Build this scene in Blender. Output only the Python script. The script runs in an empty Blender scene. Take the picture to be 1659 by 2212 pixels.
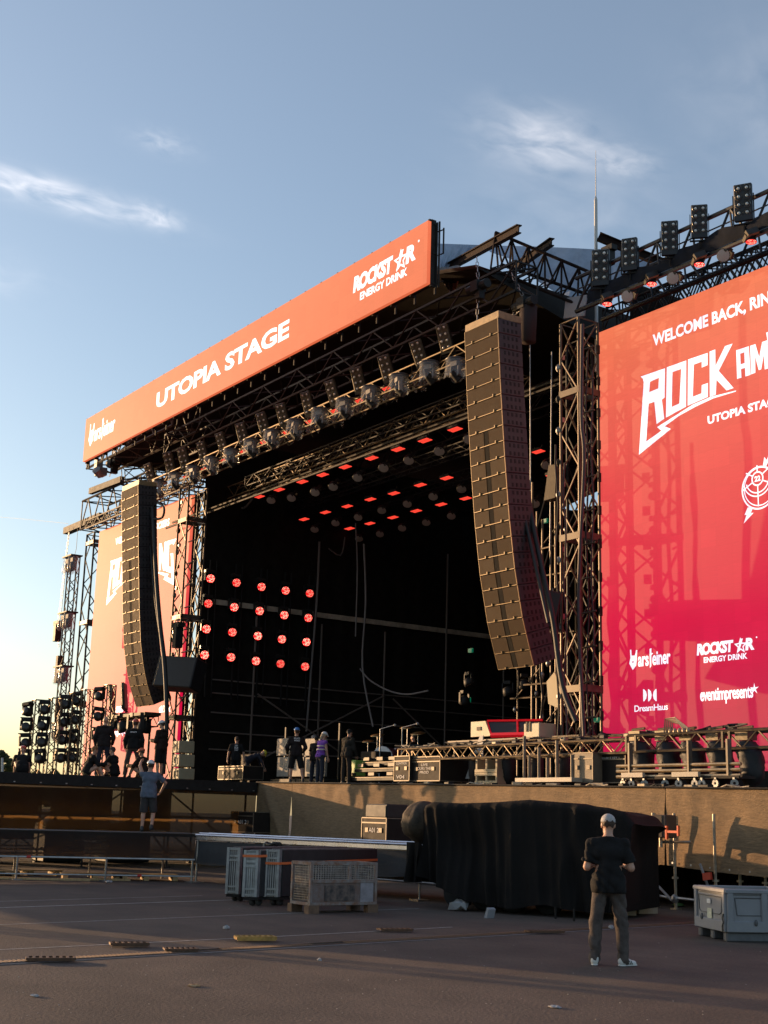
import bpy, math, random
import numpy as np
from mathutils import Vector, Matrix, Euler, noise
random.seed(7)
rad = math.radians
SC = bpy.context.scene
COL = SC.collection
# ------------------------------------------------------------------ camera
CAM_PITCH, CAM_ROLL, CAM_YAW, CAM_F = 0.22722145, 0.02789427, 0.970958177, 2854.67
CAM = np.array([0, 0, 1.65])
def cam_axes(p, r, psi):
    f = np.array([-math.sin(psi) * math.cos(p), math.cos(psi) * math.cos(p), math.sin(p)])
    rt = np.array([math.cos(psi), math.sin(psi), 0])
    up = np.cross(rt, f)
    return math.cos(r) * rt + math.sin(r) * up, -math.sin(r) * rt + math.cos(r) * up, f
CA, CB, CC = cam_axes(CAM_PITCH, CAM_ROLL, CAM_YAW)
cd = bpy.data.cameras.new('camera')
cam = bpy.data.objects.new('camera', cd); COL.objects.link(cam)
cam.matrix_world = Matrix(((CA[0], CB[0], -CC[0], CAM[0]), (CA[1], CB[1], -CC[1], CAM[1]), (CA[2], CB[2], -CC[2], CAM[2]), (0, 0, 0, 1)))
cd.sensor_width = 36; cd.lens = 36 * CAM_F / 2212; cd.clip_start = 0.1; cd.clip_end = 12000
SC.camera = cam
# survey of the place: a sight line through the photo met with a known plane gives a point in metres
def sight(x, y):
    return ((x - 829.5) * CA - (y - 1106) * CB + CAM_F * CC) / CAM_F
def on_z(x, y, z=0.0):
    d = sight(x, y); return Vector(CAM + d * ((z - CAM[2]) / d[2]))
def on_y(x, y, Y):
    d = sight(x, y); return Vector(CAM + d * ((Y - CAM[1]) / d[1]))
def on_x(x, y, X):
    d = sight(x, y); return Vector(CAM + d * ((X - CAM[0]) / d[0]))
# ------------------------------------------------------------------ light
SUN_EL, SUN_AZ = rad(6.6), math.atan2(-0.39, -0.92)   # azimuth measured from +X
to_sun = Vector((math.cos(SUN_EL) * math.cos(SUN_AZ), math.cos(SUN_EL) * math.sin(SUN_AZ), math.sin(SUN_EL)))
sd = bpy.data.lights.new('sun', 'SUN'); sd.energy = 3.2; sd.angle = rad(0.4); sd.color = (1.0, 0.61, 0.31)
so = bpy.data.objects.new('sun', sd); COL.objects.link(so)
so.rotation_euler = to_sun.to_track_quat('Z', 'Y').to_euler(); so.location = to_sun * 300
W = bpy.data.worlds.new('World'); SC.world = W; W.use_nodes = True
SC.view_settings.view_transform = 'Standard'; SC.view_settings.look = 'None'
SC.view_settings.exposure = 1.05; SC.view_settings.gamma = 1.0; SC.view_settings.use_curve_mapping = False
def build_sky():
    nt = W.node_tree; N = nt.nodes; L = nt.links; N.clear()
    out = N.new('ShaderNodeOutputWorld'); bg = N.new('ShaderNodeBackground'); bg.inputs[1].default_value = 0.128
    sky = N.new('ShaderNodeTexSky'); sky.sky_type = 'NISHITA'; sky.sun_disc = False
    sky.sun_elevation = SUN_EL; sky.sun_rotation = math.pi / 2 - SUN_AZ
    sky.altitude = 500; sky.air_density = 1.0; sky.dust_density = 2.2; sky.ozone_density = 2.0
    tc = N.new('ShaderNodeTexCoord')
    def math_(op, a, b=None):
        n = N.new('ShaderNodeMath'); n.operation = op
        for i, v in enumerate((a, b)):
            if v is None: continue
            if isinstance(v, (int, float)): n.inputs[i].default_value = v
            else: L.new(v, n.inputs[i])
        return n.outputs[0]
    def dot(v):
        n = N.new('ShaderNodeVectorMath'); n.operation = 'DOT_PRODUCT'; L.new(tc.outputs['Generated'], n.inputs[0]); n.inputs[1].default_value = v; return n.outputs['Value']
    total = None
    # wisps of cirrus: centre direction, long axis, half length, half width (direction units), strength
    def wisp(p0, p1, wid, seed, streak, gain, sharp):
        nonlocal total
        a = Vector(sight(*p0)).normalized(); b = Vector(sight(*p1)).normalized()
        c = ((a + b) / 2).normalized(); ax = (b - a); hl = ax.length / 2; ax = ax.normalized(); ay = c.cross(ax).normalized()
        u = math_('DIVIDE', math_('SUBTRACT', dot(ax), ax.dot(c)), hl)
        v = math_('DIVIDE', math_('SUBTRACT', dot(ay), 0.0), wid)
        cmb = N.new('ShaderNodeCombineXYZ'); L.new(u, cmb.inputs[0]); L.new(v, cmb.inputs[1]); cmb.inputs[2].default_value = seed
        mp = N.new('ShaderNodeMapping'); L.new(cmb.outputs[0], mp.inputs[0]); mp.inputs['Scale'].default_value = (streak[0], streak[1], 1); mp.inputs['Rotation'].default_value = (0, 0, streak[2])
        nz = N.new('ShaderNodeTexNoise'); L.new(mp.outputs[0], nz.inputs['Vector']); nz.inputs['Scale'].default_value = 1.6; nz.inputs['Detail'].default_value = 7; nz.inputs['Roughness'].default_value = .5; nz.inputs['Distortion'].default_value = .5
        r2 = math_('ADD', math_('MULTIPLY', u, u), math_('MULTIPLY', v, v))
        fall = math_('POWER', 2.718, math_('MULTIPLY', r2, -sharp))
        den = math_('MULTIPLY', math_('MULTIPLY', fall, math_('MAXIMUM', math_('MULTIPLY', math_('SUBTRACT', nz.outputs[0], .30), 2.6), 0.0)), gain)
        total = den if total is None else math_('ADD', total, den)
    wisp((-190, 335), (360, 482), .0125, 3.1, (1.5, .7, .15), .85, 1.9)
    wisp((280, 445), (400, 492), .010, 6.1, (1.0, .7, .1), .55, 2.0)
    wisp((270, 285), (430, 330), .010, 5.2, (1.4, .9, .1), .22, 1.8)
    wisp((1010, 262), (1330, 340), .026, 9.4, (1.1, 1.3, -.5), .52, 1.9)
    wisp((1230, 330), (1440, 365), .014, 12.9, (1.2, 1.0, -.2), .36, 1.9)
    wisp((950, 420), (1560, 500), .050, 15.7, (1.3, 1.2, .2), .12, 1.5)
    wisp((1450, 130), (1900, 330), .060, 21.7, (1.1, 1.1, .5), .14, 1.5)
    wisp((-200, 560), (120, 620), .020, 31.7, (1.2, 1.0, .1), .16, 1.8)
    mix = N.new('ShaderNodeMixRGB'); mix.inputs[2].default_value = (6.6, 6.2, 6.1, 1)
    clampn = math_('MINIMUM', math_('ADD', math_('MULTIPLY', total, .55), .06), .85)   # a thin even veil of cirrus under the wisps
    L.new(clampn, mix.inputs[0]); L.new(sky.outputs[0], mix.inputs[1]); L.new(mix.outputs[0], bg.inputs[0]); L.new(bg.outputs[0], out.inputs[0])
build_sky()
SC.cycles.max_bounces = 6; SC.cycles.transparent_max_bounces = 24; SC.cycles.use_denoising = True
SC.cycles.sample_clamp_indirect = 4
# ------------------------------------------------------------------ materials
M = {}
def mat(name, col, rough=.6, metal=0, var=0.0, scale=8.0, bump=0.0, bscale=60.0, spec=.5, emit=None, estr=0.0, col2=None, alpha=None, transl=None, coat=0, vec='Object', sheen=0, stretch=None):
    if name in M: return M[name]
    m = bpy.data.materials.new(name); m.use_nodes = True; nt = m.node_tree; N = nt.nodes; L = nt.links
    b = N['Principled BSDF']; b.inputs['Base Color'].default_value = (*col, 1); b.inputs['Roughness'].default_value = rough; b.inputs['Metallic'].default_value = metal
    b.inputs['Specular IOR Level'].default_value = spec; b.inputs['Coat Weight'].default_value = coat; b.inputs['Sheen Weight'].default_value = sheen
    tc = N.new('ShaderNodeTexCoord'); src = tc.outputs[vec]
    if stretch:
        mp = N.new('ShaderNodeMapping'); mp.inputs['Scale'].default_value = stretch; L.new(src, mp.inputs[0]); src = mp.outputs[0]
    if var or col2:
        nz = N.new('ShaderNodeTexNoise'); nz.inputs['Scale'].default_value = scale; nz.inputs['Detail'].default_value = 6; nz.inputs['Roughness'].default_value = .65
        L.new(src, nz.inputs['Vector'])
        cr = N.new('ShaderNodeValToRGB'); cr.color_ramp.elements[0].position = .35; cr.color_ramp.elements[1].position = .68
        c2 = col2 or tuple(min(1, c * (1 + var)) for c in col); c1 = col if col2 else tuple(c * (1 - var) for c in col)
        cr.color_ramp.elements[0].color = (*c1, 1); cr.color_ramp.elements[1].color = (*c2, 1)
        L.new(nz.outputs[0], cr.inputs[0]); L.new(cr.outputs[0], b.inputs['Base Color'])
        mr = N.new('ShaderNodeMapRange'); mr.inputs['To Min'].default_value = max(.05, rough - .12); mr.inputs['To Max'].default_value = min(1, rough + .12); L.new(nz.outputs[0], mr.inputs['Value']); L.new(mr.outputs[0], b.inputs['Roughness'])
    if bump:
        n2 = N.new('ShaderNodeTexNoise'); n2.inputs['Scale'].default_value = bscale; n2.inputs['Detail'].default_value = 4; L.new(src, n2.inputs['Vector'])
        bp = N.new('ShaderNodeBump'); bp.inputs['Strength'].default_value = bump; bp.inputs['Distance'].default_value = .02; L.new(n2.outputs[0], bp.inputs['Height']); L.new(bp.outputs[0], b.inputs['Normal'])
    if emit: b.inputs['Emission Color'].default_value = (*emit, 1); b.inputs['Emission Strength'].default_value = estr
    if alpha is not None or transl is not None:
        out = N['Material Output']; sh = b.outputs[0]
        if transl:
            t = N.new('ShaderNodeBsdfTranslucent'); t.inputs[0].default_value = (*transl[:3], 1); mx = N.new('ShaderNodeMixShader'); mx.inputs[0].default_value = transl[3]
            L.new(sh, mx.inputs[1]); L.new(t.outputs[0], mx.inputs[2]); sh = mx.outputs[0]
        if alpha is not None:
            t = N.new('ShaderNodeBsdfTransparent'); mx = N.new('ShaderNodeMixShader'); mx.inputs[0].default_value = alpha
            L.new(t.outputs[0], mx.inputs[1]); L.new(sh, mx.inputs[2]); sh = mx.outputs[0]
        L.new(sh, out.inputs['Surface'])
    M[name] = m; return m
# ------------------------------------------------------------------ mesh collector
class MB:
    def __init__(s): s.v = []; s.f = []; s.mi = []; s.cur = 0
    def add(s, vs, fs):
        n = len(s.v); s.v.extend([tuple(v) for v in vs]); s.f.extend([tuple(n + i for i in f) for f in fs]); s.mi.extend([s.cur] * len(fs)); return s
    def box(s, c, size, rot=None):
        hx, hy, hz = size[0] / 2, size[1] / 2, size[2] / 2; c = Vector(c)
        P = [Vector((sx * hx, sy * hy, sz * hz)) for sx in (-1, 1) for sy in (-1, 1) for sz in (-1, 1)]
        if rot is not None: P = [rot @ p for p in P]
        return s.add([p + c for p in P], [(0, 1, 3, 2), (4, 6, 7, 5), (0, 4, 5, 1), (2, 3, 7, 6), (0, 2, 6, 4), (1, 5, 7, 3)])
    def bbox(s, c, size, rot=None, b=.02):
        """box with chamfered edges"""
        c = Vector(c); h = [d / 2 for d in size]; b = min(b, min(h) * .45); V = []; idx = {}
        for sx in (-1, 1):
            for sy in (-1, 1):
                for sz in (-1, 1):
                    sg = (sx, sy, sz)
                    for k in range(3):
                        p = [sg[i] * (h[i] - (0 if i == k else b)) for i in range(3)]
                        idx[(sg, k)] = len(V); p = Vector(p); V.append((rot @ p if rot is not None else p) + c)
        F = []
        for k in range(3):
            o = [i for i in range(3) if i != k]
            for sk in (-1, 1):
                q = []
                for a_, b_ in ((-1, -1), (1, -1), (1, 1), (-1, 1)):
                    sg = [0, 0, 0]; sg[k] = sk; sg[o[0]] = a_; sg[o[1]] = b_; q.append(idx[(tuple(sg), k)])
                F.append(q)
        for e in range(3):
            o = [i for i in range(3) if i != e]
            for s0 in (-1, 1):
                for s1 in (-1, 1):
                    sg0 = [0, 0, 0]; sg0[o[0]] = s0; sg0[o[1]] = s1; sg1 = list(sg0); sg0[e] = -1; sg1[e] = 1
                    F.append([idx[(tuple(sg0), o[0])], idx[(tuple(sg1), o[0])], idx[(tuple(sg1), o[1])], idx[(tuple(sg0), o[1])]])
        for sx in (-1, 1):
            for sy in (-1, 1):
                for sz in (-1, 1): F.append([idx[((sx, sy, sz), k)] for k in range(3)])
        return s.add(V, F)
    def tube(s, a, b, r, n=6, r2=None, caps=True):
        a = Vector(a); b = Vector(b); d = b - a
        if d.length < 1e-6: return s
        d.normalize(); u = d.orthogonal().normalized(); w = d.cross(u); r2 = r if r2 is None else r2
        V = [a + (u * math.cos(t) + w * math.sin(t)) * r for t in (2 * math.pi * i / n for i in range(n))] + [b + (u * math.cos(t) + w * math.sin(t)) * r2 for t in (2 * math.pi * i / n for i in range(n))]
        F = [(i, (i + 1) % n, n + (i + 1) % n, n + i) for i in range(n)]
        if caps: F += [tuple(range(n))[::-1], tuple(range(n, 2 * n))]
        return s.add(V, F)
    def path(s, pts, r, n=6):
        pts = [Vector(p) for p in pts]; V = []; F = []
        u = None
        for i, p in enumerate(pts):
            d = (pts[min(i + 1, len(pts) - 1)] - pts[max(i - 1, 0)]).normalized()
            u = d.orthogonal().normalized() if u is None else (u - d * u.dot(d)).normalized()
            w = d.cross(u)
            V += [p + (u * math.cos(t) + w * math.sin(t)) * r for t in (2 * math.pi * k / n for k in range(n))]
        for i in range(len(pts) - 1):
            for k in range(n): F.append((i * n + k, i * n + (k + 1) % n, (i + 1) * n + (k + 1) % n, (i + 1) * n + k))
        return s.add(V, F)
    def lathe(s, prof, n=16, c=(0, 0, 0), rot=None, a0=0, a1=2 * math.pi):
        c = Vector(c); V = []; F = []; m = len(prof); full = abs(a1 - a0 - 2 * math.pi) < 1e-6; k = n if full else n + 1
        for i in range(k):
            t = a0 + (a1 - a0) * i / n
            for (r, z) in prof:
                p = Vector((r * math.cos(t), r * math.sin(t), z)); V.append((rot @ p if rot is not None else p) + c)
        for i in range(n):
            j = (i + 1) % k
            for q in range(m - 1): F.append((i * m + q, j * m + q, j * m + q + 1, i * m + q + 1))
        return s.add(V, F)
    def prism(s, poly, o, ax, ay, depth):
        """2D polygon (counter-clockwise) in the plane o + x*ax + y*ay, pushed by vector depth"""
        o = Vector(o); ax = Vector(ax); ay = Vector(ay); depth = Vector(depth); n = len(poly)
        P = [o + ax * x + ay * y for x, y in poly]
        return s.add(P + [p + depth for p in P], [tuple(range(n))[::-1], tuple(range(n, 2 * n))] + [(i, (i + 1) % n, n + (i + 1) % n, n + i) for i in range(n)])
    def quad(s, *p): return s.add(p, [tuple(range(len(p)))])
    def disc(s, c, nrm, r, n=14, ry=None):
        c = Vector(c); d = Vector(nrm).normalized(); u = d.orthogonal().normalized(); w = d.cross(u)
        return s.add([c + u * r * math.cos(2 * math.pi * i / n) + w * r * math.sin(2 * math.pi * i / n) for i in range(n)], [tuple(range(n))])
    def sphere(s, c, r, n=10, m=6, rot=None, z0=-1, z1=1):
        R = r if hasattr(r, '__len__') else (r, r, r); c = Vector(c); t0 = math.asin(z0); t1 = math.asin(z1); V = []; F = []
        for j in range(m + 1):
            t = t0 + (t1 - t0) * j / m
            for i in range(n):
                a = 2 * math.pi * i / n; p = Vector((R[0] * math.cos(t) * math.cos(a), R[1] * math.cos(t) * math.sin(a), R[2] * math.sin(t))); V.append((rot @ p if rot is not None else p) + c)
        for j in range(m):
            for i in range(n): F.append((j * n + i, j * n + (i + 1) % n, (j + 1) * n + (i + 1) % n, (j + 1) * n + i))
        return s.add(V, F)
    def truss(s, a, b, w, h, bay, r=.025, up=(0, 0, 1), r2=None, n=5, faces='all', tri=False):
        a = Vector(a); b = Vector(b); d = b - a; Lg = d.length; d.normalize(); up = Vector(up); sd_ = d.cross(up).normalized(); up = sd_.cross(d).normalized(); r2 = r2 or r * .6
        cs = [(-.5, -.5), (.5, -.5), (.5, .5), (-.5, .5)] if not tri else [(-.5, -.5), (.5, -.5), (0, .5)]
        cs = [sd_ * (x * w) + up * (y * h) for x, y in cs]; k = len(cs)
        for c in cs: s.tube(a + c, b + c, r, n)
        nb = max(1, round(Lg / bay)); st = Lg / nb
        for i in range(nb):
            for q in range(k):
                c0, c1 = cs[q], cs[(q + 1) % k]
                if i % 2: c0, c1 = c1, c0
                s.tube(a + d * (st * i) + c0, a + d * (st * (i + 1)) + c1, r2, 4, caps=False)
        for e in (a, b):
            for q in range(k): s.tube(e + cs[q], e + cs[(q + 1) % k], r2, 4)
        return s
    def build(s, name, m, parent=None, smooth=False, local=False, base=None):
        """ONE mesh object. World coordinates unless local; a top-level mesh gets its origin at its base."""
        if not s.v: return None
        A = np.array(s.v, dtype=float)
        if parent is not None and not local:
            A = A - np.array(root_loc(parent))
        loc = None
        if parent is None:
            loc = np.array(base) if base is not None else np.array([(A[:, 0].min() + A[:, 0].max()) / 2, (A[:, 1].min() + A[:, 1].max()) / 2, A[:, 2].min()])
            A = A - loc
        me = bpy.data.meshes.new(name); me.from_pydata(A.tolist(), [], s.f); 
        for x in (m if isinstance(m, (list, tuple)) else [m]): me.materials.append(x)
        if any(s.mi): me.polygons.foreach_set('material_index', s.mi)
        if smooth: me.polygons.foreach_set('use_smooth', [True] * len(me.polygons))
        me.update()
        o = bpy.data.objects.new(name, me); COL.objects.link(o)
        if parent is not None: o.parent = parent
        if loc is not None: o.location = loc
        return o
def root_loc(o):
    p = Vector((0, 0, 0))
    while o is not None: p = p + o.location; o = o.parent
    return p
def tag(o, label=None, cat=None, group=None, kind=None):
    if label: o['label'] = label
    if cat: o['category'] = cat
    if group: o['group'] = group
    if kind: o['kind'] = kind
    return o
def empty(name, loc, label=None, cat=None, group=None, rz=0):
    o = bpy.data.objects.new(name, None); COL.objects.link(o); o.location = loc; o.rotation_euler = (0, 0, rz); o.empty_display_size = .2
    return tag(o, label, cat, group)
def copy_tree(o, parent=None):
    c = o.copy(); COL.objects.link(c)
    if parent is not None: c.parent = parent
    for ch in [x for x in o.children]: copy_tree(ch, c)
    return c
ORD = ['first', 'second', 'third', 'fourth', 'fifth', 'sixth', 'seventh', 'eighth', 'ninth', 'tenth', 'eleventh', 'twelfth', 'thirteenth', 'fourteenth', 'fifteenth', 'sixteenth', 'seventeenth', 'eighteenth', 'nineteenth', 'twentieth']
# ------------------------------------------------------------------ lettering (built-in font turned into a mesh)
_tc = {}
def text_geo(body, bold=0.0, spacing=1.0):
    k = (body, bold, spacing)
    if k in _tc: return _tc[k]
    cu = bpy.data.curves.new('lettering', 'FONT'); cu.body = body; cu.size = 1; cu.offset = bold; cu.resolution_u = 3; cu.space_character = spacing
    o = bpy.data.objects.new('lettering', cu); COL.objects.link(o)
    dg = bpy.context.evaluated_depsgraph_get(); me = bpy.data.meshes.new_from_object(o.evaluated_get(dg))
    V = np.array([v.co[:] for v in me.vertices]); F = [tuple(p.vertices) for p in me.polygons]
    bpy.data.objects.remove(o); bpy.data.curves.remove(cu); bpy.data.meshes.remove(me)
    V[:, 0] -= V[:, 0].min(); V[:, 1] -= V[:, 1].min(); sx = V[:, 0].max(); sy = V[:, 1].max()
    _tc[k] = (V[:, :2] / [sx, sy], F); return _tc[k]
def text(mb, body, o, ax, ay, w, h, bold=.02, shear=0.0, spacing=1.0):
    """lettering that fills w x h from corner o along unit axes ax, ay"""
    V, F = text_geo(body, bold, spacing); o = Vector(o); ax = Vector(ax); ay = Vector(ay)
    mb.add([o + ax * (x * w + shear * y * h) + ay * (y * h) for x, y in V], F)
def fill(mb, loops, o, ax, ay, thick=0):
    """flat filled shape from 2D loops (outer loop then holes)"""
    cu = bpy.data.curves.new('shape', 'CURVE'); cu.dimensions = '2D'; cu.fill_mode = 'BOTH'
    for lp in loops:
        sp = cu.splines.new('POLY'); sp.points.add(len(lp) - 1); sp.use_cyclic_u = True
        for p, (x, y) in zip(sp.points, lp): p.co = (x, y, 0, 1)
    ob = bpy.data.objects.new('shape', cu); COL.objects.link(ob)
    dg = bpy.context.evaluated_depsgraph_get(); me = bpy.data.meshes.new_from_object(ob.evaluated_get(dg))
    o = Vector(o); ax = Vector(ax); ay = Vector(ay)
    mb.add([o + ax * v.co.x + ay * v.co.y for v in me.vertices], [tuple(p.vertices) for p in me.polygons])
    bpy.data.objects.remove(ob); bpy.data.curves.remove(cu); bpy.data.meshes.remove(me)
def ring(r, n=40, c=(0, 0), a0=0.0): return [(c[0] + r * math.cos(a0 + 2 * math.pi * i / n), c[1] + r * math.sin(a0 + 2 * math.pi * i / n)) for i in range(n)]
# ------------------------------------------------------------------ implicit surfaces for bodies and clothes
def cone_d(P, a, b, ra, rb):
    a = np.array(a, float); b = np.array(b, float); ba = b - a; L2 = max(ba @ ba, 1e-9)
    t = np.clip(((P - a) @ ba) / L2, 0, 1)
    return np.linalg.norm(P - a - t[..., None] * ba, axis=-1) - (ra + (rb - ra) * t)
def ell_d(P, c, r, R=None):
    Q = P - np.array(c, float)
    if R is not None: Q = Q @ np.array(R)
    r = np.array(r, float); k0 = np.linalg.norm(Q / r, axis=-1); k1 = np.linalg.norm(Q / (r * r), axis=-1)
    return k0 * (k0 - 1) / np.maximum(k1, 1e-6)
def smin(a, b, k):
    h = np.clip(.5 + .5 * (b - a) / k, 0, 1); return b + (a - b) * h - k * h * (1 - h)
def sdf_eval(P, prims, k, grow=0.0):
    D = None
    for p in prims:
        d = cone_d(P, *p[1:5]) if p[0] == 'c' else ell_d(P, *p[1:])
        D = d if D is None else smin(D, d, k)
    return D - grow
def surfnet(fn, lo, hi, h):
    lo = np.array(lo, float); n = np.maximum(np.ceil((np.array(hi) - lo) / h).astype(int) + 1, 3)
    G = np.stack(np.meshgrid(*[lo[i] + h * np.arange(n[i]) for i in range(3)], indexing='ij'), -1)
    D = fn(G); ins = D < 0; c = n - 1
    S = np.zeros((*c, 3)); K = np.zeros(tuple(c))
    cor = [(i, j, k) for i in (0, 1) for j in (0, 1) for k in (0, 1)]
    sl = lambda A, o: A[o[0]:o[0] + c[0], o[1]:o[1] + c[1], o[2]:o[2] + c[2]]
    for a_ in cor:
        for ax in range(3):
            if a_[ax]: continue
            b_ = list(a_); b_[ax] = 1
            d0, d1 = sl(D, a_), sl(D, b_); m = sl(ins, a_) != sl(ins, b_)
            t = np.where(m, d0 / np.where(np.abs(d0 - d1) < 1e-12, 1, d0 - d1), 0)
            for q in range(3): S[..., q] += np.where(m, a_[q] + (t if q == ax else 0), 0)
            K += m
    act = K > 0; idx = -np.ones(tuple(c), int); idx[act] = np.arange(act.sum())
    base = np.argwhere(act); V = lo + h * (base + S[act] / K[act][:, None])
    F = []
    for ax in range(3):
        o1, o2 = (ax + 1) % 3, (ax + 2) % 3
        A = [slice(None)] * 3; B = [slice(None)] * 3; A[ax] = slice(0, n[ax] - 1); B[ax] = slice(1, n[ax])
        m = ins[tuple(A)] != ins[tuple(B)]; E_ = np.argwhere(m)
        E_ = E_[(E_[:, o1] > 0) & (E_[:, o2] > 0) & (E_[:, o1] < c[o1]) & (E_[:, o2] < c[o2])]
        if not len(E_): continue
        q = []
        for s1, s2 in ((1, 1), (0, 1), (0, 0), (1, 0)):
            X = E_.copy(); X[:, o1] -= s1; X[:, o2] -= s2; q.append(idx[X[:, 0], X[:, 1], X[:, 2]])
        q = np.stack(q, 1); fl = ins[E_[:, 0], E_[:, 1], E_[:, 2]]
        q[~fl] = q[~fl][:, ::-1]; F.append(q)
    return V, np.concatenate(F)
def net_obj(name, fn, lo, hi, h, m, parent):
    V, F = surfnet(fn, lo, hi, h); b = MB(); b.v = [tuple(v) for v in V]; b.f = [tuple(int(i) for i in f) for f in F]; b.mi = [0] * len(b.f)
    return b.build(name, m, parent, smooth=True, local=True)
# ------------------------------------------------------------------ shared materials
steel = mat('galvanised_steel', (.34, .33, .32), .42, .85, var=.25, scale=5)
alu = mat('aluminium_tube', (.34, .32, .30), .38, .8, var=.2, scale=4)
blackm = mat('black_metal', (.018, .017, .016), .55, 0, spec=.2, var=.3, scale=6)
darkm = mat('dark_painted_steel', (.028, .024, .021), .6, 0, spec=.12, var=.3, scale=5)
rustm = mat('rusty_girder', (.020, .012, .010), .8, 0, spec=.12, var=.4, scale=3)
blackcloth = mat('black_cloth', (.016, .0135, .011), .95, var=.3, scale=3, bump=.3, bscale=40, spec=.15)
plywood = mat('dark_plywood', (.035, .028, .022), .7, var=.4, scale=4, stretch=(1, 6, 1))
redled = mat('red_led_face', (.3, .02, .02), .4, emit=(1, .06, .035), estr=.55)
ORANGE = (1, .30, .12)
DZ = lambda X: 2.62 - .0115 * (X + 37.3)          # stage floor, a touch higher at its far side
# ------------------------------------------------------------------ ground
def ground():
    m = mat('asphalt', (.058, .050, .048), .85)
    nt = m.node_tree; N = nt.nodes; L = nt.links; b = N['Principled BSDF']; tc = N.new('ShaderNodeTexCoord')
    def nz(s, d, st=None):
        n = N.new('ShaderNodeTexNoise'); n.inputs['Scale'].default_value = s; n.inputs['Detail'].default_value = d; n.inputs['Roughness'].default_value = .6
        src = tc.outputs['Object']
        if st:
            mp = N.new('ShaderNodeMapping'); mp.inputs['Scale'].default_value = st; mp.inputs['Rotation'].default_value = (0, 0, .35); L.new(src, mp.inputs[0]); src = mp.outputs[0]
        L.new(src, n.inputs['Vector']); return n.outputs[0]
    big = nz(.22, 5); streak = nz(1.2, 5, (.25, 1.6, 1)); grit = nz(26, 6); stain = nz(.9, 6); vor = N.new('ShaderNodeTexVoronoi'); vor.inputs['Scale'].default_value = 42; L.new(tc.outputs['Object'], vor.inputs['Vector'])
    def mix(t, f, a, c):
        n = N.new('ShaderNodeMixRGB'); n.blend_type = t
        for i, v in ((0, f), (1, a), (2, c)):
            if isinstance(v, tuple): n.inputs[i].default_value = (*v, 1)
            elif isinstance(v, float): n.inputs[i].default_value = v
            else: L.new(v, n.inputs[i])
        return n.outputs[0]
    def ramp(src, p0, p1, c0, c1):
        n = N.new('ShaderNodeValToRGB'); n.color_ramp.elements[0].position = p0; n.color_ramp.elements[1].position = p1; n.color_ramp.elements[0].color = (*c0, 1); n.color_ramp.elements[1].color = (*c1, 1); L.new(src, n.inputs[0]); return n.outputs[0]
    c = ramp(big, .3, .7, (.068, .046, .036), (.108, .078, .062))
    c = mix('MULTIPLY', .35, c, ramp(streak, .32, .62, (.62, .60, .60), (1.12, 1.1, 1.08)))
    c = mix('MULTIPLY', .55, c, ramp(grit, .36, .64, (.55, .55, .55), (1.42, 1.40, 1.36)))
    c = mix('MULTIPLY', .7, c, ramp(stain, .38, .60, (.62, .62, .64), (1.06, 1.05, 1.04)))
    c = mix('ADD', .05, c, ramp(vor.outputs['Distance'], .02, .10, (1, .95, .9), (0, 0, 0)))
    L.new(c, b.inputs['Base Color'])
    bp = N.new('ShaderNodeBump'); bp.inputs['Strength'].default_value = .8; bp.inputs['Distance'].default_value = .02; L.new(grit, bp.inputs['Height']); L.new(bp.outputs[0], b.inputs['Normal'])
    g = MB(); xs = [-4000, -400, -120, -60, -40, -25, -12, 0, 20, 200, 4000]; ys = [-4000, -300, -40, -10, 0, 8, 16, 25, 60, 400, 4000]
    n = len(ys)
    g.add([(x, y, 0) for x in xs for y in ys], [(i * n + j, (i + 1) * n + j, (i + 1) * n + j + 1, i * n + j + 1) for i in range(len(xs) - 1) for j in range(n - 1)])
    tag(g.build('ground', m, base=(0, 0, 0)), 'dark worn asphalt of the arena floor', kind='structure')
    # painted lines, worn
    pm = mat('worn_line_paint', (.34, .32, .31), .7, col2=(.62, .60, .57), scale=9, var=.1)
    for k, (pts, w) in enumerate([([(0, 1961), (510, 1944)], .06), ([(0, 1998), (605, 1974), (904, 1963)], .03), ([(0, 2052), (605, 2023), (977, 2003)], .035), ([(0, 1947.5), (437, 1935)], .03)]):
        q = MB()
        P = [on_z(x, y) for x, y in pts]; P.insert(0, P[0] + (P[0] - P[1]).normalized() * 8)
        for a, b2 in zip(P[:-1], P[1:]):
            d = (b2 - a).normalized(); s = Vector((-d.y, d.x, 0)) * w / 2
            q.quad(a - s, b2 - s, b2 + s, a + s)
        q.v = [(x, y, .004) for x, y, z in q.v]
        tag(q.build('road_marking', pm), 'thin worn pale line painted on the asphalt', kind='structure')
ground()
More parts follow.
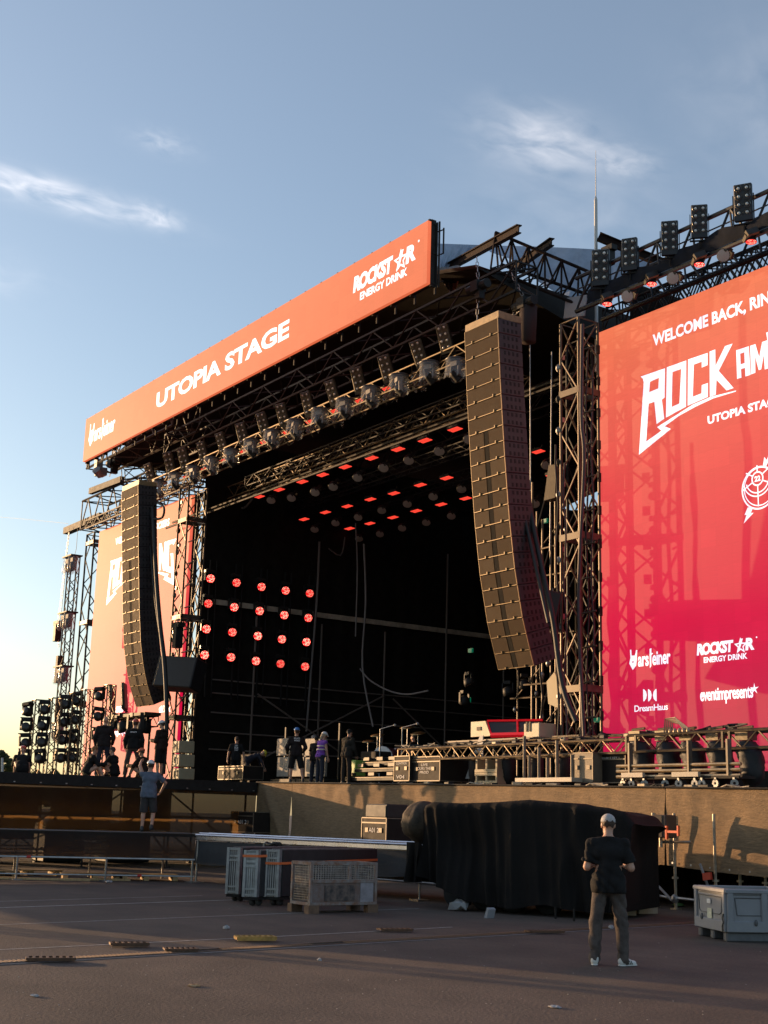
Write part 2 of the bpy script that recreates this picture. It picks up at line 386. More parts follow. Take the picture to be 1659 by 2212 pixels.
# ------------------------------------------------------------------ main stage: floor, front cloth, wing
XC, YF = -37.3, 21.0
def stage_floor():
    b = MB(); poly = [(XC, YF), (-8, YF), (-8, 47), (-66, 47), (-66, YF + 1), (-45, YF + 1), (-45, -.4), (XC, -.4)]
    top = [(x, y, DZ(x)) for x, y in poly]; bot = [(x, y, DZ(x) - .3) for x, y in poly]; n = len(poly)
    b.add(top + bot, [tuple(range(n))[::-1], tuple(range(n, 2 * n))] + [(i, (i + 1) % n, n + (i + 1) % n, n + i) for i in range(n)])
    root = empty('stage_deck', (XC, YF, 0), 'raised black stage floor with a wing reaching out to the left', 'stage')
    b.build('floor', plywood, root)
    # steel under the wing
    for i, y in enumerate([-.1, 2.3, 4.6, 7.3, 10.0, 12.7, 15.4, 18.1, 20.7]):
        for x in (-37.55, -41.2, -44.7):
            s = MB(); s.tube((x, y, .02), (x, y, 2.3), .035, 6); s.box((x, y, .02), (.18, .18, .04)); s.build('post', darkm, root)
    s = MB()
    for x in (-37.55, -41.2, -44.7):
        for i, y in enumerate([2.3, 4.6, 7.3, 10.0, 12.7, 15.4, 18.1]):
            s.tube((x, y, .35), (x, y + 2.7, 2.2), .028, 5) if i % 2 else s.tube((x, y + 2.7, .35), (x, y, 2.2), .028, 5)
            s.tube((x, y, .4), (x, y + 2.7, .4), .028, 5); s.tube((x, y, 1.5), (x, y + 2.7, 1.5), .024, 5)
    for y in (7.3, 10.0, 12.7, 15.4, 18.1):
        s.tube((-37.55, y, .4), (-41.2, y, 2.2), .028, 5); s.tube((-41.2, y, 1.4), (-44.7, y, 1.4), .028, 5)
    s.build('bracing', darkm, root)
    return root
STAGE = stage_floor()
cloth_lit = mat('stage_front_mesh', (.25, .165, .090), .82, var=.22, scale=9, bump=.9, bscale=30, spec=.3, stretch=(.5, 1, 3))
def front_cloth():
    def bot(X):
        pts = [(-37.3, .25), (-30, .25), (-24, .45), (-21, .62), (-20, .86), (-18.5, .78), (-16.5, .72), (-8, .7)]
        for (a, za), (b, zb) in zip(pts[:-1], pts[1:]):
            if X <= b: return za + (zb - za) * (X - a) / (b - a)
        return .7
    def panel(x0, x1, nx, seed, label, dz=0):
        b = MB(); nz_ = 26
        for i in range(nx + 1):
            X = x0 + (x1 - x0) * i / nx; zt = DZ(X) + .005; zb = bot(X) + dz
            for j in range(nz_ + 1):
                t = j / nz_; z = zt + (zb - zt) * t
                sag = .05 * math.sin(X * 1.1 + seed) * t + .035 * noise.noise((X * .9, z * 1.2, seed)) + .018 * noise.noise((X * 3.1, z * 2.2, seed + 4))
                if j == 0: sag = 0
                diag = 0
                if x0 == XC: diag = .10 * max(0, 1 - abs((X + 36.0) * .9 - (1.6 - z) * .8) / .35) * min(1, t * 4)
                b.v.append((X, YF - .06 - sag * 1.3 - diag - .05 * t, z))
        n = nz_ + 1
        b.f = [(i * n + j, i * n + j + 1, (i + 1) * n + j + 1, (i + 1) * n + j) for i in range(nx) for j in range(nz_)]; b.mi = [0] * len(b.f)
        root = empty('stage_front_cloth', ((x0 + x1) / 2, YF, 0), label, 'stage cloth')
        c = b.build('cloth', cloth_lit, root, smooth=True)
        e = MB(); zz = [(x0 + (x1 - x0) * i / nx) for i in range(nx + 1)]
        e.path([(X, YF - .085, DZ(X) + .01) for X in zz], .022, 5)
        e.build('hem', darkm, root)
        w = MB()
        for q in range(int((x1 - x0) / .5)):
            X = x0 + .25 + q * .5; w.disc((X, YF - .18, bot(X) + dz + .07), (0, -1, .1), .022, 8)
        w.build('eyelets', steel, root)
    panel(XC, -35.15, 34, 1.3, 'dark creased mesh cloth at the corner of the stage front')
    panel(-35.13, -19.9, 150, 5.7, 'long sunlit mesh cloth below the stage edge behind the draped trailer')
    panel(-19.88, -9, 110, 9.1, 'sunlit mesh cloth on the stage front at right, lifted over scaffold poles', .0)
front_cloth()
scrim = mat('thin_black_scrim', (.035, .026, .018), .9, var=.3, scale=2, alpha=.92, transl=(.18, .105, .04, .5), spec=.1)
def wing_scrim():
    root = empty('wing_scrim', (XC, 12, 0), 'see-through dark mesh hung along the side of the stage wing over its bracing', 'stage cloth')
    b = MB(); ys = [4.2 + 16.7 * i / 60 for i in range(61)]
    for y in ys:
        for j in range(9):
            t = j / 8; b.v.append((XC + .06 + .03 * noise.noise((y * .8, t * 2, 3)), y, 2.32 - 1.28 * t))
    b.f = [(i * 9 + j, (i + 1) * 9 + j, (i + 1) * 9 + j + 1, i * 9 + j + 1) for i in range(60) for j in range(8)]; b.mi = [0] * len(b.f)
    b.build('cloth', scrim, root, smooth=True)
    f = MB(); f.box((XC + .05, 12.55, 2.46), (.10, 16.7, .30)); f.build('fascia', blackm, root)
    f = MB()
    for i in range(22): f.box((XC + .11, 4.6 + i * .77, 2.36), (.03, .05, .03))
    f.build('clips', steel, root)
wing_scrim()
def wing_back():  # drapes and boxes added to darken the underside and let sun through in patches
    rnd = random.Random(21); root = empty('wing_shade_drapes', (-45, 10, 0), 'black drapes added along the far side under the wing to break up sunlight', 'stage cloth'); y = .2
    while y < 20.5:
        w = rnd.uniform(1.2, 2.6); z0 = (rnd.choice([1.95, 2.0, 1.85]) if y < 11.5 else rnd.choice([.3, 1.95, 1.0, .6, 1.5])); b = MB(); n = 14
        for i in range(n + 1): yy = y + w * i / n; x = -45.05 + .06 * math.sin(i * 1.3); b.v += [(x, yy, z0), (x, yy, 2.35)]
        b.f = [(2 * i, 2 * i + 2, 2 * i + 3, 2 * i + 1) for i in range(n)]; b.mi = [0] * n; b.build('drape', blackcloth, root, smooth=True); y += w + rnd.choice([.0, .12, .4])
    for i, yy in enumerate((13.6, 16.2, 18.4)):
        b = MB(); b.bbox((-41.5, yy, .62), (1.0, 1.1 + .2 * i, 1.2), None, .03); tag(b.build('silhouette_box', blackm), 'dark box added as a silhouette under the wing behind the mesh, %s from the left' % ORD[i], 'case', 'boxes under the wing')
wing_back()
# ------------------------------------------------------------------ low camera platform in front of the stage
def low_platform():
    A = on_z(417, 1906); B = on_z(882, 1944); d = (B - A).normalized(); E = B + d * 3.4; top = 1.10
    root = empty('camera_platform', (A.x, A.y, 0), 'low black-skirted platform with an aluminium rail running past the stage front', 'platform')
    n = Vector((-d.y, d.x, 0))                              # towards the stage
    b = MB(); L_ = (E - A).length; R = Matrix((d, n, Vector((0, 0, 1)))).transposed()
    mid = (A + E) / 2 + n * .95; b.box((mid.x, mid.y, top - .06), (L_, 1.9, .1), R); b.build('platform_top', plywood, root)
    k = MB(); st = 60
    for i in range(st + 1):
        p = A + d * (L_ * i / st)
        for j in range(7):
            t = j / 6; q = p + n * (.02 + .035 * noise.noise((i * .3, t, 5)) - .05 * t); k.v.append((q.x, q.y, top - .12 - t * (.52 + .04 * math.sin(i * .4))))
    k.f = [(i * 7 + j, i * 7 + j + 1, (i + 1) * 7 + j + 1, (i + 1) * 7 + j) for i in range(st) for j in range(6)]; k.mi = [0] * len(k.f)
    skirtm = mat('grey_black_skirt', (.032, .032, .034), .8, var=.3, scale=3, bump=.3, bscale=30)
    k.build('skirt', skirtm, root, smooth=True)
    r = MB()
    for off, zz in ((.0, top + .01), (.12, top + .05), (.42, top + .05)):
        a = A + n * off; e = E + n * off; r.tube((a.x, a.y, zz), (e.x, e.y, zz), .025 if off else .03, 6)
    m2 = (A + E) / 2 + n * .02; r.box((m2.x, m2.y, top - .05), (L_, .05, .09), R)
    r.build('rail', mat('bright_aluminium', (.75, .72, .74), .28, .9, var=.1, scale=3), root)
    for t in (.0, .33, .68, 1.0):
        p = A + d * (L_ * .69 * t + .1); s = MB(); s.tube((p.x, p.y, .02), (p.x, p.y, top - .1), .026, 6); s.box((p.x, p.y, .015), (.3, .3, .03)); s.build('leg', alu, root)
    s = MB(); a = A + d * 2 - n * .03; e = E - n * .03; s.tube((a.x, a.y, .40), (e.x, e.y, .34), .024, 6); s.build('ledger', alu, root)
    # left run, along the wing
    A2 = A; B2 = on_z(0, 1900); B2 = A2 + (B2 - A2) * 2.9
    d2 = (B2 - A2).normalized(); n2 = Vector((d2.y, -d2.x, 0)); 
    if n2.x > 0: n2 = -n2
    root2 = empty('wing_walkway', (A2.x, A2.y, 0), 'low walkway with a black skirt and bare tube railing beside the stage wing', 'platform')
    L2 = (B2 - A2).length; R2 = Matrix((d2, n2, Vector((0, 0, 1)))).transposed(); mid = (A2 + B2) / 2 + n2 * .9
    b = MB(); b.box((mid.x, mid.y, 1.10), (L2, 1.8, .08), R2); b.build('platform_top', plywood, root2)
    k = MB()
    for i in range(41):
        p = A2 + d2 * (L2 * i / 40)
        for j in range(6):
            t = j / 5; q = p - n2 * (.02 + .03 * noise.noise((i * .4, t, 8))); k.v.append((q.x, q.y, 1.13 - t * .58))
    k.f = [(i * 6 + j, (i + 1) * 6 + j, (i + 1) * 6 + j + 1, i * 6 + j + 1) for i in range(40) for j in range(5)]; k.mi = [0] * len(k.f)
    k.build('skirt', mat('thin_black_skirt', (.016, .015, .014), .9, var=.3, scale=3, alpha=.90, transl=(.22, .13, .05, .3)), root2, smooth=True)
    s = MB(); a = A2 - n2 * .06; e = B2 - n2 * .06; s.tube((a.x, a.y, .53), (e.x, e.y, .53), .026, 6); s.tube((a.x, a.y, .14), (e.x, e.y, .14), .02, 6); s.build('railing', alu, root2)
    for i in range(7):
        p = A2 + d2 * (.05 + i * 2.05) - n2 * .06; s = MB(); s.tube((p.x, p.y, .01), (p.x, p.y, .55), .028, 6); s.box((p.x, p.y, .012), (.24, .24, .024)); s.build('leg', alu, root2)
    for i in range(5):
        p = A2 + d2 * (1.3 + i * 2.6) - n2 * .06; s = MB(); s.tube((p.x - d2.x * .05, p.y - d2.y * .05, .53 if i % 2 else .14), (p.x + d2.x * .05, p.y + d2.y * .05, .53 if i % 2 else .14), .031, 8); s.build('red_clamp', mat('red_plastic', (.5, .03, .02), .45), root2)
    for i in range(8):
        s = MB(); p = A2 + d2 * (.6 + i * 1.8) + n2 * 1.4; s.tube((p.x, p.y, .01), (p.x, p.y, 1.05), .026, 6); s.build('back_post', steel, root2)
    # wooden pallets and planks lying in the sun below
    wood = mat('sunlit_timber', (.42, .28, .13), .75, var=.35, scale=3, stretch=(1, 8, 1))
    rnd = random.Random(4)
    for i in range(9):
        p = A2 + d2 * (1.0 + i * 1.25 + rnd.random() * .4) + n2 * (.5 + rnd.random() * 2.4)
        pr = empty('pallet', (p.x, p.y, 0), 'low timber pallet lying under the wing walkway, %s from the corner' % ORD[i], 'pallet', 'pallets under the walkway', rz=rnd.uniform(-.3, .3) + 1.3)
        q = MB()
        for t in range(6): q.box((0, -.4 + t * .16, .13), (1.6, .11, .025))
        for t in (-.7, 0, .7): q.box((t, 0, .06), (.12, .9, .11))
        q.build('deck_boards', wood, pr, local=True)
    for i in range(7):
        p = A2 + d2 * (2.2 + i * 1.4) + n2 * (rnd.random() * .7 - .35); q = MB(); a = rnd.uniform(-.15, .15)
        dd = Vector((d2.x * math.cos(a) - d2.y * math.sin(a), d2.x * math.sin(a) + d2.y * math.cos(a), 0)); nn = Vector((-dd.y, dd.x, 0))
        q.box((p.x, p.y, .03), (rnd.uniform(1.2, 2.4), .12, .05), Matrix((dd, nn, Vector((0, 0, 1)))).transposed())
        tag(q.build('timber_plank', wood), 'loose yellow plank on the ground by the wing walkway, %s from the corner' % ORD[i], 'plank', 'loose planks by the walkway')
low_platform()
# ------------------------------------------------------------------ stage house: roof, side and back cloths
def stage_house():
    root = empty('stage_house', (-38, 34, DZ(-38)), 'dark stage house hung with black drapes under a tented roof', 'stage house')
    def wall(name, pts, m):
        b = MB(); b.quad(*pts); return b.build(name, m, root)
    def drape(name, a, b_, z0, z1, amp, seed):
        a = Vector(a); b_ = Vector(b_); d = (b_ - a); n = Vector((-d.y, d.x, 0)).normalized(); q = MB(); k = int(d.length / .22)
        for i in range(k + 1):
            p = a + d * (i / k) + n * amp * math.sin(i * .9 + math.sin(i * .37 + seed) * 2); q.v += [(p.x, p.y, z0), (p.x, p.y, z1)]
        q.f = [(2 * i, 2 * i + 2, 2 * i + 3, 2 * i + 1) for i in range(k)]; q.mi = [0] * k
        return q.build(name, blackcloth, root, smooth=True)
    drape('side_drape', (-49.7, 24.7, 0), (-49.7, 46, 0), 2.7, 17.5, .05, 1)
    drape('back_drape', (-50, 46, 0), (-24, 46, 0), 2.7, 17.5, .05, 2)
    drape('side_drape', (-25.6, 25.9, 0), (-25.6, 46, 0), 2.5, 17.0, .05, 3)
    # roof skin: a ridge along the depth, blue-grey tarpaulin outside and black inside
    tarp = mat('grey_tarpaulin', (.30, .33, .38), .55, var=.12, scale=3, bump=.35, bscale=6)
    xr = [-55.5, -50, -44, -38, -32, -28.6]; zr = [17.3, 18.3, 19.2, 19.2, 18.4, 17.6]
    for nm, dz, mm in (('roof', 0, tarp), ('roof_lining', -.12, blackcloth)):
        b = MB(); ys = [22.6, 26, 30, 34, 38, 42, 46.5]
        for i, x in enumerate(xr):
            for y in ys: b.v.append((x, y, zr[i] + dz + .05 * math.sin(y + i)))
        n = len(ys); b.f = [(i * n + j, i * n + j + 1, (i + 1) * n + j + 1, (i + 1) * n + j) for i in range(len(xr) - 1) for j in range(n - 1)]; b.mi = [0] * len(b.f)
        b.build(nm, mm, root, smooth=True)
    g = MB(); g.v = [(-28.5, 22.6, 17.5), (-28.5, 46.5, 17.5), (-26.5, 46.5, 15.2), (-26.5, 26, 15.2)]; g.f = [(0, 1, 2, 3)]; g.mi = [0]; g.build('roof_lining', blackcloth, root)
    g = MB()
    for y in (23.2, 31, 39): g.truss((-50, y, 16.8), (-27, y, 16.8), .8, .9, 1.2, .05, n=4)
    g.build('roof_truss', blackm, root)
    # pale batten strips and thin pipes on the far side wall
    p = MB(); p.box((-49.52, 32.8, 10.32), (.05, 15.0, .22)); p.build('batten', mat('tan_batten', (.50, .42, .32), .7, var=.3, scale=2), root)
    p = MB()
    for z in (7.05, 6.5, 5.7, 4.9, 4.2): p.tube((-49.4, 25.4, z), (-49.4, 44, z), .035, 5)
    for y in (27.3, 30.6, 34, 37.5, 41): p.tube((-49.35, y, 2.6), (-49.35, y, 9.9 if y < 36 else 14), .045, 5)
    for a, b2 in (((26, 3.0), (34, 7.0)), ((34, 3.2), (27.5, 6.6)), ((40, 3), (34.5, 6.9))): p.tube((-49.3, a[0], a[1]), (-49.3, b2[0], b2[1]), .04, 5)
    p.build('pipe_frame', mat('matt_dark_pipe', (.22, .18, .15), .6, .3), root)
stage_house()
# ------------------------------------------------------------------ hanging cables and rope inside the stage
cablem = mat('black_cable', (.018, .017, .016), .6, var=.2)
ropem = mat('grey_rope', (.20, .18, .165), .8)
def cable(pts, Y, r, label, m=None, name='cable', x=None):
    P = [(on_y(a, b, Y) if x is None else on_x(a, b, x)) for a, b in pts]
    Q = []
    for i in range(len(P) - 1):                           # Catmull-Rom through the points
        p0, p1, p2, p3 = P[max(i - 1, 0)], P[i], P[i + 1], P[min(i + 2, len(P) - 1)]
        for t in (0, .25, .5, .75):
            Q.append(.5 * ((2 * p1) + (p2 - p0) * t + (2 * p0 - 5 * p1 + 4 * p2 - p3) * t * t + (3 * p1 - p0 - 3 * p2 + p3) * t ** 3))
    Q.append(P[-1]); b = MB(); b.path(Q, r, 6)
    return tag(b.build(name, m or cablem, smooth=True), label, 'cable' if name == 'cable' else name.split('_')[-1])
cable([(512, 1090), (506, 1180), (492, 1320), (470, 1470), (450, 1602)], 26.5, .055, 'long grey cable slung down from the gold-lit truss to the stage floor at far left', ropem)
cable([(512, 1090), (525, 1098), (540, 1085), (548, 1070)], 26.5, .05, 'short sagging cable loop under the left end of the second truss', ropem)
cable([(690, 1170), (684, 1300), (672, 1450), (662, 1580)], 30, .05, 'pale hanging cable dropping beside the red lamp grid to the grey panels', ropem)
cable([(778, 1445), (800, 1470), (840, 1492), (880, 1500), (925, 1492)], 30, .035, 'drooping cable swagged across the dark back of the stage', ropem)
cable([(786, 1175), (790, 1300), (783, 1440), (806, 1570)], 30, .04, 'thin cable falling to the drum riser', ropem)
cable([(768, 1130), (772, 1230), (768, 1375)], 30, .03, 'short hanging cable with a plug end in mid stage', ropem)
cable([(650, 1160), (660, 1210), (690, 1205), (700, 1180), (735, 1200), (745, 1160)], 31, .03, 'pair of cable loops under the upstage lights', ropem)
cable([(1112, 830), (1128, 1000), (1165, 1200), (1195, 1340), (1215, 1480), (1245, 1560)], 22.2, .07, 'thick bundle of black cable slung from the right speaker array to its tower')
cable([(1106, 900), (1120, 1050), (1150, 1190), (1185, 1345)], 22.0, .05, 'second cable bundle behind the right speaker array')
cable([(330, 1095), (338, 1250), (346, 1350), (356, 1440), (360, 1560), (352, 1672)], 21.6, .09, 'black cable bundle hanging beside the left speaker array down to the wing')
cable([(318, 1100), (336, 1300), (352, 1400)], 21.7, .05, 'thinner cable next to the left array bundle')
cable([(335, 1092), (325, 1105), (330, 1120), (350, 1118), (354, 1096), (340, 1085)], 21.6, .05, 'coil of spare cable hung under the left end of the front truss')
cable([(1258, 700), (1256, 900), (1262, 1000), (1250, 1300), (1262, 1590)], 23.3, .05, 'dark cable run clipped down the right tower', mat('brown_cable', (.07, .045, .045), .6))
cable([(1145, 700), (1146, 1000), (1146, 1300)], 24.5, .02, 'hoist chain hanging in the dark gap right of the speaker array', steel, 'hoist_chain')
cable([(1192, 760), (1190, 1000), (1188, 1190)], 24.5, .02, 'second hoist chain nearer the right tower', steel, 'hoist_chain')
# ------------------------------------------------------------------ LED surfaces
white_led = mat('white_pixels', (.5, .5, .5), .5, emit=(.86, .86, 1.0), estr=.5)
def led_mat(name, stops, base=(.04, .034, .03), rough=.55, vscale=22.0):
    """screen content that runs from one colour to another over the height, drawn on a grid of LED modules"""
    m = mat(name, base, rough, spec=.095); nt = m.node_tree; N = nt.nodes; L = nt.links; b = N['Principled BSDF']
    tc = N.new('ShaderNodeTexCoord'); sp = N.new('ShaderNodeSeparateXYZ'); L.new(tc.outputs['Generated'], sp.inputs[0])
    cr = N.new('ShaderNodeValToRGB'); e = cr.color_ramp.elements
    while len(e) < len(stops): e.new(.5)
    for k, (p, c) in enumerate(stops): e[k].position = p; e[k].color = (*c, 1)
    L.new(sp.outputs[2], cr.inputs[0])
    br = N.new('ShaderNodeTexBrick'); mp = N.new('ShaderNodeMapping'); mp.inputs['Rotation'].default_value = (rad(90), 0, 0); L.new(tc.outputs['Object'], mp.inputs[0]); L.new(mp.outputs[0], br.inputs[0])
    br.offset = 0; br.inputs['Color1'].default_value = (1, 1, 1, 1); br.inputs['Color2'].default_value = (.93, .93, .93, 1); br.inputs['Mortar'].default_value = (.88, .88, .88, 1); br.inputs['Scale'].default_value = 2.0; br.inputs['Mortar Size'].default_value = .008; br.inputs['Brick Width'].default_value = 1.0; br.inputs['Row Height'].default_value = 1.0
    nz = N.new('ShaderNodeTexNoise'); nz.inputs['Scale'].default_value = vscale; mp2 = N.new('ShaderNodeMapping'); mp2.inputs['Scale'].default_value = (.15, 1, 2); L.new(tc.outputs['Object'], mp2.inputs[0]); L.new(mp2.outputs[0], nz.inputs['Vector'])
    mr = N.new('ShaderNodeMapRange'); mr.inputs['To Min'].default_value = .86; mr.inputs['To Max'].default_value = 1.1; L.new(nz.outputs[0], mr.inputs['Value'])
    mx = N.new('ShaderNodeMixRGB'); mx.blend_type = 'MULTIPLY'; mx.inputs[0].default_value = 1; L.new(cr.outputs[0], mx.inputs[1]); L.new(br.outputs[0], mx.inputs[2])
    mx2 = N.new('ShaderNodeVectorMath'); mx2.operation = 'SCALE'; L.new(mx.outputs[0], mx2.inputs[0]); L.new(mr.outputs[0], mx2.inputs['Scale'])
    L.new(mx2.outputs[0], b.inputs['Emission Color']); b.inputs['Emission Strength'].default_value = .49
    bm = N.new('ShaderNodeMixRGB'); bm.blend_type = 'MULTIPLY'; bm.inputs[0].default_value = .5; bm.inputs[1].default_value = (*base, 1); L.new(br.outputs[0], bm.inputs[2]); L.new(bm.outputs[0], b.inputs['Base Color'])
    return m
scr_mat = led_mat('screen_pixels', [(0, (.50, .005, .06)), (.30, (.74, .004, .055)), (.55, (.82, .05, .065)), (.80, (.88, .13, .085)), (1.0, (.92, .20, .09))])
ban_mat = led_mat('banner_pixels', [(0, (.84, .16, .065)), (1, (.90, .19, .08))], base=(.045, .04, .035))
def star(cx, cy, r, k=.42, a=math.pi / 2): return [(cx + (r if i % 2 == 0 else r * k) * math.cos(a + i * math.pi / 5), cy + (r if i % 2 == 0 else r * k) * math.sin(a + i * math.pi / 5)) for i in range(10)]
def rockstar(mb, o, ax, ay, w, h):
    """italic heavy wordmark with a star set in its A, and the second line"""
    o = Vector(o); ax = Vector(ax); ay = Vector(ay); k = h * .60; y0 = h * .40
    text(mb, 'ROCKST', o + ay * y0, ax, ay, w * .62, k, .055, .10, .86)
    text(mb, 'R', o + ax * (w * .83) + ay * y0, ax, ay, w * .15, k, .055, .10)
    c = o + ax * (w * .755) + ay * (y0 + k * .42)
    fill(mb, [star(0, 0, k * .70, .45), star(0, 0, k * .42, .45)], c, ax, ay)
    mb.prism([(-.40 * k, -.44 * k), (-.16 * k, -.44 * k), (.26 * k, .58 * k), (.06 * k, .58 * k)], c, ax, ay, (0, -.001, 0))
    text(mb, 'ENERGY DRINK', o + ax * (w * .12), ax, ay, w * .74, h * .29, .035)
    fill(mb, [ring(w * .012, 10)], o + ax * (w * 1.02) + ay * (h * .98), ax, ay)
def warsteiner(mb, o, ax, ay, w, h):
    """blackletter-like wordmark: a horned W followed by narrow heavy letters"""
    o = Vector(o); ax = Vector(ax); ay = Vector(ay)
    fill(mb, [[(.085, 0), (.17, .2), (.19, .55), (.205, .95), (.172, .95), (.145, .70), (.06, .71), (.055, 1.0), (.022, 1.0), (.03, .6), (0, .33)], [(.07, .36), (.11, .36), (.11, .42), (.07, .42)]], o, ax * w, ay * h)
    text(mb, 'ars', o + ax * w * .215 + ay * h * .12, ax, ay, w * .265, h * .50, .028, 0, .95)
    fill(mb, [[(.505, .0), (.54, .1), (.545, .62), (.59, .70), (.548, .74), (.55, .96), (.505, .93)]], o, ax * w, ay * h)
    text(mb, 'einer', o + ax * w * .565 + ay * h * .12, ax, ay, w * .435, h * .66, .028, 0, .95)
# ------------------------------------------------------------------ header banner
def banner():
    Y = 20.7; TL, TR, BL, BR = on_y(186, 907, Y), on_y(924, 475, Y), on_y(179, 997, Y), on_y(922, 612, Y)
    x0, x1 = (TL.x + BL.x) / 2, (TR.x + BR.x) / 2; z1, z0 = (TL.z + TR.z) / 2, (BL.z + BR.z) / 2
    root = empty('header_sign', ((x0 + x1) / 2, Y, z0), 'long orange LED header sign reading UTOPIA STAGE along the roof edge', 'LED sign')
    b = MB(); b.box(((x0 + x1) / 2, Y + .06, (z0 + z1) / 2), (x1 - x0, .12, z1 - z0)); b.build('sign_face', ban_mat, root)
    f = MB()
    for z in (z0 + .04, (z0 + z1) / 2, z1 - .06): f.box(((x0 + x1) / 2, Y + .22, z), (x1 - x0 + .1, .12, .07))
    n = 26
    for i in range(n + 1):
        x = x0 + (x1 - x0) * i / n; f.box((x, Y + .2, (z0 + z1) / 2), (.06, .16, z1 - z0 + .12)); f.box((x, Y + .3, z0 - .1), (.05, .05, .34)); f.box((x, Y + .1, z1 + .02), (.07, .14, .05))
    for dx in (.05, .16): f.tube((x1 + dx, Y + .3, z0 - .1), (x1 + dx, Y + .3, z1 - .1 * dx), .03, 6)
    f.tube((x1 + .3, Y + .35, z0 + .9), (x1 + .3, Y + .35, z1 - .25), .025, 6)
    for z in (z0 + .05, z0 + .9, z1 - .3): f.tube((x1, Y + .3, z), (x1 + .32, Y + .35, z), .02, 5)
    f.build('frame', darkm, root)
    t = MB(); ax, ay = (1, 0, 0), (0, 0, 1); y = Y - .006
    p = on_y(337, 884, Y); q = on_y(626, 688, Y); pt = on_y(336, 842, Y)
    text(t, 'UTOPIA STAGE', (p.x, y, p.z), ax, ay, q.x - p.x, (q.z - p.z), .036, 0, .97)
    t.build('headline', white_led, root); t = MB()
    p = on_y(762, 658, Y); q = on_y(902, 521, Y); rockstar(t, (p.x, y, p.z), ax, ay, q.x - p.x, q.z - p.z)
    t.build('sponsor_logo', white_led, root); t = MB()
    p = on_y(190, 968, Y); q = on_y(247, 940, Y); e = on_y(192, 920, Y); warsteiner(t, (p.x, y, p.z + .02), ax, ay, q.x - p.x, e.z - p.z)
    t.build('sponsor_logo', white_led, root)
banner()
# ------------------------------------------------------------------ the two side screens
YS = 25.0
RX0 = on_y(1290, 720, YS).x; SW = 10.3; SZ1 = on_y(1290, 720, YS).z; SZ0 = 2.95
LX0 = on_y(215, 1140, YS).x + .05
def tr(pts, x0=1480, y0=640, k=440 / 1390):
    out = []
    for px, py in pts:
        p = on_y((x0 + px * k) / 1.15732, (y0 + py * k) / 1.15732, YS); out.append((p.x - RX0, p.z))
    return out
def trl(pts, x0=340, y0=1280, k=140 / 1548):
    out = []
    for px, py in pts:
        p = on_y((x0 + px * k) / 1.15732, (y0 + py * k) / 1.15732, YS); out.append((p.x - LX0, p.z))
    return out
def logo_loops():
    Ls = []
    Ls.append([tr([(385, 953), (578, 887), (575, 1118), (553, 1135), (572, 1285), (512, 1327), (494, 1152), (449, 1166), (430, 1465), (550, 1380), (515, 1352), (648, 1268), (800, 1172), (940, 1112), (1140, 1062), (1138, 1071), (960, 1125), (820, 1190), (690, 1262), (576, 1345), (624, 1366), (372, 1570), (410, 1000), (403, 970)]), tr([(460, 993), (531, 962), (525, 1046), (453, 1076)])])
    Ls.append([tr([(592, 880), (746, 825), (744, 1190), (585, 1277)]), tr([(637, 917), (706, 892), (692, 1165), (631, 1193)])])
    Ls.append([tr([(760, 818), (915, 765), (915, 862), (868, 882), (868, 835), (806, 858), (798, 1112), (866, 1085), (868, 1020), (917, 1003), (917, 1113), (757, 1183)])])
    Ls.append([tr([(930, 755), (975, 738), (977, 868), (1052, 712), (1112, 692), (1002, 908), (1120, 1043), (1064, 1062), (985, 978), (979, 1095), (932, 1112)])])
    Ls.append([tr([(1140, 745), (1240, 713), (1254, 938), (1213, 952), (1210, 884), (1178, 894), (1182, 961), (1147, 971)]), tr([(1172, 772), (1204, 761), (1207, 845), (1176, 856)])])
    Ls.append([tr([(1250, 710), (1292, 696), (1322, 800), (1345, 680), (1386, 665), (1400, 885), (1366, 897), (1358, 780), (1338, 895), (1318, 902), (1290, 795), (1292, 922), (1258, 935)])])
    # second word, seen on the far screen
    Ls.append([trl([(316, 1000), (435, 955), (432, 1215), (412, 1290), (428, 1640), (378, 1648), (365, 1400), (352, 1400), (350, 1655), (312, 1660)]), trl([(350, 1075), (400, 1060), (400, 1260), (352, 1270)])])
    Ls.append([trl([(515, 912), (577, 895), (584, 1612), (530, 1630)])])
    Ls.append([trl([(645, 880), (710, 865), (775, 1230), (795, 830), (845, 815), (825, 1615), (755, 1620), (695, 1290), (685, 1605), (640, 1610)])])
    Ls.append([trl([(860, 805), (1130, 730), (1040, 915), (1015, 870), (922, 903), (900, 1508), (978, 1525), (968, 1210), (950, 1155), (1028, 1133), (1065, 2035), (765, 1860), (810, 1780), (640, 1700), (300, 1722), (300, 1692), (640, 1655), (905, 1715), (862, 1800), (992, 1850), (985, 1690), (835, 1640)])])
    return Ls
LOOPS = logo_loops()
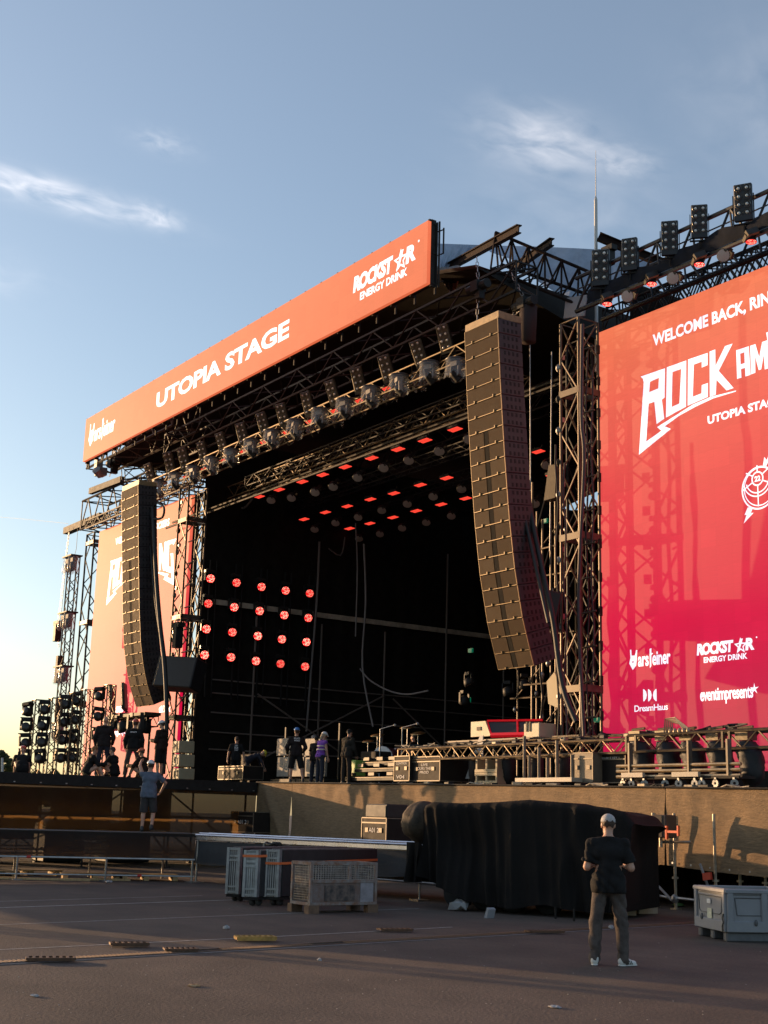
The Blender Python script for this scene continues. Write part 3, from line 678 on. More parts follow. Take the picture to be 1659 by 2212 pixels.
def screen(X0, Y, label, side):
    root = empty('video_screen', (X0 + SW / 2, Y, SZ0), label, 'video screen')
    b = MB(); b.box((X0 + SW / 2, Y + .07, (SZ0 + SZ1) / 2), (SW, .14, SZ1 - SZ0)); b.build('screen_face', scr_mat, root)
    f = MB()
    for z in (SZ0 + .3, SZ0 + 4, SZ0 + 8, SZ1 - .3): f.box((X0 + SW / 2, Y + .3, z), (SW, .18, .12))
    for i in range(11): f.box((X0 + .05 + i * (SW - .1) / 10, Y + .26, (SZ0 + SZ1) / 2), (.08, .18, SZ1 - SZ0))
    f.build('frame', darkm, root)
    t = MB(); y = Y - .007; ax, ay = (1, 0, 0), (0, 0, 1); o = (X0, y, 0)
    for lp in LOOPS: fill(t, lp, o, ax, ay)
    t.build('festival_logo', white_led, root); t = MB()
    a = tr([(515, 715)])[0]; c = tr([(480, 655)])[0]
    text(t, 'WELCOME BACK, RINGROCKERS', (X0 + c[0], y, a[1] - .02), ax, ay, SW - 2 * c[0], .40, .035)
    t.build('headline', white_led, root); t = MB()
    a = tr([(915, 1332)])[0]; c = tr([(898, 1270)])[0]
    text(t, 'UTOPIA STAGE', (X0 + a[0], y, a[1]), ax, ay, SW - 2 * a[0], c[1] - a[1], .04)
    t.build('subtitle', white_led, root); t = MB()
    # round emblem with a number plate, spokes, arcs and a bolt
    e = tr([(1322, 1830)])[0]; R = abs(tr([(1322, 1655)])[0][1] - e[1]) * .98; E = (X0 + e[0], y, e[1])
    nn = tr([(1308, 1758)])[0]; n0 = (nn[0] - e[0], nn[1] - e[1])
    fill(t, [ring(R, 56), ring(R * .92, 56)], E, ax, ay)
    fill(t, [ring(R * .90, 56, (.03 * R, .06 * R)), ring(R * .85, 56, (.03 * R, .06 * R))], E, ax, ay)
    fill(t, [ring(R * .34, 36, n0), ring(R * .27, 36, n0)], E, ax, ay)
    for rr in (.62, .78): 
        P = [(n0[0] + R * rr * math.cos(q), n0[1] + R * rr * math.sin(q)) for q in [math.pi * (1.08 + .84 * i / 24) for i in range(25)]]
        P2 = [(n0[0] + R * (rr + .06) * math.cos(q), n0[1] + R * (rr + .06) * math.sin(q)) for q in [math.pi * (1.08 + .84 * i / 24) for i in range(25)]][::-1]
        fill(t, [P + P2], E, ax, ay)
    for q, L0 in ((90, .62), (150, .74), (30, .74), (205, 1.0), (270, 1.28), (-25, 1.0), (235, 1.15), (-55, 1.15)):
        q = rad(q); d = (math.cos(q), math.sin(q)); s = (-d[1] * .03 * R, d[0] * .03 * R); A0 = (n0[0] + d[0] * .33 * R, n0[1] + d[1] * .33 * R); A1 = (n0[0] + d[0] * L0 * R, n0[1] + d[1] * L0 * R)
        if q in (rad(235), rad(-55)): continue
        fill(t, [[(A0[0] - s[0], A0[1] - s[1]), (A1[0] - s[0], A1[1] - s[1]), (A1[0] + s[0], A1[1] + s[1]), (A0[0] + s[0], A0[1] + s[1])]], E, ax, ay)
    text(t, '22', (X0 + nn[0] - R * .17, y, nn[1] - R * .13), ax, ay, R * .34, R * .26, .05)
    fill(t, [tr([(1232, 1985), (1270, 1992), (1256, 2030), (1278, 2028), (1200, 2113), (1222, 2045), (1206, 2046)])], o, ax, ay)
    fill(t, [tr([(1352, 1655), (1362, 1588), (1382, 1612), (1402, 1560), (1412, 1640), (1390, 1632), (1376, 1662)])], o, ax, ay)
    t.build('emblem', white_led, root); t = MB()
    def P(px, py): return on_y(px, py, YS)
    if side == 'r':
        p = P(1360, 1448); q = P(1449, 1430); e = P(1360, 1404); warsteiner(t, (p.x, y, p.z), ax, ay, q.x - p.x, e.z - p.z)
        t.build('sponsor_logo', white_led, root); t = MB()
        p = P(1506, 1434); q = P(1632, 1376); rockstar(t, (p.x, y, p.z), ax, ay, q.x - p.x, q.z - p.z)
        t.build('sponsor_logo', white_led, root); t = MB()
        p = P(1371, 1538); q = P(1443, 1519); text(t, 'DreamHaus', (p.x, y, p.z), ax, ay, q.x - p.x, q.z - p.z, .012, 0, .9)
        for k, px in enumerate((1390, 1400.5, 1411)):
            p = P(px, 1515); h = P(px, 1489).z - p.z; w = h * .42; s = [(0, 0), (w * .25, 0), (w * .8, h * .2), (w, h * .5), (w * .8, h * .8), (w * .25, h), (0, h)]
            if k == 2: s = [(w - a_, b_) for a_, b_ in s][::-1]
            fill(t, [s], (p.x, y, p.z), ax, ay)
        t.build('sponsor_logo', white_led, root); t = MB()
        p = P(1513, 1515); q = P(1627, 1489); text(t, 'eventimpresents', (p.x, y, p.z - .10), ax, ay, q.x - p.x, .40, .025, 0, .92)
        p = P(1630, 1488); fill(t, [star(0, 0, .14, .3)[::1]], (p.x, y, p.z), ax, ay)
    else:
        for tx, x, y0, x2, y2, bo in (('tikTok', 343, 1540, 369, 1526, .04), ('SSA', 250, 1540, 275, 1527, .05), ('wegotyou', 240, 1592, 278, 1583, .03), ('age', 283, 1612, 296, 1600, .03)):
            p = P(x, y0); q = P(x2, y2); text(t, tx, (p.x, y, p.z), ax, ay, q.x - p.x, max(.3, q.z - p.z), bo); t.build('sponsor_logo', white_led, root); t = MB()
        p = P(291, 1588); q = P(305, 1566); w, h = q.x - p.x, q.z - p.z
        fill(t, [[(0, 0), (w, 0), (w, h), (0, h)], [(w * .1, h * .08), (w * .9, h * .08), (w * .9, h * .92), (w * .1, h * .92)]], (p.x, y, p.z), ax, ay); text(t, 'DB', (p.x + w * .17, y, p.z + h * .22), ax, ay, w * .66, h * .56, .04)
    t.build('sponsor_logo', white_led, root)
screen(RX0, YS, 'huge red video screen with the large ROCK lettering at the right of the stage', 'r')
screen(LX0, YS, 'smaller-looking orange-lit video screen beyond the left speaker array', 'l')
# ------------------------------------------------------------------ line arrays
grille = mat('brown_speaker_grille', (.048, .027, .012), .75, 0, spec=.12, var=.12, scale=6, bump=.3, bscale=120)
grille2 = mat('lighter_speaker_grille', (.060, .035, .016), .72, 0, spec=.12, var=.14, scale=6, bump=.3, bscale=120)
cab = mat('speaker_cabinet', (.036, .027, .028), .6, 0, var=.2, scale=5)
edgem = mat('gold_lit_edge', (.26, .175, .085), .5, .3, var=.2, scale=9)  # gold of sun-caught cabinet edges put into the colour; flying frame shares it
def line_array(X0, X1, prof, n, label, depth, split):
    P = [on_x(a, b, X0) for a, b in prof]; S = [0]
    for a, b in zip(P[:-1], P[1:]): S.append(S[-1] + (b - a).length)
    def at(s):
        for i in range(len(P) - 1):
            if s <= S[i + 1] or i == len(P) - 2:
                return P[i] + (P[i + 1] - P[i]) * ((s - S[i]) / (S[i + 1] - S[i]))
    w = X1 - X0; root = empty('line_array', (X0 + w / 2, P[-1].y, P[-1].z), label, 'line array', 'hanging speaker arrays')
    top = P[0]; b = MB(); b.box((X0 + w / 2, top.y + depth / 2, top.z + .10), (w, depth, .2)); b.build('flying_frame', edgem, root)
    for i in range(n):
        a, c = at(S[-1] * i / n), at(S[-1] * (i + 1) / n); d = (c - a); h = d.length; d.normalize(); nrm = Vector((0, -d.z, d.y)); nrm = -nrm if nrm.y > 0 else nrm
        R = Matrix((Vector((1, 0, 0)), -nrm, -d)).transposed(); mid = (a + c) / 2; mid.x = X0 + w / 2; ctr = mid - nrm * (depth / 2)
        k = MB(); k.bbox(ctr, (w, depth, h * .985), R, .02)
        for sx in (-1, 1):
            k.cur = 1
            for r_ in (-.25, .25):
                for q in range(4): k.box(ctr + R @ Vector((sx * (w / 2 + .002), -depth * .28 + q * depth * .18, r_ * h)), (.01, depth * .07, h * .24), R)
            k.cur = 0
        cb = k.build('cabinet', [cab, blackm], root)
        g = MB(); parts = [(-.5, .5)] if i < split else [(-.5, -.06), (.06, .5)]
        for u0, u1 in parts: g.box(mid + R @ Vector(((u0 + u1) / 2 * w, -.012, 0)), ((u1 - u0) * w - .03, .024, h * .90), R)
        g.build('grille', grille if i % 3 or i < split else grille2, cb)
        if i >= split:
            g = MB(); g.box(mid + R @ Vector((0, -.008, 0)), (w * .11, .016, h * .99), R); g.build('centre_strip', blackcloth, cb)
        g = MB(); g.box(mid + R @ Vector((0, -.018, -h * .475)), (w * .985, .03, .016), R)
        for u in (-.26, .29): g.box(mid + R @ Vector((u * w, -.04, -h * .42)), (.03, .05, .06), R)
        for sx in (-1, 1): g.box(mid + R @ Vector((sx * (w / 2 - .008), -.014, 0)), (.014, .03, h * .97), R)
        g.build('edge_trim', edgem, cb)
    return root
XR = on_y(1005, 715, 21).x; XL = on_y(264, 1060, 21).x
line_array(XR, XR + 1.42, [(1005, 718), (1010, 850), (1018, 1000), (1027, 1130), (1038, 1240), (1055, 1350), (1078, 1447)], 22, 'tall brown line array of speakers hanging beside the big red screen, its foot curving back', .80, 7)
line_array(XL, XL + 1.62, [(264, 1062), (264.5, 1200), (266, 1320), (269, 1400), (275, 1450), (284, 1492), (296, 1527)], 21, 'tall brown line array of speakers hanging in front of the far left screen', .80, 7)
# ------------------------------------------------------------------ chain motors and hung boxes
def chain(mb, a, b, r=.02):
    a, b = Vector(a), Vector(b); d = b - a; n = max(2, int(d.length / .16)); d.normalize(); u = d.orthogonal().normalized(); w = d.cross(u)
    for i in range(n):
        p = a + (b - a) * ((i + .5) / n); s = (u if i % 2 else w) * .035; e = d * .075
        mb.path([p - e - s, p + e - s, p + e + s, p - e + s, p - e - s], r * .6, 4)
def hoist(px, py, Y, size, label, up=None, down=None, horiz=True):
    c = on_y(px, py, Y); root = empty('chain_hoist', c, label, 'chain hoist', 'chain hoists on the rigging')
    b = MB(); l, r = size
    if horiz:
        b.lathe([(0, -l / 2), (r, -l / 2), (r, l / 2), (0, l / 2)], 10, c, Euler((0, rad(90), 0)).to_matrix()); b.box(c, (l * .35, r * 2.5, r * 2.3)); b.box(c + Vector((l * .1, 0, -r * 1.6)), (l * .22, r * 1.4, r * 2.4))
    else:
        b.bbox(c, (r * 2, r * 2, l)); b.box(c + Vector((0, 0, l * .5)), (r * 3.4, r * 1.8, r * 1.2))
    b.build('motor', blackm, root)
    k = MB()
    if up: chain(k, c + Vector((0, 0, r)), on_y(*up, Y))
    if down: chain(k, c - Vector((0, 0, r)), on_y(*down, Y))
    k.build('chain', steel, root)
hoist(1033, 620, 22.2, (.85, .14), 'black motor hoist on a chain straight above the right speaker array', (1030, 555), (1030, 705))
hoist(1133, 657, 23.0, (.85, .14), 'black motor hoist with a hanging chain bag behind the right speaker array', (1105, 590), (1085, 690))
hoist(124, 1366, 23.2, (.9, .16), 'small black motor hoist hanging clear against the sky at far left', (149, 1150), (127, 1398), False)
hoist(384, 1375, 22.5, (.9, .16), 'black motor hoist over the tilted side speaker cluster', (384, 1330), (378, 1418), False)
hoist(246, 998, 22.6, (1.0, .2), 'black motor hoist under the left end of the header sign', (246, 965), (236, 1030))
hoist(1316, 555, 25.6, (.5, .13), 'hook block with a yellow tag below the short beam by the mast', (1316, 540), (1318, 570), False)
def chain_bag():
    c = on_y(1141, 700, 23.1); b = MB(); b.lathe([(0, -.55), (.22, -.55), (.26, .5), (.2, .55)], 12, c); tag(b.build('chain_bag', mat('dark_canvas', (.03, .018, .018), .9), smooth=True), 'dark canvas chain bag hanging under the hoist behind the right speaker array', 'chain bag')
    c = on_y(1190, 1040, 24.2); b = MB(); b.prism([(-.3, -.5), (.16, -.5), (.22, .45), (-.1, .5)], c, (1, 0, 0), (0, 0, 1), (0, .3, 0)); tag(b.build('chain_bag', mat('grey_canvas', (.16, .13, .09), .9, var=.3, scale=6, stretch=(8, 1, 1)), smooth=False), 'grey pleated chain bag beside the right tower under a red lamp', 'chain bag')
chain_bag()
def side_cluster(cx, cy, Y, label, flip, sc=1.0):
    c = on_y(cx, cy, Y); root = empty('side_speaker', c, label, 'speaker', 'tilted side speakers')
    R = Euler((rad(-12), rad(4), rad(28 * flip))).to_matrix(); n = 5; W_, H_, D_ = 1.75 * sc, 1.22 * sc, .8 * sc
    b = MB(); b.bbox(c, (W_, D_, H_), R, .04); b.build('cabinet', mat('matt_black_box', (.016, .014, .013), .6, var=.3), root)
    g = MB()
    for i in range(n): g.box(c + R @ Vector((-W_ / 2 - .02, 0, -H_ / 2 + H_ * (i + .5) / n)), (.04, D_ * .96, H_ / n * .86), R)
    g.build('grille', mat('dark_horn_grille', (.09, .065, .04), .5, .2), root)
side_cluster(390, 1457, 22.6, 'black side speaker cluster tilted in front of the left tower', 1)
side_cluster(1168, 1318, 23.2, 'black speaker box added behind the foot of the right array to shadow the screen', -1, .8)  # hidden box added to throw a block shadow on the right screen
# ------------------------------------------------------------------ towers
def tower(x, y, w, z0, z1, label, m, r=.045, bay=1.1, parent=None, name='truss_tower', up=(0, 1, 0), extra=True):
    b = MB(); b.truss((x, y, z0), (x, y, z1), w, w, bay, r, up=up, n=6, r2=r * .6)
    root = empty(name, (x, y, z0), label, 'tower'); b.build('lattice', m, root)
    z = z0 + 2.6
    while extra and z < z1 - .5:
        c = MB()
        for s in (-1, 1):
            c.box((x, y - s * w / 2, z), (w + .08, .08, .18)); c.box((x - s * w / 2, y, z + .02), (.08, w + .08, .18))
        c.build('joint_collar', mat('tower_collar', (.11, .085, .06), .5, .4, var=.2), root); z += 4.1
    b = MB(); b.box((x, y, z0 + .05), (w * 1.5, w * 1.5, .1)); b.build('base_plate', darkm, root)
    return root
towerm = mat('weathered_truss', (.12, .09, .06), .5, .4, var=.25, scale=4)
xr = (on_y(1205, 900, 23.8).x + on_y(1244, 900, 23.8).x) / 2; wr = on_y(1244, 900, 23.8).x - on_y(1205, 900, 23.8).x
tower(xr, 24.28, wr, DZ(xr), 15.4, 'square lattice tower between the right speaker array and the big red screen', towerm, .04, 1.05)
xl = (on_y(404, 1100, 24).x + on_y(449, 1100, 24).x) / 2
tower(xl - .42, 24.0, .85, DZ(xl), 15.0, 'square lattice tower at the left edge of the dark stage opening', towerm, .045, 1.2)
t2 = tower(xl - 1.5, 25.2, .5, DZ(xl), 15.2, 'slim dark mast tower beside the left stage tower', blackm, .05, .9, extra=False)
p = on_y(201, 1200, 25.2); tower(p.x, 25.5, 1.0, 0, 15.4, 'tall outer lattice tower left of the far video screen, dark against the sky', darkm, .05, 1.25)
tower(RX0 - .42, 24.7, .5, DZ(RX0), 15.0, 'slim dark mast tower tight against the edge of the big red screen', blackm, .04, .9, extra=False)
tower(RX0 + SW + .6, 25.3, 1.0, 0, 15.4, 'outer lattice tower beyond the right screen', darkm, .05, 1.25)
def clamps():
    rnd = random.Random(3)
    for nm, x, y, w in (('right', xr, 24.28, wr), ('left', xl - .4, 24.0, .9)):
        root = empty('tower_lights', (x, y, 4), 'vertical run of small lamps and clamps fixed to the side of the %s stage tower' % nm, 'lamp string')
        for i in range(12):
            z = 4 + i * .92; b = MB(); sx = x - w * .62
            b.sphere((sx, y - .35, z), (.10, .10, .13), 8, 5); b.tube((sx, y - .35, z + .1), (sx + .1, y - .3, z + .34), .02, 5); b.box((sx + .08, y - .3, z + .3), (.1, .1, .14)); b.build('lamp', steel if i % 2 else blackm, root)
            b = MB(); b.box((x + w * .75, y + .2, z + .4), (.05, .1, .25)); b.build('clamp', darkm, root); b = MB(); b.tube((x + w * .4, y - .3, z + .3), (x + w * 1.1, y - .2, z + .34), .028, 5); b.build('arm', towerm, root)
clamps()
def wing_frames():
    rnd = random.Random(14)
    for nm, Y, pxs, z1 in (('front', 24.6, (1150, 1172, 1190), 11.5), ('rear', 27.5, (1120, 1160, 1200, 1228), 13.0)):
        xs = [on_y(p, 1200, Y).x for p in pxs]; root = empty('stage_scaffold', (xs[0], Y, DZ(xs[0])), 'dim %s scaffold frame with clamps in the dark gap left of the right tower' % nm, 'scaffold'); z0 = DZ(xs[0])
        b = MB()
        for x in xs: b.tube((x, Y, z0), (x, Y, z1 - rnd.random() * 2), .035, 6)
        b.build('uprights', towerm, root); b = MB(); z = z0 + 1
        while z < z1 - 2: b.tube((xs[0] - .3, Y - .05, z), (xs[-1] + .3, Y - .05, z + rnd.uniform(-.05, .05)), .03, 6); b.tube((xs[0], Y - .08, z), (xs[-1], Y - .08, z + 1.8), .025, 5); z += 1.9
        b.build('crossbars', towerm, root)
        for i in range(14): x = rnd.choice(xs); z = z0 + .5 + rnd.random() * (z1 - z0 - 2.5); b = MB(); b.sphere((x + rnd.uniform(-.1, .1), Y - .1, z), (.07, .07, .10), 7, 5); b.build('coupler', steel, root, smooth=True)
    for i, (px, y0, y1, yy) in enumerate(((1205, 960, 1590, 23.5), (1222, 1000, 1590, 23.6), (1270, 760, 1590, 24.1), (1281, 800, 1590, 24.3), (1170, 1240, 1580, 24.2))):
        b = MB(); a, c = on_y(px, y1, yy), on_y(px - 3, y0, yy); n = 14; b.path([a + (c - a) * (k / n) + Vector((.05 * math.sin(k * 1.3 + i), 0, 0)) for k in range(n + 1)], .028, 5); tag(b.build('cable', mat('brown_cable', (.07, .045, .045), .6) if i % 2 else cablem, smooth=True), 'wavy cable hanging down around the right tower, %s from the left' % ['second', 'third', 'fourth', 'fifth', 'first'][i], 'cable', 'cables around the right tower')
wing_frames()
def cable_bundle_plate():
    p = on_y(1187, 1480, 24); b = MB(); b.prism([(-.05, -.5), (.32, -.62), (.42, -.1), (.2, .35), (-.12, .1)], p, (1, 0, 0), (0, 0, 1), (0, .02, 0)); tag(b.build('banner_flag', mat('cream_card', (.50, .42, .28), .7)), 'cream diamond card dangling beside the right tower', 'card')
cable_bundle_plate()
# ------------------------------------------------------------------ trusses over the stage
goldm = mat('aged_truss', (.20, .145, .08), .55, .3, spec=.25, var=.25, scale=4)
def aim(o, d0, target, s=1.0):
    o.rotation_euler = Vector(d0).normalized().rotation_difference(Vector(target).normalized()).to_euler(); o.scale = (s, s, s)
DW = Euler((rad(24), rad(-22), 0)).to_matrix() @ Vector((0, 0, -1))
def hung_truss(p0, p1, Y, w, h, bay, label, m, r=.03, tri=False, grow=(0, 0)):
    a, b2 = on_y(*p0, Y), on_y(*p1, Y); z = (a.z + b2.z) / 2; b = MB(); b.truss((a.x - grow[0], Y, z), (b2.x + grow[1], Y, z), w, h, bay, r, n=6, tri=tri)
    return tag(b.build('lighting_truss', m), label, 'truss'), (a.x, b2.x, z)
YT1 = 23.2
_, T1 = hung_truss((322, 1052), (1003, 780), YT1, .55, .55, .75, 'front lighting truss carrying blinders and plastic-covered lamps under the header sign', goldm, .032, grow=(1.2, 2.2))
_, T2 = hung_truss((460, 1080), (1005, 880), 26, .5, .52, .62, 'gold-lit box truss spanning the stage opening behind the front lamps', goldm, .032, grow=(0, 3))
b = MB(); b.tube((T1[0] - 1, 24.6, T1[2] - 1.3), (T1[1] + 3, 24.6, T1[2] - 1.3), .05, 6); b.tube((T1[0] - 1, 24.9, T1[2] - 1.0), (T1[1] + 3, 24.9, T1[2] - 1.0), .05, 6)
tag(b.build('cable_rail', darkm), 'double pipe rail with cables behind the plastic-covered lamps', 'pipe rail')
# ------------------------------------------------------------------ blinders: eight lamps in a tall panel
chrome = mat('lamp_reflector', (.55, .50, .42), .25, .8)
glassy = mat('lamp_glass', (.75, .72, .65), .08, 0, spec=1.0, coat=1)
def make_blinder(label, group, tm=None):
    root = empty('blinder_lamp', (0, 0, 0), label, 'blinder', group)
    b = MB(); b.bbox((0, 0, .45), (.42, .12, .9), None, .02); b.box((0, -.07, .06), (.40, .02, .12)); b.build('housing', tm or mat('blinder_housing', (.05, .042, .034), .5, .3, var=.2), root, local=True)
    for i in range(4):
        for j in (-1, 1):
            r = MB(); c = (j * .095, -.062, .19 + i * .2); R = Euler((rad(90), 0, 0)).to_matrix()
            r.lathe([(.085, .02), (.092, .012), (.07, -.01), (.03, -.03), (0, -.035)], 12, c, R); r.cur = 1; r.sphere((c[0], c[1] - .005, c[2]), (.04, .03, .04), 8, 5); r.build('lamp', [chrome, glassy], root, smooth=True, local=True)
    y = MB(); y.box((-.235, 0, .3), (.02, .05, .7)); y.box((.235, 0, .3), (.02, .05, .7)); y.box((0, .02, -.06), (.49, .06, .03)); y.tube((0, .02, -.06), (0, .02, -.25), .02, 5); y.build('yoke', blackm, root, local=True)
    return root
C1 = lambda x, y: (172.8 + .4688 * x, 432.05 + .4688 * y)      # from an enlarged view back to the survey grid
bl_px = [(310, 1255), (395, 1205), (463, 1187), (547, 1150), (637, 1107), (727, 1065), (825, 1017), (912, 977), (1027, 925), (1143, 872), (1257, 815), (1388, 760), (1540, 692), (1652, 622)]
proto = None; G1 = 'eight-lamp blinders standing on the front truss'
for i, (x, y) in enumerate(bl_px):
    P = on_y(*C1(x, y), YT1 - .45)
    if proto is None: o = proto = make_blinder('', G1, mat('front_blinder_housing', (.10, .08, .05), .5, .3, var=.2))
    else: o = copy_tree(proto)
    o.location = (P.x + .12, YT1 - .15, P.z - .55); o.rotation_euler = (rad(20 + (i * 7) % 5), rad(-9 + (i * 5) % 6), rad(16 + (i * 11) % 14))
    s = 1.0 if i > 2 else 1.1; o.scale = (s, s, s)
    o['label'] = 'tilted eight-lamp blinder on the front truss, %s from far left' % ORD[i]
proto2 = None; YR = 23.9; G2 = 'eight-lamp blinders above the right screen'
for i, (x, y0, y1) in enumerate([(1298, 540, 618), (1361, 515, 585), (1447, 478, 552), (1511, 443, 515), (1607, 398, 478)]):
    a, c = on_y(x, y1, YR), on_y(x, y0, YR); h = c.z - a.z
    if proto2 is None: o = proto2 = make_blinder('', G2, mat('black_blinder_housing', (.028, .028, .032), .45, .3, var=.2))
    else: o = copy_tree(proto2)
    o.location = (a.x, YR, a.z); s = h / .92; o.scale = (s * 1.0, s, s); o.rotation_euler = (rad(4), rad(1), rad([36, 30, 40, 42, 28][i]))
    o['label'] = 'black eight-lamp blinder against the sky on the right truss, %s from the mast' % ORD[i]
# ------------------------------------------------------------------ moving lamps under clear rain covers
plast = mat('clear_rain_cover', (.55, .54, .52), .12, 0, spec=.9, alpha=.22, bump=.6, bscale=9)
rimm = mat('cover_rim', (.06, .06, .07), .4)
def make_covered(label, group, blue=False):
    root = empty('covered_lamp', (0, 0, 0), label, 'moving light', group)
    b = MB(); b.lathe([(0, .03), (.36, .03), (.39, 0), (.36, -.04), (0, -.04)], 18); b.build('lid', rimm, root, local=True, smooth=True)
    c = MB(); n = 26
    for i in range(n):
        a = 2 * math.pi * i / n
        for j in range(6):
            t = j / 5; r = .36 + .03 * t + .018 * math.sin(a * 7 + j) * t; drop = -.02 - t * (.62 + .09 * math.sin(a * 3 + 1) + .06 * math.sin(a * 8)); c.v.append((r * math.cos(a), r * math.sin(a), drop))
    c.f = [(i * 6 + j, ((i + 1) % n) * 6 + j, ((i + 1) % n) * 6 + j + 1, i * 6 + j + 1) for i in range(n) for j in range(5)]; c.mi = [0] * len(c.f)
    c.build('rain_cover', plast, root, local=True, smooth=True)
    y = MB(); y.box((0, 0, -.16), (.34, .26, .18)); y.box((-.19, 0, -.42), (.06, .16, .40)); y.box((.19, 0, -.42), (.06, .16, .40)); y.build('yoke', mat('grey_lamp_base', (.12, .11, .10), .45, .3), root, local=True)
    R = Euler((rad(38), rad(-28), 0)).to_matrix(); h = MB(); h.lathe([(0, .2), (.12, .19), (.15, .05), (.165, -.2), (.17, -.24), (.15, -.25)], 14, (0, 0, -.56), R); hd = h.build('head', blackm, root, local=True, smooth=True)
    l = MB(); l.lathe([(.15, -.246), (.08, -.256), (0, -.26)], 14, (0, 0, -.56), R); l.build('lens', mat('honeycomb_lens', (.34, .32, .30), .3, .2, var=.35, scale=45), hd, local=True, smooth=True)
    return root
dome_px = [(370, 1300), (440, 1262), (523, 1232), (607, 1190), (697, 1152), (790, 1108), (885, 1065), (993, 1020), (1107, 965), (1220, 922), (1340, 868), (1470, 810), (1610, 752)]
domes = [C1(*p) for p in dome_px] + [(985, 778)]
proto3 = None; G3 = 'moving lights in clear rain covers under the front truss'
for i, (x, y) in enumerate(domes):
    P = on_y(x, y, YT1 - .35)
    if proto3 is None: o = proto3 = make_covered('', G3)
    else: o = copy_tree(proto3)
    o.location = P; o.rotation_euler = (rad((i * 5) % 7 - 3), rad((i * 3) % 5 - 2), rad((i * 37) % 50 - 25)); s = .84 + .04 * ((i * 3) % 3); o.scale = (s, s, s)
    o['label'] = 'rain-covered moving lamp below the front truss, %s from far left' % ORD[i]
# a second rank behind, small, bluish in the shade
cov2 = [(1075, 1012), (1185, 970), (1290, 920), (1430, 860), (1560, 800), (960, 1055)]
for i, (x, y) in enumerate(sorted(cov2)):
    P = on_y(*C1(x, y), YT1 + 1.3); o = copy_tree(proto3); o.location = P; o.rotation_euler = (0, 0, i * .7); o.scale = (.7, .7, .8); o['group'] = 'covered lamps of the second rank'
    o['label'] = 'shaded covered lamp in the second rank behind the front truss, %s from left' % ORD[i]
# ------------------------------------------------------------------ red strobe bars and dark wash lamps upstage
def make_bar(label, group, s=1.0):
    root = empty('strobe_bar', (0, 0, 0), label, 'strobe light', group)
    b = MB(); b.bbox((0, 0, .10), (.86, .42, .16), None, .02); b.box((-.3, 0, .26), (.06, .1, .2)); b.box((.3, 0, .26), (.06, .1, .2)); b.build('housing', blackm, root, local=True)
    f = MB(); f.box((0, -.10, .01), (.78, .15, .03)); f.box((0, .10, .01), (.78, .15, .03)); f.build('red_face', redled, root, local=True)
    return root
def make_wash(label, group):
    root = empty('wash_lamp', (0, 0, 0), label, 'moving light', group); R = Euler((rad(24), rad(-22), 0)).to_matrix()
    b = MB(); b.box((0, 0, .42), (.3, .24, .14)); b.box((-.24, 0, .18), (.05, .12, .44)); b.box((.24, 0, .18), (.05, .12, .44)); b.build('yoke', blackm, root, local=True)
    h = MB(); h.lathe([(0, .2), (.16, .18), (.24, 0), (.27, -.12), (.25, -.14)], 16, (0, 0, .05), R); hd = h.build('head', blackm, root, local=True, smooth=True)
    l = MB(); l.lathe([(.25, -.135), (.12, -.15), (0, -.155)], 16, (0, 0, .05), R); l.build('lens', mat('wash_lens', (.62, .50, .44), .35, .1, var=.15, scale=40), hd, local=True, smooth=True)
    return root
ZB = 14.3
rows = [('first', [(560, 1073), (603, 1058), (653, 1041), (697, 1026), (746, 1009), (803, 990), (860, 971), (918, 952), (983, 928)], [(585, 1079), (629, 1074), (680, 1062), (719, 1050), (772, 1030), (828, 1009), (882, 993), (948, 973), (1012, 947)]),
        ('second', [(657, 1122), (703, 1107), (750, 1094), (800, 1079), (851, 1066), (908, 1048), (965, 1033)], [(679, 1142), (724, 1128), (773, 1116), (824, 1101), (879, 1087), (935, 1071), (996, 1055)]),
        ('rear', [(755, 1142), (799, 1131), (849, 1118), (899, 1104), (953, 1090), (1006, 1077)], [(775, 1162), (820, 1152), (868, 1139), (920, 1127), (974, 1113)]),
        ('side', [(1163, 976), (1194, 1027), (1129, 1045)], [(1180, 1003), (1153, 1086)])]
protoB = protoW = None
for rn, bars, wash in rows:
    P = [on_z(x, y, ZB) for x, y in bars]
    if rn != 'side':
        Yb = sum(p.y for p in P) / len(P); xa, xb = min(p.x for p in P) - 1.2, max(p.x for p in P) + 2.5
        b = MB(); b.truss((xa, Yb, ZB + .85), (xb, Yb, ZB + .85), .4, .4, .7, .03, n=4); tag(b.build('lighting_truss', blackm), 'dark truss of the %s row of red strobes deep in the stage' % rn, 'truss')
    else: Yb = None
    for i, (x, y) in enumerate(bars):
        Q = on_y(x, y, Yb) if Yb else on_y(x, y, 28)
        if protoB is None: o = protoB = make_bar('', 'red strobe lights over the stage')
        else: o = copy_tree(protoB)
        o.location = Q; o.rotation_euler = (rad(-6), 0, 0); s = .68 if Yb else .6; o.scale = (s, s, s)
        o['label'] = ('glowing red strobe in the %s hanging row, %s from the left' % (rn, ORD[i])) if Yb else ('red strobe in the gap beside the right array, ' + ['uppermost', 'nearest the tower', 'lowest and nearest the array'][i])
    for i, (x, y) in enumerate(wash):
        Q = on_y(x, y, (Yb or 28) + .1)
        if protoW is None: o = protoW = make_wash('', 'unlit wash lamps between the strobes')
        else: o = copy_tree(protoW)
        o.location = Q; aim(o, DW, (.6, -.5 - .06 * (i % 3), -1), .72)
        o['label'] = ('grey unlit wash lamp below the %s row of strobes, %s from the left' % (rn, ORD[i])) if Yb else ('grey unlit wash lamp in the gap right of the speaker array, ' + ['upper one', 'lower one'][i])
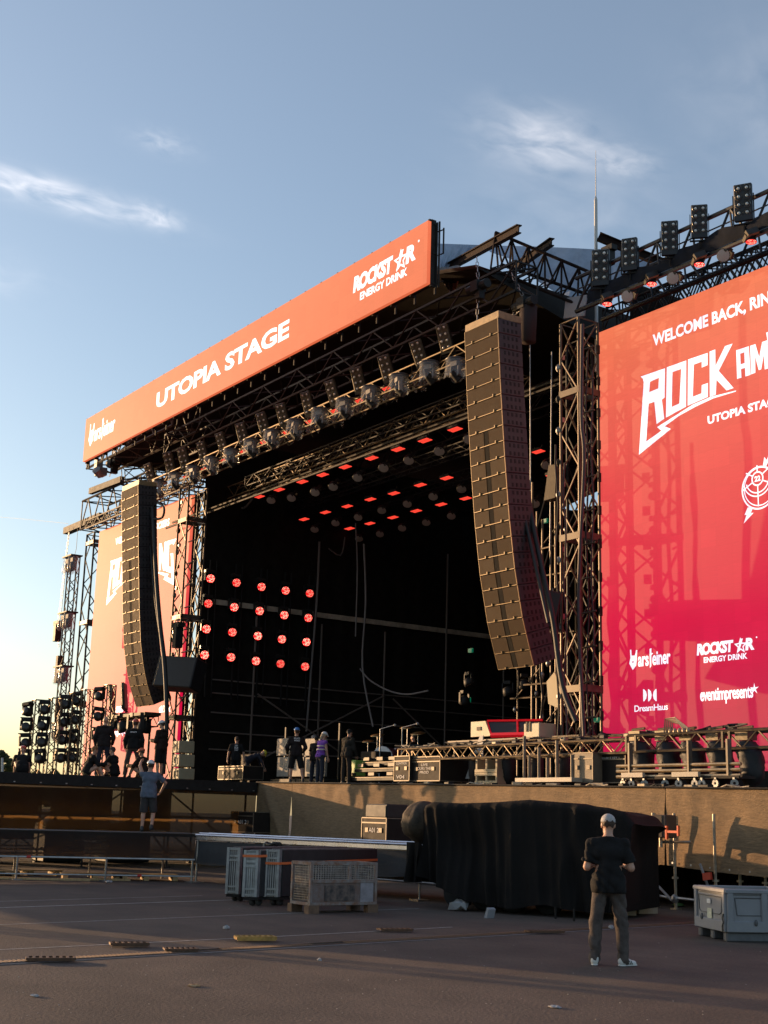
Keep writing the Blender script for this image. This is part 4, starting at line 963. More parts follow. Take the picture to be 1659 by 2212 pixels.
# small red strips between the covered lamps
for i in range(10):
    a, c = domes[i + 1], domes[i + 2]; Q = on_y((a[0] + c[0]) / 2 + 3, (a[1] + c[1]) / 2 + 14, YT1 + .5); o = copy_tree(protoB); o.location = Q; o.scale = (.5, .35, .5); o.rotation_euler = (rad(-30), 0, 0); o['group'] = 'small red strobes on the front truss'
    o['label'] = 'small red strobe between covered lamps on the front truss, %s from left' % ORD[i]
# ------------------------------------------------------------------ grid of twenty red lamps on the far side wall
redlens = mat('red_lamp_lens', (.2, .01, .01), .3)
def _rl():
    m = redlens; nt = m.node_tree; N = nt.nodes; L = nt.links; b = N['Principled BSDF']; v = N.new('ShaderNodeTexVoronoi'); v.inputs['Scale'].default_value = 15; tc = N.new('ShaderNodeTexCoord'); L.new(tc.outputs['Object'], v.inputs['Vector'])
    cr = N.new('ShaderNodeValToRGB'); cr.color_ramp.elements[0].color = (1, .32, .22, 1); cr.color_ramp.elements[1].color = (.75, .0, .004, 1); cr.color_ramp.elements[0].position = .28; cr.color_ramp.elements[1].position = .5
    L.new(v.outputs['Distance'], cr.inputs[0]); L.new(cr.outputs[0], b.inputs['Emission Color']); oi = N.new('ShaderNodeObjectInfo'); mr = N.new('ShaderNodeMapRange'); mr.inputs['To Min'].default_value = .55; mr.inputs['To Max'].default_value = 1.9; L.new(oi.outputs['Random'], mr.inputs['Value']); L.new(mr.outputs[0], b.inputs['Emission Strength'])
_rl()
XW = -49.15
cols = [[(455, 1250), (450, 1304), (446, 1359), (442, 1415)], [(511, 1259), (506, 1312), (502, 1366), (499, 1420)], [(565, 1268), (561, 1320), (557, 1374), (553, 1428)], [(617, 1276), (614, 1329), (609, 1381), (606, 1434)], [(669, 1282), (666, 1335), (662, 1387), (659, 1440)]]
protoR = None
dirl = (Vector((0, 0, 4)) - Vector((XW, 27, 10))); dirl = Vector((dirl.x, dirl.y, 0)).normalized()
for ci, c in enumerate(cols):
    for ri, (x, y) in enumerate(c):
        Q = on_x(x, y, XW)
        if protoR is None:
            root = empty('red_lamp', (0, 0, 0), '', 'stage light', 'grid of red lamps on the side wall')
            b = MB(); R = Matrix.Rotation(math.atan2(dirl.y, dirl.x), 3, 'Z') @ Euler((0, rad(97), 0)).to_matrix()
            b.lathe([(0, -.25), (.15, -.24), (.2, -.05), (.235, .06), (.215, .07)], 18, (0, 0, 0), R); hd = b.build('head', blackm, root, local=True, smooth=True)
            l = MB(); l.lathe([(.215, .06), (.1, .085), (0, .09)], 18, (0, 0, 0), R); l.build('lens', redlens, hd, local=True, smooth=True)
            y_ = MB(); y_.box((-.12, -.27, .12), (.14, .05, .42)); y_.box((-.12, .27, .12), (.14, .05, .42)); y_.box((-.14, 0, .40), (.26, .52, .16)); y_.sphere((-.05, -.15, .47), .05, 6, 4); y_.build('yoke', mat('lamp_bracket', (.05, .045, .04), .35, .5), root, local=True)
            o = protoR = root
        else: o = copy_tree(protoR)
        o.location = Q; o.scale = (.80, .80, .80); o['label'] = 'glowing red lamp in the side wall grid, column %s from left, %s' % (['one', 'two', 'three', 'four', 'five'][ci], ['top row', 'upper middle row', 'lower middle row', 'bottom row'][ri])
for ci, c in enumerate(cols):
    x, y = c[3]; a, t = on_x(x, y + 90, XW - .2), on_x(c[0][0], c[0][1] - 40, XW - .2)
    b = MB(); b.tube(a, t, .04, 5); b.tube(a + Vector((0, .3, 0)), t + Vector((0, .3, 0)), .03, 5); tag(b.build('lamp_rack', blackm), 'upright dark rack pipe behind red lamp column %s from the left' % ['one', 'two', 'three', 'four', 'five'][ci], 'lamp rack')
# dark lamps hung low right of the drums
for i, (x, y) in enumerate([(1012, 1475), (1097, 1495), (1132, 1480), (1003, 1515)]):
    o = copy_tree(protoW); o.location = on_y(x, y, 27); o.rotation_euler = (0, 0, i * .5); o['group'] = 'lamps hung low behind the right array'; o['label'] = 'dark lamp hanging low under the right speaker array, %s' % ['upper left of four', 'lower middle of four', 'rightmost of four', 'lowest left of four'][i]
# ------------------------------------------------------------------ roof steel at the right gable
def ibeam(p0, p1, h, label):
    a, b2 = p0, p1; d = (b2 - a).normalized(); s = d.cross(Vector((0, 0, 1))).normalized(); u = s.cross(d); m = MB(); R = Matrix((d, s, u)).transposed(); c = (a + b2) / 2; L_ = (b2 - a).length
    m.box(c, (L_, .03, h), R); m.box(c + u * h / 2, (L_, h * .8, .035), R); m.box(c - u * h / 2, (L_, h * .8, .035), R)
    return tag(m.build('roof_beam', rustm), label, 'beam')
ibeam(on_y(960, 582, 24.5), on_y(1121, 494, 23.2), .22, 'dark steel beam sticking up over the tarpaulin edge of the roof')
ibeam(on_y(1100, 587, 27.0), on_y(1192, 522, 25.8), .22, 'shorter steel beam end poking out behind the first roof beam')
ibeam(on_y(1293, 511, 26.0), on_y(1440, 572, 27.5), .22, 'dark steel beam end carrying a hook block beside the lightning mast')
def gable_truss():
    a0, a1 = on_y(1070, 502, 23.6), on_y(1288, 594, 25.2); c0, c1 = on_y(1060, 580, 23.2), on_y(1265, 665, 24.8); e0, e1 = on_y(1085, 572, 24.0), on_y(1280, 640, 25.6)
    b = MB(); n = 6; r = .05
    for p, q in ((a0, a1), (c0, c1), (e0, e1)): b.tube(p, q, r, 6)
    L = lambda p, q, t: p + (q - p) * t
    for i in range(n + 1):
        t = i / n; h = min(1, t + .5 / n); A = L(a0, a1, t)
        for p, q in ((c0, c1), (e0, e1)):
            b.tube(A, L(p, q, max(0, t - .5 / n)), .03, 4); b.tube(A, L(p, q, h), .03, 4)
        b.tube(L(c0, c1, t), L(e0, e1, h), .025, 4); b.tube(L(c0, c1, t), L(e0, e1, t), .025, 4)
    tag(b.build('roof_truss', rustm), 'tapered dark truss sloping along the open gable of the roof', 'truss')
    p = on_y(1243, 663, 24.6); q = MB(); q.box(p, (.75, .05, .62), Euler((0, rad(8), rad(10))).to_matrix()); tag(q.build('end_plate', mat('pale_plate', (.32, .30, .30), .5, .3)), 'pale square end plate under the lower end of the gable truss', 'plate')
gable_truss()
def gable_tarp():
    m = mat('blue_grey_tarpaulin', (.30, .36, .46), .5, var=.15, scale=2.5, bump=.4, bscale=5)
    root = empty('roof_tarpaulin', on_y(1100, 560, 25), 'blue-grey tarpaulin stretched over the right end of the roof', 'tarpaulin')
    def sheet(name, top, bot, Y0, Y1, mm):
        b = MB(); n = 30
        def at(pl, t):
            s = t * (len(pl) - 1); i = min(int(s), len(pl) - 2); f = s - i; return (pl[i][0] + (pl[i + 1][0] - pl[i][0]) * f, pl[i][1] + (pl[i + 1][1] - pl[i][1]) * f)
        for i in range(n + 1):
            t = i / n
            for j in range(5):
                u = j / 4; P, Q = at(top, t), at(bot, t); x, y = P[0] + (Q[0] - P[0]) * u, P[1] + (Q[1] - P[1]) * u
                b.v.append(on_y(x, y, Y0 + (Y1 - Y0) * t + .6 * (1 - u) + .10 * math.sin(t * 37 + u * 2) * u))
        b.f = [(i * 5 + j, i * 5 + j + 1, (i + 1) * 5 + j + 1, (i + 1) * 5 + j) for i in range(n) for j in range(4)]; b.mi = [0] * len(b.f); b.v = [tuple(v) for v in b.v]
        b.build(name, mm, root, smooth=True)
    sheet('front_panel', [(946, 526), (1060, 530)], [(948, 578), (962, 580), (985, 575), (1060, 520)], 23.4, 25.6, m)
    sheet('side_panel', [(1040, 530), (1150, 532), (1240, 536), (1296, 539)], [(1060, 545), (1110, 562), (1165, 610), (1230, 650), (1280, 668)], 26.5, 28.2, m)
    sheet('far_panel', [(1290, 538), (1380, 540), (1425, 560)], [(1290, 640), (1360, 610), (1425, 575)], 28.2, 29.5, m)
    sheet('corner_flap', [(940, 574), (965, 578), (990, 572)], [(950, 600), (979, 642), (1000, 580)], 22.9, 23.6, mat('tan_tarpaulin', (.19, .165, .15), .6, var=.15, scale=3))
gable_tarp()
def right_top():
    # truss over the right screen: one tall girder, lamps below, a tangle of braces behind
    top0, top1 = on_y(1300, 606, 24.6), on_y(1659, 430, 24.6); z1 = (top0.z + top1.z) / 2; lo0, lo1 = on_y(1290, 690, 24.6), on_y(1659, 503, 24.6); z0 = (lo0.z + lo1.z) / 2
    x0, x1 = RX0 + .1, RX0 + SW + 1
    b = MB(); 
    for y in (24.1, 25.1):
        b.tube((x0, y, z1), (x1, y, z1), .06, 6); b.tube((x0, y, z0), (x1, y, z0), .07, 6); b.tube((x0, y, z1 - .35), (x1, y, z1 - .35), .02, 4)
        n = 9
        for i in range(n):
            xa = x0 + (x1 - x0) * i / n; xm = x0 + (x1 - x0) * (i + .5) / n; xb = x0 + (x1 - x0) * (i + 1) / n
            b.tube((xa, y, z0), (xm, y, z1), .035, 5); b.tube((xm, y, z1), (xb, y, z0), .035, 5); b.tube((xm, y, z1), (xm + .1, y, z0), .03, 5)
    tag(b.build('roof_truss', mat('blue_black_steel', (.016, .018, .026), .45, .4)), 'tall dark girder over the top of the right screen', 'truss')
    k = MB(); rnd = random.Random(8)
    for i in range(3):
        y = 25.7 + i * .8
        zc = z0 + .12 + .42 * i; k.truss((x0 - .3, y, zc), (x1, y, zc), .55, .7, .42, .03, n=4, r2=.022)
    tag(k.build('lighting_truss', blackm), 'dense dark lattice showing between the right girder and the screen top', 'truss')
    s = MB(); n = 50
    for i in range(n + 1):
        x = x0 + .6 + (x1 - x0 - .6) * i / n; sag = .1 * math.sin(i * .9) + .09 * math.sin(i * .37)
        s.v += [(x, 23.98, z0 + .40 + sag * .6), (x, 23.95 + .04 * math.sin(i * 2.3), z0 + .2), (x, 24.0, z0 + .02)]
    s.f = [(3 * i + j, 3 * i + 3 + j, 3 * i + 4 + j, 3 * i + 1 + j) for i in range(n) for j in range(2)]; s.mi = [0] * len(s.f)
    tag(s.build('rain_sheet', mat('dark_blue_sheet', (.014, .017, .026), .85, bump=.6, bscale=5, spec=.1, var=.3, scale=4), smooth=True), 'dark blue rain sheet draped along the right girder', 'sheet')
    global protoW
    for i, (x, y) in enumerate([(1355, 640), (1453, 601), (1562, 552)]):
        o = copy_tree(protoW); p = on_y(x, y, 23.8); o.location = p; aim(o, DW, (.45, -.75, -.35), .62); o['group'] = 'round lamps under the right girder'
        o['label'] = 'tan-faced round lamp pointing down under the right girder, %s from the mast' % ORD[i]
    for i, (x, y) in enumerate([(1312, 662), (1408, 619), (1511, 577), (1623, 528)]):
        o = copy_tree(protoR); p = on_y(x, y, 24.0); o.location = p + Vector((0, 0, .1)); aim(o, dirl, (.15, -.2, -1), .6); o['group'] = 'red lamps under the right girder'
        o['label'] = 'red-lit lamp facing down under the right girder, %s from the mast' % ORD[i]
right_top()
b = MB(); p = on_y(1287, 600, 26.2); t = on_y(1287, 432, 26.2); t2 = on_y(1287, 325, 26.2); b.tube(p - Vector((0, 0, 3)), t, .055, 8, .05); b.tube(t, t + Vector((0, 0, .12)), .05, 8, .02); b.tube(t, t2, .018, 6, .006)
tag(b.build('lightning_mast', mat('pale_mast', (.50, .48, .44), .5, .3)), 'slim pale lightning mast rising above the right side of the roof', 'mast')
# left side top structures
def left_top():
    a0, a1 = on_y(180, 1095, 25.0), on_y(330, 1028, 25.0); z = SZ1 + 1.05; b = MB()
    b.truss((LX0 - 1.6, 25.3, z), (LX0 + SW + 1.5, 25.3, z), 1.4, 1.5, .8, .06, n=5, r2=.035); b.truss((LX0 - .5, 24.6, SZ1 + .35), (LX0 + SW + 1.5, 24.6, SZ1 + .35), .35, .4, .5, .04, n=4)
    tag(b.build('roof_truss', mat('dark_warm_steel', (.045, .033, .022), .6, 0, spec=.2)), 'dark girder running over the top of the far left screen', 'truss')
    p = on_y(147, 1132, 25.0); q = on_y(215, 1137, 25.0); b = MB(); b.box(((p.x + q.x) / 2 + .3, 24.9, (p.z + q.z) / 2), ((q.x - p.x) + .4, .35, .34)); tag(b.build('roof_beam', darkm), 'heavy black beam end jutting left from the outer tower into the sky', 'beam')
    p = on_y(198, 1046, 24.2); q = on_y(262, 1052, 24.2); b = MB(); b.box((p + q) / 2, ((q - p).length, .22, .3), Euler((0, rad(2), 0)).to_matrix()); tag(b.build('roof_beam', darkm), 'short black beam below the left end of the header sign', 'beam')
    b = MB()
    a, c = on_y(225, 985, 22.8), on_y(345, 960, 22.8)
    b.truss((a.x, 22.6, a.z - .1), (a.x + 9, 22.6, a.z - .1), 1.2, 1.3, .9, .06, n=5, r2=.035); b.truss((a.x + 1, 23.4, a.z - 1.0), (a.x + 5, 28, a.z - .4), .5, .6, .7, .04, n=4)
    tag(b.build('roof_truss', mat('dark_warm_steel', (.045, .033, .022), .6, 0, spec=.2)), 'tangle of dark roof trusses showing sky under the left end of the header sign', 'truss')
    p = on_y(218, 1020, 22.2); b = MB(); b.bbox(p, (.55, .4, .36)); b.box(p + Vector((-.1, -.1, .4)), (.3, .3, .4)); b.tube(p + Vector((0, 0, .2)), p + Vector((0, 0, 1.2)), .03, 5); b.lathe([(.16, -.2), (.2, .2), (0, .22)], 10, p + Vector((.2, -.2, -.1)), Euler((rad(60), 0, rad(30))).to_matrix())
    tag(b.build('projector', mat('dull_grey_box', (.20, .19, .18), .5, .3)), 'grey lamp head hanging in the sky under the left corner of the header sign', 'lamp')
    for lab, pts, r in (('thin guy wire running off to the left from the outer tower', [(-60, 1112), (60, 1122), (147, 1131)], .008), ('slack wire hanging down from the black beam to the small hoist', [(150, 1140), (140, 1250), (130, 1352)], .012), ('second slack wire hanging beside the outer tower', [(168, 1142), (165, 1185), (161, 1200)], .012)):
        q = MB(); q.path([on_y(x, y, 24.6) for x, y in pts], r, 4); tag(q.build('guy_wire', blackm), lab, 'wire')
left_top()
# ------------------------------------------------------------------ hung lamp column beside the far screen and lamp racks on the wing
def lamp_string():
    Yl = 23.3; pts = [(161, 1200), (155, 1290), (148, 1390), (141, 1500), (134, 1600)]; P = [on_y(x, y, Yl) for x, y in pts]
    root = empty('lamp_column', P[-1], 'hanging column of plastic-covered lamps left of the outer tower', 'lamp column')
    b = MB(); x = P[0].x; b.truss((x, Yl, P[-1].z), (x, Yl, P[0].z), .42, .42, .5, .035, up=(0, 1, 0), n=5); b.build('lattice', mat('dark_warm_steel', (.045, .033, .022), .6, 0, spec=.2), root)
    for i, t in enumerate((.02, .33, .62, .92)):
        z = P[0].z + (P[-1].z - P[0].z) * t; k = MB(); k.box((x, Yl - .1, z + .1), (1.15, .6, .06)); k.build('shelf', blackm, root)
        for s in (-1, 1):
            k = MB(); k.lathe([(.26, .05), (.28, -.3), (.30, -.62), (.26, -.72)], 14, (x + s * .32, Yl - .15, z)); k.build('rain_cover', plast, root, smooth=True)
            k = MB(); k.sphere((x + s * .3, Yl - .15, z - .4), (.17, .17, .26), 10, 6); k.box((x + s * .3, Yl - .15, z - .1), (.3, .2, .2)); k.build('lamp', blackm, root)
    k = MB(); k.box((x - .55, Yl - .1, P[2].z - 1.2), (.25, .3, 1.3)); k.box((x - .4, Yl, P[3].z - .6), (.3, .3, .9)); k.build('speaker', darkm, root)
lamp_string()
def make_mover():
    root = empty('moving_lamp', (0, 0, 0), '', 'moving light', 'moving lamps racked on the stage wing')
    b = MB(); b.bbox((0, 0, .34), (.46, .30, .14), None, .02); b.box((-.23, 0, .1), (.07, .16, .42)); b.box((.23, 0, .1), (.07, .16, .42)); b.tube((-.3, 0, .43), (.3, 0, .43), .025, 5); b.build('yoke', blackm, root, local=True)
    h = MB(); R = Euler((rad(75), 0, 0)).to_matrix(); h.lathe([(0, -.22), (.13, -.2), (.19, -.05), (.2, .16), (.17, .2), (0, .2)], 14, (0, 0, 0), R); h.build('head', mat('lamp_head_shell', (.035, .03, .026), .35, .3), root, local=True, smooth=True)
    return root
def racks():
    proto = None; k = 0; lat = mat('sunlit_ladder', (.20, .15, .10), .45, .6, var=.2)
    spec = [(84, 1512, 17.2, 'outermost'), (120, 1508, 17.6, 'second outermost'), (164, 1497, 18.4, 'third'), (190, 1490, 18.8, 'fourth'), (238, 1480, 20.0, 'innermost')]
    for i, (px, py, Y, nm) in enumerate(spec):
        t = on_y(px, py, Y); zb = DZ(t.x); x = t.x
        b = MB(); b.truss((x, Y, zb), (x, Y, t.z), .34, .34, .36, .028, up=(0, 1, 0), n=5, r2=.016); b.box((x, Y, zb + .04), (.9, .7, .08))
        root = tag(b.build('lamp_rack', lat), 'upright ladder rack holding moving lamps on the stage wing, %s of five' % nm, 'lamp rack', 'lamp racks on the wing')
        n = 4
        for j in range(n):
            if proto is None: o = proto = make_mover()
            else: o = copy_tree(proto)
            o.location = (x - .22, Y - .30, t.z - .45 - j * (t.z - zb - .5) / n); o.rotation_euler = (0, rad((k * 7) % 12 - 6), rad(20 + (k * 31) % 70)); o.scale = (.84, .84, .84); k += 1
            o['label'] = 'black moving lamp on the %s wing rack, %s' % (nm, ['at its top', 'second from its top', 'third from its top', 'at its foot'][j])
racks()
def floor_lamps():
    # truss table with lamps in front of the far screen
    p = on_y(300, 1555, 22.6); b = MB(); a, c = on_y(232, 1562, 22.4), on_y(330, 1545, 22.4); b.truss((a.x, 22.4, a.z - .1), (c.x, 22.4, a.z - .1), .5, .4, .5, .03, n=5); b.box(((a.x + c.x) / 2, 22.4, a.z + .18), (c.x - a.x, .7, .12))
    for x in (a.x + .2, c.x - .2): b.tube((x, 22.4, DZ(x)), (x, 22.4, a.z), .05, 6)
    tag(b.build('lamp_table', mat('dark_warm_steel', (.045, .033, .022), .6, 0, spec=.2)), 'raised truss table strewn with lamps in front of the far left screen', 'truss')
    for i, x in enumerate((243, 268, 290, 312)):
        o = copy_tree(protoW); o.location = on_y(x, 1572, 22.2); o.rotation_euler = (0, 0, i * .8); o.scale = (1.2, 1.2, 1.2); o['group'] = 'lamps hung under the truss table'; o['label'] = 'dark lamp hung under the truss table before the far screen, %s from the left' % ORD[i]
    for i, (x, y) in enumerate(((243, 1535), (270, 1532))):
        o = copy_tree(proto); o.location = on_y(x, y, 22.3); o.rotation_euler = (rad(8), rad(-6), rad(-40)); o.scale = (1.15, 1.15, 1.2); o['group'] = 'blinders on the truss table'; o['label'] = 'eight-lamp blinder standing on the truss table, %s one' % ('left' if i == 0 else 'right')
floor_lamps()
# ------------------------------------------------------------------ people
SKIN = [mat('skin_fair', (.50, .27, .18), .55, var=.12, scale=10), mat('skin_tan', (.40, .21, .13), .55, var=.12, scale=10)]
def cloth(name, c, var=.18): return mat(name, c, .88, var=var, scale=9, bump=.35, bscale=28, spec=.2)
BLK = cloth('black_fabric', (.014, .013, .013)); CHAR = cloth('charcoal_denim', (.085, .068, .060), .35); NAVY = cloth('dark_blue_fabric', (.03, .032, .045)); GREYB = cloth('blue_grey_shirt', (.11, .13, .17)); KHAKI = cloth('khaki_fabric', (.14, .11, .065)); PURP = cloth('purple_vest', (.20, .07, .38)); GREYS = cloth('dark_grey_shorts', (.05, .045, .045))
HAIRM = {'brown': mat('brown_hair', (.06, .035, .022), .7, var=.4, scale=30, bump=.5, bscale=60), 'ginger': mat('ginger_hair', (.28, .12, .04), .7, var=.4, scale=30, bump=.5, bscale=60), 'dark': mat('dark_hair', (.02, .016, .014), .7, var=.4, scale=30), 'blond': mat('pale_hair', (.45, .34, .22), .7, var=.3, scale=30)}
HELM = {'white': mat('white_helmet', (.70, .68, .66), .3, coat=.4), 'red': mat('red_helmet', (.55, .07, .04), .3, coat=.4), 'orange': mat('orange_helmet', (.62, .12, .04), .3, coat=.4), 'blue': mat('blue_helmet', (.06, .20, .50), .3, coat=.4), 'yellow': mat('yellow_helmet', (.65, .55, .05), .3, coat=.4)}
SHOE = mat('dark_shoes', (.02, .02, .02), .5); WSHOE = mat('white_trainers', (.62, .60, .56), .55, var=.1, scale=12); SOLE = mat('white_sole', (.66, .64, .60), .6)
def U(x, y, z): v = np.array([x, y, z], float); return v / np.linalg.norm(v)
def joints(lean=0.0, legs=None, arms=None, head=(0, 0, 1), shoulder=.19, seat=None, twist=0.0):
    """local joint positions, x right, y forward, z up; arms/legs = [left, right] of two directions each"""
    legs = legs or [((-.08, .02, -1), (-.02, -.03, -1)), ((.08, .02, -1), (.02, -.03, -1))]
    arms = arms or [((-.22, .02, -1), (-.06, .18, -1)), ((.22, .02, -1), (.06, .18, -1))]
    J = {}; J['pel'] = np.zeros(3); sp = U(0, math.sin(lean), math.cos(lean)); J['waist'] = sp * .16; J['chest'] = sp * .36; J['neck'] = sp * .53
    J['head'] = J['neck'] + U(*head) * .160
    cs, sn = math.cos(twist), math.sin(twist); sx = np.array([cs, sn, 0])
    for i, s in ((0, -1), (1, 1)):
        sh = sp * .462 + sx * s * shoulder; e = sh + U(*arms[i][0]) * .29; w = e + U(*arms[i][1]) * .255
        J['sh%d' % i], J['el%d' % i], J['wr%d' % i] = sh, e, w; J['hd%d' % i] = U(*arms[i][1])
        h = np.array([s * .095, 0, -.03]); k = h + U(*legs[i][0]) * .43; a = k + U(*legs[i][1]) * .42
        J['hip%d' % i], J['kn%d' % i], J['an%d' % i] = h, k, a
    return J
_hand = {}
def hand_mesh(side):
    """five separate, slightly curled fingers and a thumb leaving the side of the palm; wrist at origin, fingers along -z, palm towards +y"""
    if side in _hand: return _hand[side]
    s = 1 if side else -1; P = [('c', (0, 0, .015), (0, .002, -.02), .026, .027), ('c', (-.022, 0, -.03), (-.026, .004, -.085), .018, .016), ('c', (0, 0, -.03), (0, .004, -.09), .019, .017), ('c', (.022, 0, -.03), (.026, .004, -.085), .018, .015)]
    for x, l in ((-.031, .058), (-.0105, .070), (.0105, .066), (.030, .050)):
        a = np.array([x, .004, -.09]); b = a + np.array([x * .08, .012, -l * .5]); c = b + np.array([0, .024, -l * .42]); d = c + np.array([0, .020, -l * .16])
        P += [('c', a, b, .0095, .009), ('c', b, c, .009, .0082), ('c', c, d, .0082, .0068)]
    a = np.array([-.03 , .004, -.025]); b = a + np.array([-.026, .016, -.028]); c = b + np.array([-.008, .014, -.030]); P += [('c', a, b, .0125, .011), ('c', b, c, .011, .008)]
    V, F = surfnet(lambda G: sdf_eval(G, P, .006), (-.09, -.05, -.20), (.07, .09, .05), .0062)
    V[:, 0] *= s
    me = bpy.data.meshes.new('hand'); me.from_pydata(V.tolist(), [], [tuple(int(i) for i in (f if s > 0 else f[::-1])) for f in F]); me.polygons.foreach_set('use_smooth', [True] * len(me.polygons)); me.update()
    _hand[side] = me; return me
def person(loc, rz, label, J, H=1.0, top='tee', topm=BLK, bot='long', botm=CHAR, skin=0, hair='brown', helmet=None, cap=None, shoe=SHOE, res=.022, beard=False, ground=True, lift=0.0, long_hair=False, group=None, text_back=None, vest=False, toes=None):
    sk = SKIN[skin]; c = lambda a, b, ra, rb: ('c', J[a], J[b], ra, rb)
    feet = []
    for i in (0, 1):
        sh = J['an%d' % i] - J['kn%d' % i]; f = np.array([0.16 * (1 if i else -1), 1.0, 0]); f -= 0; f = U(f[0], f[1], 0) if abs(sh[1]) < .36 else U(0, 1, -.35 if sh[1] < 0 else .3)
        if toes: f = U(math.sin(toes[i]), math.cos(toes[i]), 0)
        feet.append((J['an%d' % i], f))
    hd = J['head']; up = U(*(hd - J['neck'])); fw = U(0, 1, 0) - up * up[1]; fw = U(*fw); rt = np.cross(fw, up)
    HP = lambda x, y, z: hd + rt * x + fw * y + up * z; HR = np.stack([rt, fw, up], 1)
    torso = [('c', J['pel'] + [-.06, 0, -.01], J['pel'] + [.06, 0, -.01], .125, .125), ('c', J['waist'] + [-.05, 0, 0], J['waist'] + [.05, 0, 0], .108, .108), ('c', J['chest'] + [-.078, 0, 0], J['chest'] + [.078, 0, 0], .110, .110), ('c', J['sh0'], J['sh1'], .056, .056), ('c', J['neck'], J['sh0'] * .8 + J['sh1'] * .2, .052, .05), ('c', J['neck'], J['sh1'] * .8 + J['sh0'] * .2, .052, .05), ('c', J['waist'], J['chest'], .11, .115)]
    neck = [('c', J['neck'] - up * .05, J['head'] - up * .07, .058, .054)]
    head = [('e', HP(0, -.012, .025), (.076, .095, .098), HR), ('e', HP(0, .025, -.045), (.058, .068, .070), HR), ('c', HP(0, .085, .008), HP(0, .108, -.022), .011, .015), ('c', HP(-.03, .06, -.055), HP(.03, .06, -.055), .022, .022), ('c', HP(-.035, .078, .028), HP(.035, .078, .028), .012, .012), ('c', HP(0, .07, -.092), HP(0, .062, -.1), .022, .02)]
    for s in (-1, 1): head += [('e', HP(s * .079, -.008, -.008), (.011, .022, .033), HR)]
    limbs = []; arms = []; legsP = []
    for i in (0, 1):
        arms += [c('sh%d' % i, 'el%d' % i, .056, .043), c('el%d' % i, 'wr%d' % i, .043, .029)]
        legsP += [c('hip%d' % i, 'kn%d' % i, .088, .058), c('kn%d' % i, 'an%d' % i, .058, .038), ('c', (J['kn%d' % i] * .72 + J['an%d' % i] * .28) - np.array([0, .014, 0]), (J['kn%d' % i] * .5 + J['an%d' % i] * .5), .052, .044)]
        a, f = feet[i]; legsP += [('c', a + [0, 0, -.045], a + f * .12 + [0, 0, -.05], .036, .028)]
    allP = torso + neck + head + arms + legsP
    pts = np.array([q for p in allP for q in ((p[1], p[2]) if p[0] == 'c' else (p[1],))]); lo = pts.min(0) - .17; hi = pts.max(0) + .17
    zmin = min(J['an0'][2], J['an1'][2]) - .085
    dz = -zmin * H if ground else 0
    root = empty('person', (loc[0], loc[1], loc[2] + lift), label, 'person', group, rz)
    off = np.array([0, 0, dz / H])
    parts = []
    def put(name, fn, lo_, hi_, h, m): 
        o = net_obj(name, fn, lo_, hi_, h, m, root)
        for v in o.data.vertices: v.co = (np.array(v.co[:]) + off) * H
        return o
    put('body', lambda G: sdf_eval(G, allP, .022), lo, hi, res, sk)
    def fold(G, a):
        x, y, z = G[..., 0], G[..., 1], G[..., 2]; w = np.sin(x * 9 + z * 5 + rz) * 1.6 + np.sin(y * 11 - z * 7)
        f1 = 1 - 2 * np.abs(np.sin(z * 17 + w + x * 14)); f2 = 1 - 2 * np.abs(np.sin(x * 19 - z * 11 + w * 1.2 + y * 6 + 1))
        return a * (f1 * (.5 + .5 * np.sin(z * 7 + x * 6 + 2)) + f2 * (.5 + .5 * np.sin(z * 5 - y * 9)))
    # top
    tp = list(torso) + ([('c', J['waist'] + [-.078, 0, 0], J['pel'] + [-.066, 0, -.07], .104, .134), ('c', J['waist'] + [.078, 0, 0], J['pel'] + [.066, 0, -.07], .104, .134)] if top != 'vestless' else [])
    for i in (0, 1):
        e, w, s = J['el%d' % i], J['wr%d' % i], J['sh%d' % i]
        if top == 'long': tp += [('c', s, e, .060, .050), ('c', e, e + (w - e) * .97, .050, .042)]
        elif top == 'tee': tp += [('c', s, s + (e - s) * .95, .050, .059)]
        else: tp += [('c', s, s + (e - s) * .05, .055, .05)]
    hem = -.12 if top == 'tee' else -.08
    ax_ = U(*(J['chest'] - J['pel']))
    def f_top(G):
        d = sdf_eval(G, tp, .03, .013) + fold(G, .010 if res < .015 else .006); d = np.maximum(d, -((G - J['pel']) @ ax_ - hem))
        for i in (0, 1):
            if top == 'tee':
                s, e = J['sh%d' % i], J['el%d' % i]; u = U(*(e - s)); near = np.linalg.norm(G - (s + (e - s) * .85), axis=-1) < .15
                d = np.where(near, np.maximum(d, (G - s) @ u - .235), d)
        return np.maximum(d, (G - J['neck']) @ up - .006)
    st = put('shirt' if top == 'tee' else 'jacket', f_top, lo, hi, res, topm)
    if top == 'long':                      # collar / hood roll
        put('hood', lambda G: np.maximum(sdf_eval(G, [('c', J['neck'] - up * .03 + rt * -.06 - fw * .05, J['neck'] - up * .03 + rt * .06 - fw * .05, .05, .05), ('c', J['neck'] - up * .035 + rt * -.07, J['neck'] - up * .035 + rt * .07, .04, .04)], .03), -1e9), J['neck'] - .2, J['neck'] + .2, res, topm)
    # trousers
    bt = [torso[0], ('c', J['pel'] + [-.05, 0, .06], J['pel'] + [.05, 0, .06], .112, .112)]
    for i in (0, 1):
        h, k, a = J['hip%d' % i], J['kn%d' % i], J['an%d' % i]
        if bot == 'long': bt += [('c', h, k, .088, .062), ('c', k, k * .6 + a * .4, .060, .057), ('c', k, a + (a - k) * .03, .060, .050)]
        else: bt += [('c', h, k + (k - h) * .02, .096, .088)]
